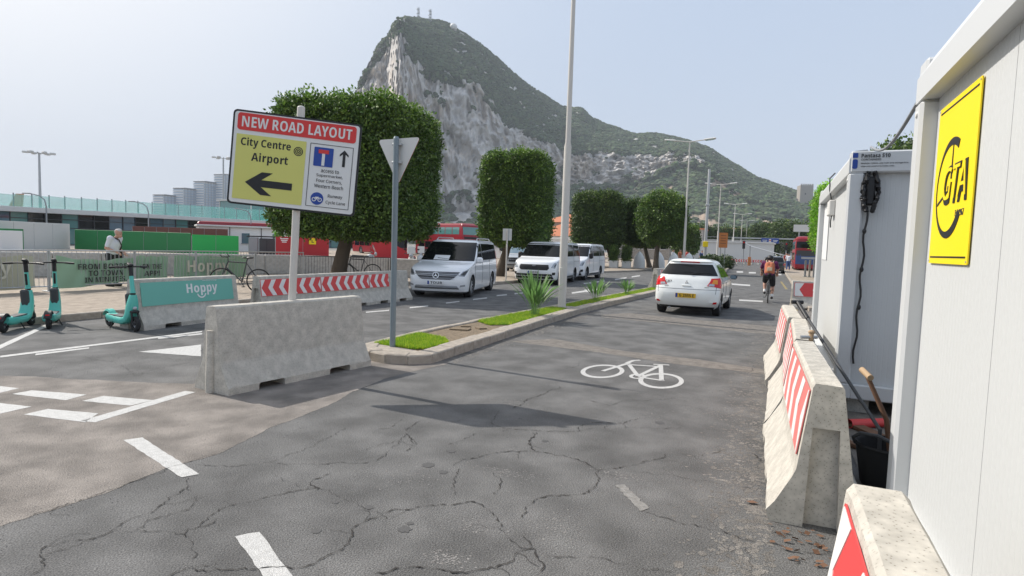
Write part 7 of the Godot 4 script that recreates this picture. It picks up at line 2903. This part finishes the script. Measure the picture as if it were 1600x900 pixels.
# a slack sheet hung on the fence, facing +z of its frame
func banner(label: String, at: Vector3, turn: float, w: float, h: float, m: Material, sag: float, seed_: int) -> Node3D:
	var t := thing("banner", label, "banner", at, turn, "mesh banners tied to the fence")
	var b := MB.new()
	var f := func(u, v):
		var x: float = (u - .5) * w
		var top: float = h - sag * sin(u * PI) * .9 - .02 * sin(u * 19 + seed_)
		var y: float = lerpf(.05 * sin(u * 5 + seed_), top, v)
		return Vector3(x, y, .02 * sin(u * 14 + v * 3 + seed_) + .012 * sin(u * 31 - v * 5))
	b.patch(f, [Vector2(0, 0), Vector2(1, 0), Vector2(1, 1), Vector2(0, 1)], 28, 8, .002, Vector3.BACK, .002)
	part(t, "sheet", b, m, 50)
	for u in [0.02, .98]:
		for v in [.1, .9]:
			b = MB.new()
			b.tube([f.call(u, v), f.call(u, v) + Vector3(0, .02, -.05)], .005, 5)
			part(t, "tie", b, M.dark)
	return t

func hoarding(label: String, a: Vector2, b: Vector2, h: float, n: int, m: Material, group := "site hoardings beyond the fence", thick := .08) -> Node3D:
	var t := thing("hoarding", label, "hoarding", Vector3(a.x, .1, a.y), turn_of(a, b), group)
	var L := a.distance_to(b) / n
	for k in n:
		var o := MB.new()
		o.box(Vector3((k + .5) * L, h * .5, 0), Vector3(L - .03, h, thick), Basis(), .02)
		part(t, "panel", o, m)
		o = MB.new()
		o.box(Vector3(k * L, h * .5 - .03, -.03), Vector3(.06, h - .1, .1))
		part(t, "upright", o, M.grey_metal)
	return t

func build_left() -> void:
	# fence by the pavement
	var p := [Vector2(-17.35, -4.2), Vector2(-17.2, -6.9), Vector2(-17.0, -9.45), Vector2(-16.9, -11.65), Vector2(-16.95, -13.7), Vector2(-16.6, -15.8), Vector2(-15.9, -17.4)]
	var names := ["steel fence panel at the left edge of the picture", "steel fence panel behind the leftmost scooter", "steel fence panel with the green banner", "steel fence panel between the two letter banners", "steel fence panel behind the teal panelled barrier", "last steel fence panel, beside the parked bicycle"]
	for k in 6:
		mesh_fence(names[k], p[k], p[k + 1], 1.06, M.galvanised)
	var face := turn_of(Vector2(-17, -13), Vector2(-17.05, -5)) + PI
	face = PI / 2 + .02
	var t := banner("faded cream banner at the left edge of the fence", Vector3(-17.13, .24, -8.1), face + .06, 2.3, .80, M.banner_beige, .02, 1)
	lettering(t, "lettering", "Hoppy", 1.5, .46, M.letter_cream, at_xf(-.15, .46, .045))
	t = banner("green banner with dark slogan, sagging at its top edge", Vector3(-17.0, .24, -10.78), face + .05, 2.45, .80, M.teal_dull, .13, 4)
	lettering(t, "lettering", "FROM BORDER", 1.55, .15, M.letter_dark, at_xf(.1, .51, .045))
	lettering(t, "lettering", "TO TOWN", 1.0, .15, M.letter_dark, at_xf(.1, .325, .045))
	lettering(t, "lettering", "IN MINUTES.", 1.2, .14, M.letter_dark, at_xf(.1, .145, .045))
	t = banner("narrow green banner behind the right-hand scooter", Vector3(-16.97, .24, -12.25), face, 1.0, .80, M.teal_dull, .02, 2)
	lettering(t, "lettering", "ON THE", .62, .15, M.letter_dark, at_xf(-.05, .48, .045))
	lettering(t, "lettering", "APP!", .5, .15, M.letter_dark, at_xf(-.05, .28, .045))
	t = banner("green banner with cream lettering behind the teal panelled barrier", Vector3(-16.92, .24, -14.3), face - .1, 2.6, .80, M.teal_dull, .02, 3)
	lettering(t, "lettering", "Hoppy", 1.5, .50, M.letter_cream, at_xf(-.15, .40, .045))
	lettering(t, "lettering", "move around the Europe", .9, .05, M.letter_cream, at_xf(.35, .70, .045), false)
	# pedestrian railing under the tree
	for k in 2:
		var a := Vector2(-16.4, -17.6).lerp(Vector2(-13.7, -19.8), k / 2.0)
		var b := Vector2(-16.4, -17.6).lerp(Vector2(-13.7, -19.8), (k + 1) / 2.0)
		mesh_fence("dark railing panel under the largest tree, %s half" % ["left", "right"][k], a, b, .93, M.charcoal, .10, .118, "railing under the largest tree")
	# low wall of cast blocks
	var w := thing("low_wall", "low pale concrete wall behind the fence and railing", "wall", Vector3.ZERO)
	var line := [Vector2(-26.5, -3), Vector2(-23.6, -10), Vector2(-21.0, -18.2), Vector2(-19.4, -21.2), Vector2(-17.2, -22.2), Vector2(-14.2, -22.9)]
	for i in line.size() - 1:
		var n := maxi(1, int(line[i].distance_to(line[i + 1]) / 1.25))
		for k in n:
			var a: Vector2 = line[i].lerp(line[i + 1], float(k) / n)
			var b: Vector2 = line[i].lerp(line[i + 1], float(k + 1) / n)
			var o := MB.new()
			var c := (a + b) * .5
			o.box(Vector3(c.x, .53, c.y), Vector3(a.distance_to(b) - .02, .84, .34), Basis(Vector3.UP, turn_of(a, b)), .025)
			part(w, "wall_block", o, M.concrete_pale)
	# hoardings
	hoarding("tall white hoarding left of the bowed person", Vector2(-52.6, -22.5), Vector2(-58.0, -34.0), 2.25, 6, M.off_white)
	hoarding("short green hoarding end at the left edge", Vector2(-52.0, -25.4), Vector2(-53.9, -28.2), 1.65, 1, M.green_dark)
	hoarding("white block before the short green hoarding", Vector2(-50.5, -24.6), Vector2(-51.6, -26.6), 1.5, 1, M.white, "site hoardings beyond the fence", .8)
	hoarding("long dark green hoarding behind the bowed person", Vector2(-57.6, -34.2), Vector2(-46.6, -37.2), 1.78, 5, M.green_dark)
	hoarding("bright green hoarding right of the dark green one", Vector2(-46.5, -37.2), Vector2(-44.7, -40.6), 1.66, 2, M.green_light)
	hoarding("red hoarding left of the largest tree's trunk", Vector2(-40.3, -40.6), Vector2(-37.6, -44.4), 1.75, 2, M.red_panel)
	var nt := thing("hazard_notice", "small yellow notice on the red hoarding", "sign", Vector3(-38.4, 1.5, -43.1), turn_of(Vector2(-40.3, -40.6), Vector2(-37.6, -44.4)))
	plate(nt, "sheet", rounded_rect(.62, .55, .02, 2), .02, M.gta_yellow, at_xf(0, 0, .06))
	plate(nt, "symbol", poly([-.08, -.12, .12, -.12, .12, -.06, -.02, -.06, -.02, .14, -.08, .14]), .02, M.black, at_xf(0, 0, .075))
	nt = thing("white_notice", "white printed notice on the red hoarding", "sign", Vector3(-39.9, 1.5, -41.2), turn_of(Vector2(-40.3, -40.6), Vector2(-37.6, -44.4)))
	for k in 3:
		plate(nt, "text_line", rounded_rect(.7 - k * .15, .08, .01, 2), .02, M.white, at_xf(0, .16 - k * .15, .06))
	# slanted red screen right of the trunk
	var rs := thing("red_screen", "slanted red screen panel behind the motorcycle", "hoarding", Vector3(-32.2, .1, -46.6), turn_of(Vector2(-34.0, -46.2), Vector2(-30.0, -49.0)), "site hoardings beyond the fence")
	var o := MB.new()
	o.extrude(poly([-1.9, 0, 2.2, 0, 2.2, .25, -.5, 1.75, -1.9, 1.85]), .08)
	part(rs, "panel", o, M.red_panel)
	o = MB.new()
	o.box(Vector3(-1.85, .8, -.12), Vector3(.1, 1.6, .1))
	part(rs, "upright", o, M.grey_metal)
	# generator set and white store
	var g := thing("generator", "dark generator unit between green and red hoardings", "generator", Vector3(-43.2, .1, -42.2), turn_of(Vector2(-44.7, -40.6), Vector2(-41, -44)))
	o = MB.new()
	o.box(Vector3(.7, .78, 0), Vector3(2.3, 1.5, 1.1), Basis(), .06)
	part(g, "housing", o, M.charcoal)
	o = MB.new()
	o.box(Vector3(-.95, .80, .05), Vector3(.8, 1.55, 1.0), Basis(), .05)
	part(g, "control_cabinet", o, M.grey_metal)
	o = MB.new()
	o.box(Vector3(-.2, 1.68, .0), Vector3(2.6, .12, 1.1), Basis(), .02)
	part(g, "canopy", o, M.black)
	for x in [.2, .9, 1.5]:
		o = MB.new()
		o.box(Vector3(x, .75, .56), Vector3(.04, 1.2, .03))
		part(g, "door_gap", o, M.black)
	var st := thing("white_store", "low white flat-roofed store behind generator and red hoarding", "building", Vector3(-52.5, 0, -50.5), turn_of(Vector2(-54.5, -46.5), Vector2(-48.0, -55.5)))
	o = MB.new()
	o.box(Vector3(0, 1.35, -2), Vector3(12.0, 2.7, 4.0), Basis(), .03)
	part(st, "wall", o, M.white)
	o = MB.new()
	o.box(Vector3(0, 2.80, -1.9), Vector3(12.4, .18, 4.5), Basis(), .03)
	part(st, "roof", o, M.off_white)
	for x in [-4.6, -1.4, 1.8, 4.8]:
		o = MB.new()
		o.box(Vector3(x, 1.55, .02), Vector3(.8, 1.1, .06))
		var wn := part(st, "window", o, M.blue_glass)
		o = MB.new()
		o.box(Vector3(x, .97, .06), Vector3(.95, .06, .12))
		part(wn, "sill", o, M.grey_metal)
	for x in [-3.0, .2, 3.3]:
		o = MB.new()
		o.box(Vector3(x, 1.35, .03), Vector3(.07, 2.7, .08))
		part(st, "frame_post", o, M.charcoal)
	var cy := thing("small_cypress", "slim pale green shrub before the white store", "shrub", Vector3(-43.6, .1, -44.4))
	o = MB.new()
	o.tube([Vector3.ZERO, Vector3(0, 1.2, 0)], .04, 6)
	part(cy, "stem", o, M.bark)
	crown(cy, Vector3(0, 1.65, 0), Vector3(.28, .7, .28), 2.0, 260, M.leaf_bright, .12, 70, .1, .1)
	hoarding("brown timber screen above the green hoarding", Vector2(-60.5, -41.5), Vector2(-52.4, -46.2), 2.35, 8, M.brown_panel)
	build_terminal()
	build_towers()
	build_far()

func build_terminal() -> void:
	var pts := [Vector2(-74.5, -18), Vector2(-80.2, -36.2), Vector2(-84.6, -48), Vector2(-88.6, -60.6), Vector2(-91.3, -76), Vector2(-90.6, -94), Vector2(-86.8, -112)]
	var dy := [4.15, 4.30, 4.48, 4.70, 4.84, 4.95, 5.20]
	var tp := [1.1, 1.30, 1.52, 1.72, 1.95, 2.12, 2.4]
	var t := thing("terminal_building", "long glass-fronted airport terminal with white deck and glass screen", "building", Vector3.ZERO)
	for i in pts.size() - 1:
		var a: Vector2 = pts[i]
		var b: Vector2 = pts[i + 1]
		var L := a.distance_to(b)
		var out := (b - a).normalized()
		var nr := Vector2(-out.y, out.x)
		if nr.dot(-a) < 0: nr = -nr
		var tr := turn_of(a, b)
		var m := (a + b) * .5
		var ang := Basis(Vector3.UP, tr) * Basis(Vector3.BACK, atan2(dy[i + 1] - dy[i], L))
		var o := MB.new()
		o.box(Vector3(m.x, (dy[i] + dy[i + 1]) * .5 - .3, m.y), Vector3(L + .4, .62, 3.2), ang, .04)
		part(t, "deck_slab", o, M.off_white)
		o = MB.new()
		o.box(Vector3(m.x - nr.x * 6, 1.9, m.y - nr.y * 6), Vector3(L, 3.8, 8), Basis(Vector3.UP, tr))
		part(t, "core_wall", o, M.charcoal)
		var n := int(L / 2.4)
		for k in n:
			var p := a.lerp(b, (k + .5) / n)
			var y0 := lerpf(dy[i], dy[i + 1], (k + .5) / n)
			var hh := lerpf(tp[i], tp[i + 1], (k + .5) / n)
			o = MB.new()
			o.box(Vector3(p.x + nr.x * 1.3, y0 + hh * .5, p.y + nr.y * 1.3), Vector3(L / n - .08, hh, .03), Basis(Vector3.UP, tr))
			part(t, "screen_pane", o, M.clear_pane)
			var q := a.lerp(b, float(k) / n)
			o = MB.new()
			o.box(Vector3(q.x + nr.x * 1.25, y0 + hh * .5, q.y + nr.y * 1.25), Vector3(.10, hh + .25, .10), Basis(Vector3.UP, tr))
			part(t, "screen_post", o, M.grey_metal)
			o = MB.new()
			o.box(Vector3(p.x + nr.x * .7, (y0 - .6) * .5, p.y + nr.y * .7), Vector3(L / n - .14, y0 - .62, .05), Basis(Vector3.UP, tr + .02 * ((k * 7 + i * 3) % 5 - 2)))
			part(t, "facade_pane", o, [M.tinted_glass, M.blue_glass, M.teal_glass, M.tinted_glass, M.blue_glass][(k * 3 + i) % 5])
			o = MB.new()
			o.box(Vector3(q.x + nr.x * .75, (y0 - .6) * .5, q.y + nr.y * .75), Vector3(.12, y0 - .6, .14), Basis(Vector3.UP, tr))
			part(t, "mullion", o, M.charcoal)
		for hy in [1.9, 3.0]:
			o = MB.new()
			o.box(Vector3(m.x + nr.x * .80, hy + .1 * i, m.y + nr.y * .80), Vector3(L, .08, .08), Basis(Vector3.UP, tr))
			part(t, "transom", o, M.charcoal)
	# glass hall behind the deck, at the right end
	var h := thing("glass_hall", "pale glass hall rising behind the terminal deck", "building", Vector3(-98, 0, -108), turn_of(pts[4], pts[6]))
	var o2 := MB.new()
	o2.box(Vector3(0, 4.5, 0), Vector3(36, 9, 10), Basis(), .1)
	part(h, "core", o2, M.teal_glass)
	for k in 13:
		o2 = MB.new()
		o2.box(Vector3(-18 + k * 3, 4.5, 5.02), Vector3(.14, 9, .2))
		part(h, "mullion", o2, M.off_white)
	for k in 13:
		o2 = MB.new()
		o2.box(Vector3(-18 + k * 3, 4.5, -5.02), Vector3(.14, 9, .2))
		part(h, "mullion", o2, M.off_white)
	o2 = MB.new()
	o2.box(Vector3(0, 9.1, 0), Vector3(37, .3, 11))
	part(h, "roof", o2, M.off_white)
	# tail of a parked airliner behind the screen
	var a := thing("airliner", "orange tail fin of an airliner behind the glass screen", "aircraft", Vector3(-108, 0, -55), deg_to_rad(-75))
	o2 = MB.new()
	o2.extrude(poly([-1.7, 0, 1.0, 0, -1.0, 3.0, -2.1, 3.0]), .35, at_xf(0, 4.2, 0, Basis(Vector3.UP, -PI / 2)))
	part(a, "tail_fin", o2, M.orange)
	o2 = MB.new()
	var pp := []
	var rr := []
	for k in 13:
		pp.append(Vector3(0, 2.9 + (.9 if k > 9 else 0.0) * (k - 9) / 3.0, 24.0 - k * 2.4))
		rr.append([.2, 1.2, 1.7, 1.85, 1.85, 1.85, 1.85, 1.85, 1.8, 1.6, 1.2, .7, .25][k])
	o2.tube(pp, rr, 16)
	part(a, "fuselage", o2, M.white)
	for s in [-1.0, 1.0]:
		o2 = MB.new()
		o2.extrude(poly([0, 0, 4.4, -2.2, 4.4, -3.0, 0, -2.0]), .2, at_xf(0, 3.6, -1.0, Basis(Vector3(s, 0, 0), Vector3(0, 0, 1), Vector3(0, -s, 0))))
		part(a, "tailplane", o2, M.white)
		o2 = MB.new()
		o2.extrude(poly([0, 0, 13, -6.0, 13, -7.5, 0, -5.5]), .35, at_xf(0, 2.2, 14.0, Basis(Vector3(s, 0, 0), Vector3(0, 0, 1), Vector3(0, -s, 0))))
		part(a, "wing", o2, M.white)
		o2 = MB.new()
		o2.tube([Vector3(s * 4.6, 1.1, 13.5), Vector3(s * 4.6, 1.1, 10.5)], [1.0, .8], 14)
		part(a, "engine", o2, M.orange)

func build_towers() -> void:
	var c := [[-721.0, -539.0, 51.0], [-707.0, -556.5, 61.0], [-692.5, -575.0, 71.5], [-677.0, -593.5, 82.5]]
	for i in 4:
		var t := thing("tower_block", "tall apartment tower on the left skyline, %s of the four" % ["lowest", "second lowest", "second tallest", "tallest"][i], "building", Vector3(c[i][0], 0, c[i][1]), deg_to_rad(92), "apartment towers on the skyline")
		var h: float = c[i][2]
		var o := MB.new()
		o.box(Vector3(0, h * .5, 0), Vector3(19, h, 17.5))
		part(t, "core", o, M.off_white)
		var n := int(h / 3.3)
		for k in n:
			o = MB.new()
			o.box(Vector3(-4.4, k * 3.3 + 2.3, -1.5), Vector3(11.6, 1.3, 18.2))
			part(t, "balcony_band", o, M.white)
			o = MB.new()
			o.box(Vector3(-4.4, k * 3.3 + 3.6, -1.5), Vector3(11.0, 1.5, 17.0))
			part(t, "window_band", o, M.tower_glass)
			o = MB.new()
			o.box(Vector3(0, k * 3.3 + 2.4, 8.9), Vector3(19.3, 2.7, 1.6))
			part(t, "glazing", o, M.tower_glass)
		for x in [-9.2, -4.6, 0.0, 4.6, 9.2]:
			o = MB.new()
			o.box(Vector3(x, h * .5, 9.7), Vector3(.5, h, .4))
			part(t, "mullion", o, M.grey_metal)
		o = MB.new()
		o.box(Vector3(0, h + .9, 0), Vector3(21, 1.4, 20), Basis(), .1)
		part(t, "roof", o, M.grey_metal)

func house(label: String, at: Vector3, turn: float, w: float, d: float, h: float, wall: Material, roof: Material, hip: float, nw: int, group := "low buildings beyond the road") -> void:
	var t := thing("house", label, "building", at, turn, group)
	var o := MB.new()
	o.box(Vector3(0, h * .5, 0), Vector3(w, h, d))
	part(t, "wall", o, wall)
	o = MB.new()
	if hip > .3:
		var e := [Vector3(-w / 2 - .4, h, d / 2 + .4), Vector3(w / 2 + .4, h, d / 2 + .4), Vector3(w / 2 + .4, h, -d / 2 - .4), Vector3(-w / 2 - .4, h, -d / 2 - .4)]
		var r0 := Vector3(-w / 2 + d / 2, h + hip, 0)
		var r1 := Vector3(w / 2 - d / 2, h + hip, 0)
		var c := Vector3(0, h + .1, 0)
		o.face([e[0], e[1], r1, r0], c)
		o.face([e[2], e[3], r0, r1], c)
		o.face([e[1], e[2], r1], c)
		o.face([e[3], e[0], r0], c)
		o.face([e[0], e[1], e[2], e[3]], c)
	else:
		o.box(Vector3(0, h + .1, 0), Vector3(w + .4, .25, d + .4))
	part(t, "roof", o, roof, 10)
	for k in nw:
		var x := -w / 2 + w * (k + .5) / nw
		o = MB.new()
		o.box(Vector3(x, h * .58, d / 2 + .01), Vector3(minf(w / nw * .45, 1.2), h * .36, .08))
		var wn := part(t, "window", o, M.tinted_glass)
		o = MB.new()
		o.box(Vector3(x, h * .38, d / 2 + .06), Vector3(minf(w / nw * .5, 1.4), .1, .18))
		part(wn, "sill", o, M.off_white)

func build_far() -> void:
	house("long low white building behind the white hatchback", Vector3(-13.0, 0, -112), -.06, 26, 8, 3.4, M.off_white, M.off_white, 0, 0)
	house("beige stone block rising above the long white building", Vector3(-16.5, 0, -120), 0, 9, 8, 5.8, M.stone_wall, M.terracotta, .2, 4)
	house("house with steep terracotta roof between the clipped trees", Vector3(-30.5, 0, -92), -.15, 9, 8, 3.4, M.off_white, M.terracotta, 2.1, 3)
	house("taller pale house with terracotta roof behind the other", Vector3(-33.5, 0, -103), -.2, 8, 8, 6.0, M.stone_wall, M.terracotta, 1.6, 3)
	house("white flat building behind the mint van", Vector3(-27.0, 0, -70), -.25, 14, 6, 2.6, M.white, M.off_white, 0, 5)
	house("pale stone hall beyond the far clipped tree", Vector3(-20.5, 0, -108), -.1, 10, 8, 4.8, M.stone_wall, M.stone_wall, .1, 5)
	house("flat grey building across the end of the road", Vector3(14, 0, -150), .1, 26, 8, 4.2, M.off_white, M.grey_metal, 0, 9)
	# houses at the foot of the mountain
	var rng := RandomNumberGenerator.new()
	rng.seed = 19
	var who := ["white", "cream", "pale", "sandy"]
	for k in 14:
		var x := -150 + k * 19.0
		house("far %s house at the mountain foot, %s from the left" % [who[k % 4], ORD[k]], Vector3(x, 0, -330 + rng.randf_range(-40, 40)), rng.randf_range(-.3, .3), rng.randf_range(12, 20), 10, rng.randf_range(7, 13), [M.white, M.off_white, M.stone_wall, M.off_white][k % 4], M.terracotta if k % 3 else M.off_white, 2.0 if k % 3 else 0.0, 5, "houses at the foot of the mountain")
	# trees before the mountain foot
	for k in 12:
		var x := -26.0 + k * 4.6
		tree("dark round tree beyond the road end, %s from the left" % ORD[k], Vector3(x + rng.randf_range(-1, 1), 0, -160 + rng.randf_range(-16, 16)), .3, 5.2, Vector3.ZERO, Vector3(rng.randf_range(2.6, 3.6), rng.randf_range(2.6, 3.9), 3.0), 2.2, 900, M.leaf_dark, .4, 200 + k, "trees beyond the end of the road", .3, 0, 3)
	# traffic signals at the far crossing
	for q in [[-3.4, -82, "left"], [1.6, -86, "right"]]:
		var t := thing("traffic_signal", "traffic signal on a pole at the far crossing, %s side" % q[2], "traffic light", Vector3(q[0], 0, q[1]), 0, "traffic signals at the far crossing")
		var o := MB.new()
		o.tube([Vector3.ZERO, Vector3(0, 3.3, 0)], .06, 8)
		part(t, "pole", o, M.grey_metal)
		o = MB.new()
		o.box(Vector3(0, 2.75, .1), Vector3(.34, 1.0, .22), Basis(), .03)
		var hd := part(t, "signal_head", o, M.black)
		for k in 3:
			o = MB.new()
			o.tube([Vector3(0, 3.05 - k * .3, .2), Vector3(0, 3.05 - k * .3, .27)], .1, 12)
			part(hd, "lens", o, [M.lamp_red, M.dark, M.dark][k])
	# slatted screen by the bus, white board above it
	for k in 6:
		var t := thing("timber_post", "pale upright board beside the red bus, %s from the road" % ORD[k], "post", Vector3(2.25 + k * .26, .118, -48.5 + k * .35), .3, "upright boards beside the bus")
		var o := MB.new()
		o.box(Vector3(0, .6, 0), Vector3(.14, 1.2 + .06 * (k % 3), .05), Basis(), .01)
		part(t, "board", o, M.stone_wall if k % 2 else M.grey_metal)
		o = MB.new()
		o.box(Vector3(0, .02, 0), Vector3(.22, .06, .2))
		part(t, "foot", o, M.grey_metal)
	var bd := thing("bus_stop_flag", "white sign board above the rear of the red bus", "sign", Vector3(3.0, .118, -86))
	var o3 := MB.new()
	o3.tube([Vector3.ZERO, Vector3(0, 5.0, 0)], .08, 8)
	part(bd, "pole", o3, M.grey_metal)
	plate(bd, "board", rounded_rect(2.0, .9, .05), .1, M.off_white, at_xf(.3, 5.0, .1))
	# footbridge and lifting arm across the far road
	var fb := thing("footbridge", "low grey bridge deck crossing beyond the end of the road", "bridge", Vector3(4, 0, -146))
	o3 = MB.new()
	o3.box(Vector3(0, 4.3, 0), Vector3(40, .7, 3.0), Basis(), .05)
	part(fb, "deck", o3, M.concrete_grey)
	for x in [-15.0, -2.0, 12.0]:
		o3 = MB.new()
		o3.box(Vector3(x, 2.0, 0), Vector3(.8, 4.0, 1.2), Basis(), .05)
		part(fb, "pier", o3, M.concrete_grey)
	o3 = MB.new()
	o3.box(Vector3(0, 5.2, 1.4), Vector3(40, .08, .08))
	part(fb, "handrail", o3, M.galvanised)
	var arm := thing("barrier_arm", "white lifting barrier arm across the far crossing", "barrier", Vector3(-2.9, 0, -90))
	o3 = MB.new()
	o3.box(Vector3(0, .6, 0), Vector3(.4, 1.2, .4), Basis(), .03)
	part(arm, "cabinet", o3, M.orange)
	o3 = MB.new()
	o3.tube([Vector3(-.8, 3.2, 0), Vector3(0, 2.7, 0), Vector3(4.6, 1.5, 0)], [.07, .07, .04], 8)
	part(arm, "arm", o3, M.white)
	o3 = MB.new()
	o3.tube([Vector3(0, 1.2, 0), Vector3(0, 2.75, 0)], .08, 8)
	part(arm, "pivot_post", o3, M.grey_metal)

# ---------------------------------------------------------------- the scene
func build_camera_and_light() -> void:
	var cam := Camera3D.new()
	cam.name = "camera"
	add_child(cam)
	var b := Basis(Vector3.UP, deg_to_rad(23.26)) * Basis(Vector3.RIGHT, deg_to_rad(-4.014)) * Basis(Vector3.BACK, deg_to_rad(1.85))
	cam.transform = Transform3D(b, Vector3(0, 1.68, 0))
	cam.fov = 51.163
	cam.near = .05
	cam.far = 9000
	cam.current = true
	var sky := ProceduralSkyMaterial.new()
	sky.sky_top_color = lin(.33, .405, .53)
	sky.sky_horizon_color = lin(.46, .515, .575)
	sky.sky_curve = .13
	sky.ground_bottom_color = lin(.30, .28, .26)
	sky.ground_horizon_color = lin(.5, .53, .56)
	sky.sun_angle_max = 100
	sky.sun_curve = .39
	var s := Sky.new()
	s.sky_material = sky
	var e := Environment.new()
	e.background_mode = Environment.BG_SKY
	e.sky = s
	e.tonemap_mode = Environment.TONE_MAPPER_LINEAR
	e.tonemap_exposure = 1.58
	e.sdfgi_enabled = true
	e.ssao_enabled = true
	e.ssil_enabled = true
	e.fog_enabled = true
	e.fog_density = .0002
	e.fog_light_color = lin(.80, .86, .95)
	var w := WorldEnvironment.new()
	w.name = "world"
	w.environment = e
	add_child(w)
	var sun := DirectionalLight3D.new()
	sun.name = "sun"
	sun.light_color = Color(1.0, .975, .94)
	sun.light_energy = 1.03
	sun.light_angular_distance = .6
	sun.shadow_enabled = true
	add_child(sun)
	sun.look_at_from_position(Vector3.ZERO, Vector3(1.1, -1.0, .13), Vector3.UP)

func _ready() -> void:
	build_camera_and_light()
	make_materials()
	build_ground()
	build_median()
	build_pavements()
	build_rock()
	build_cabins()
	build_barriers()
	build_signs()
	build_lamps()
	build_tools()
	build_trees()
	build_vehicles()
	build_people()
	build_cycles()
	build_left()
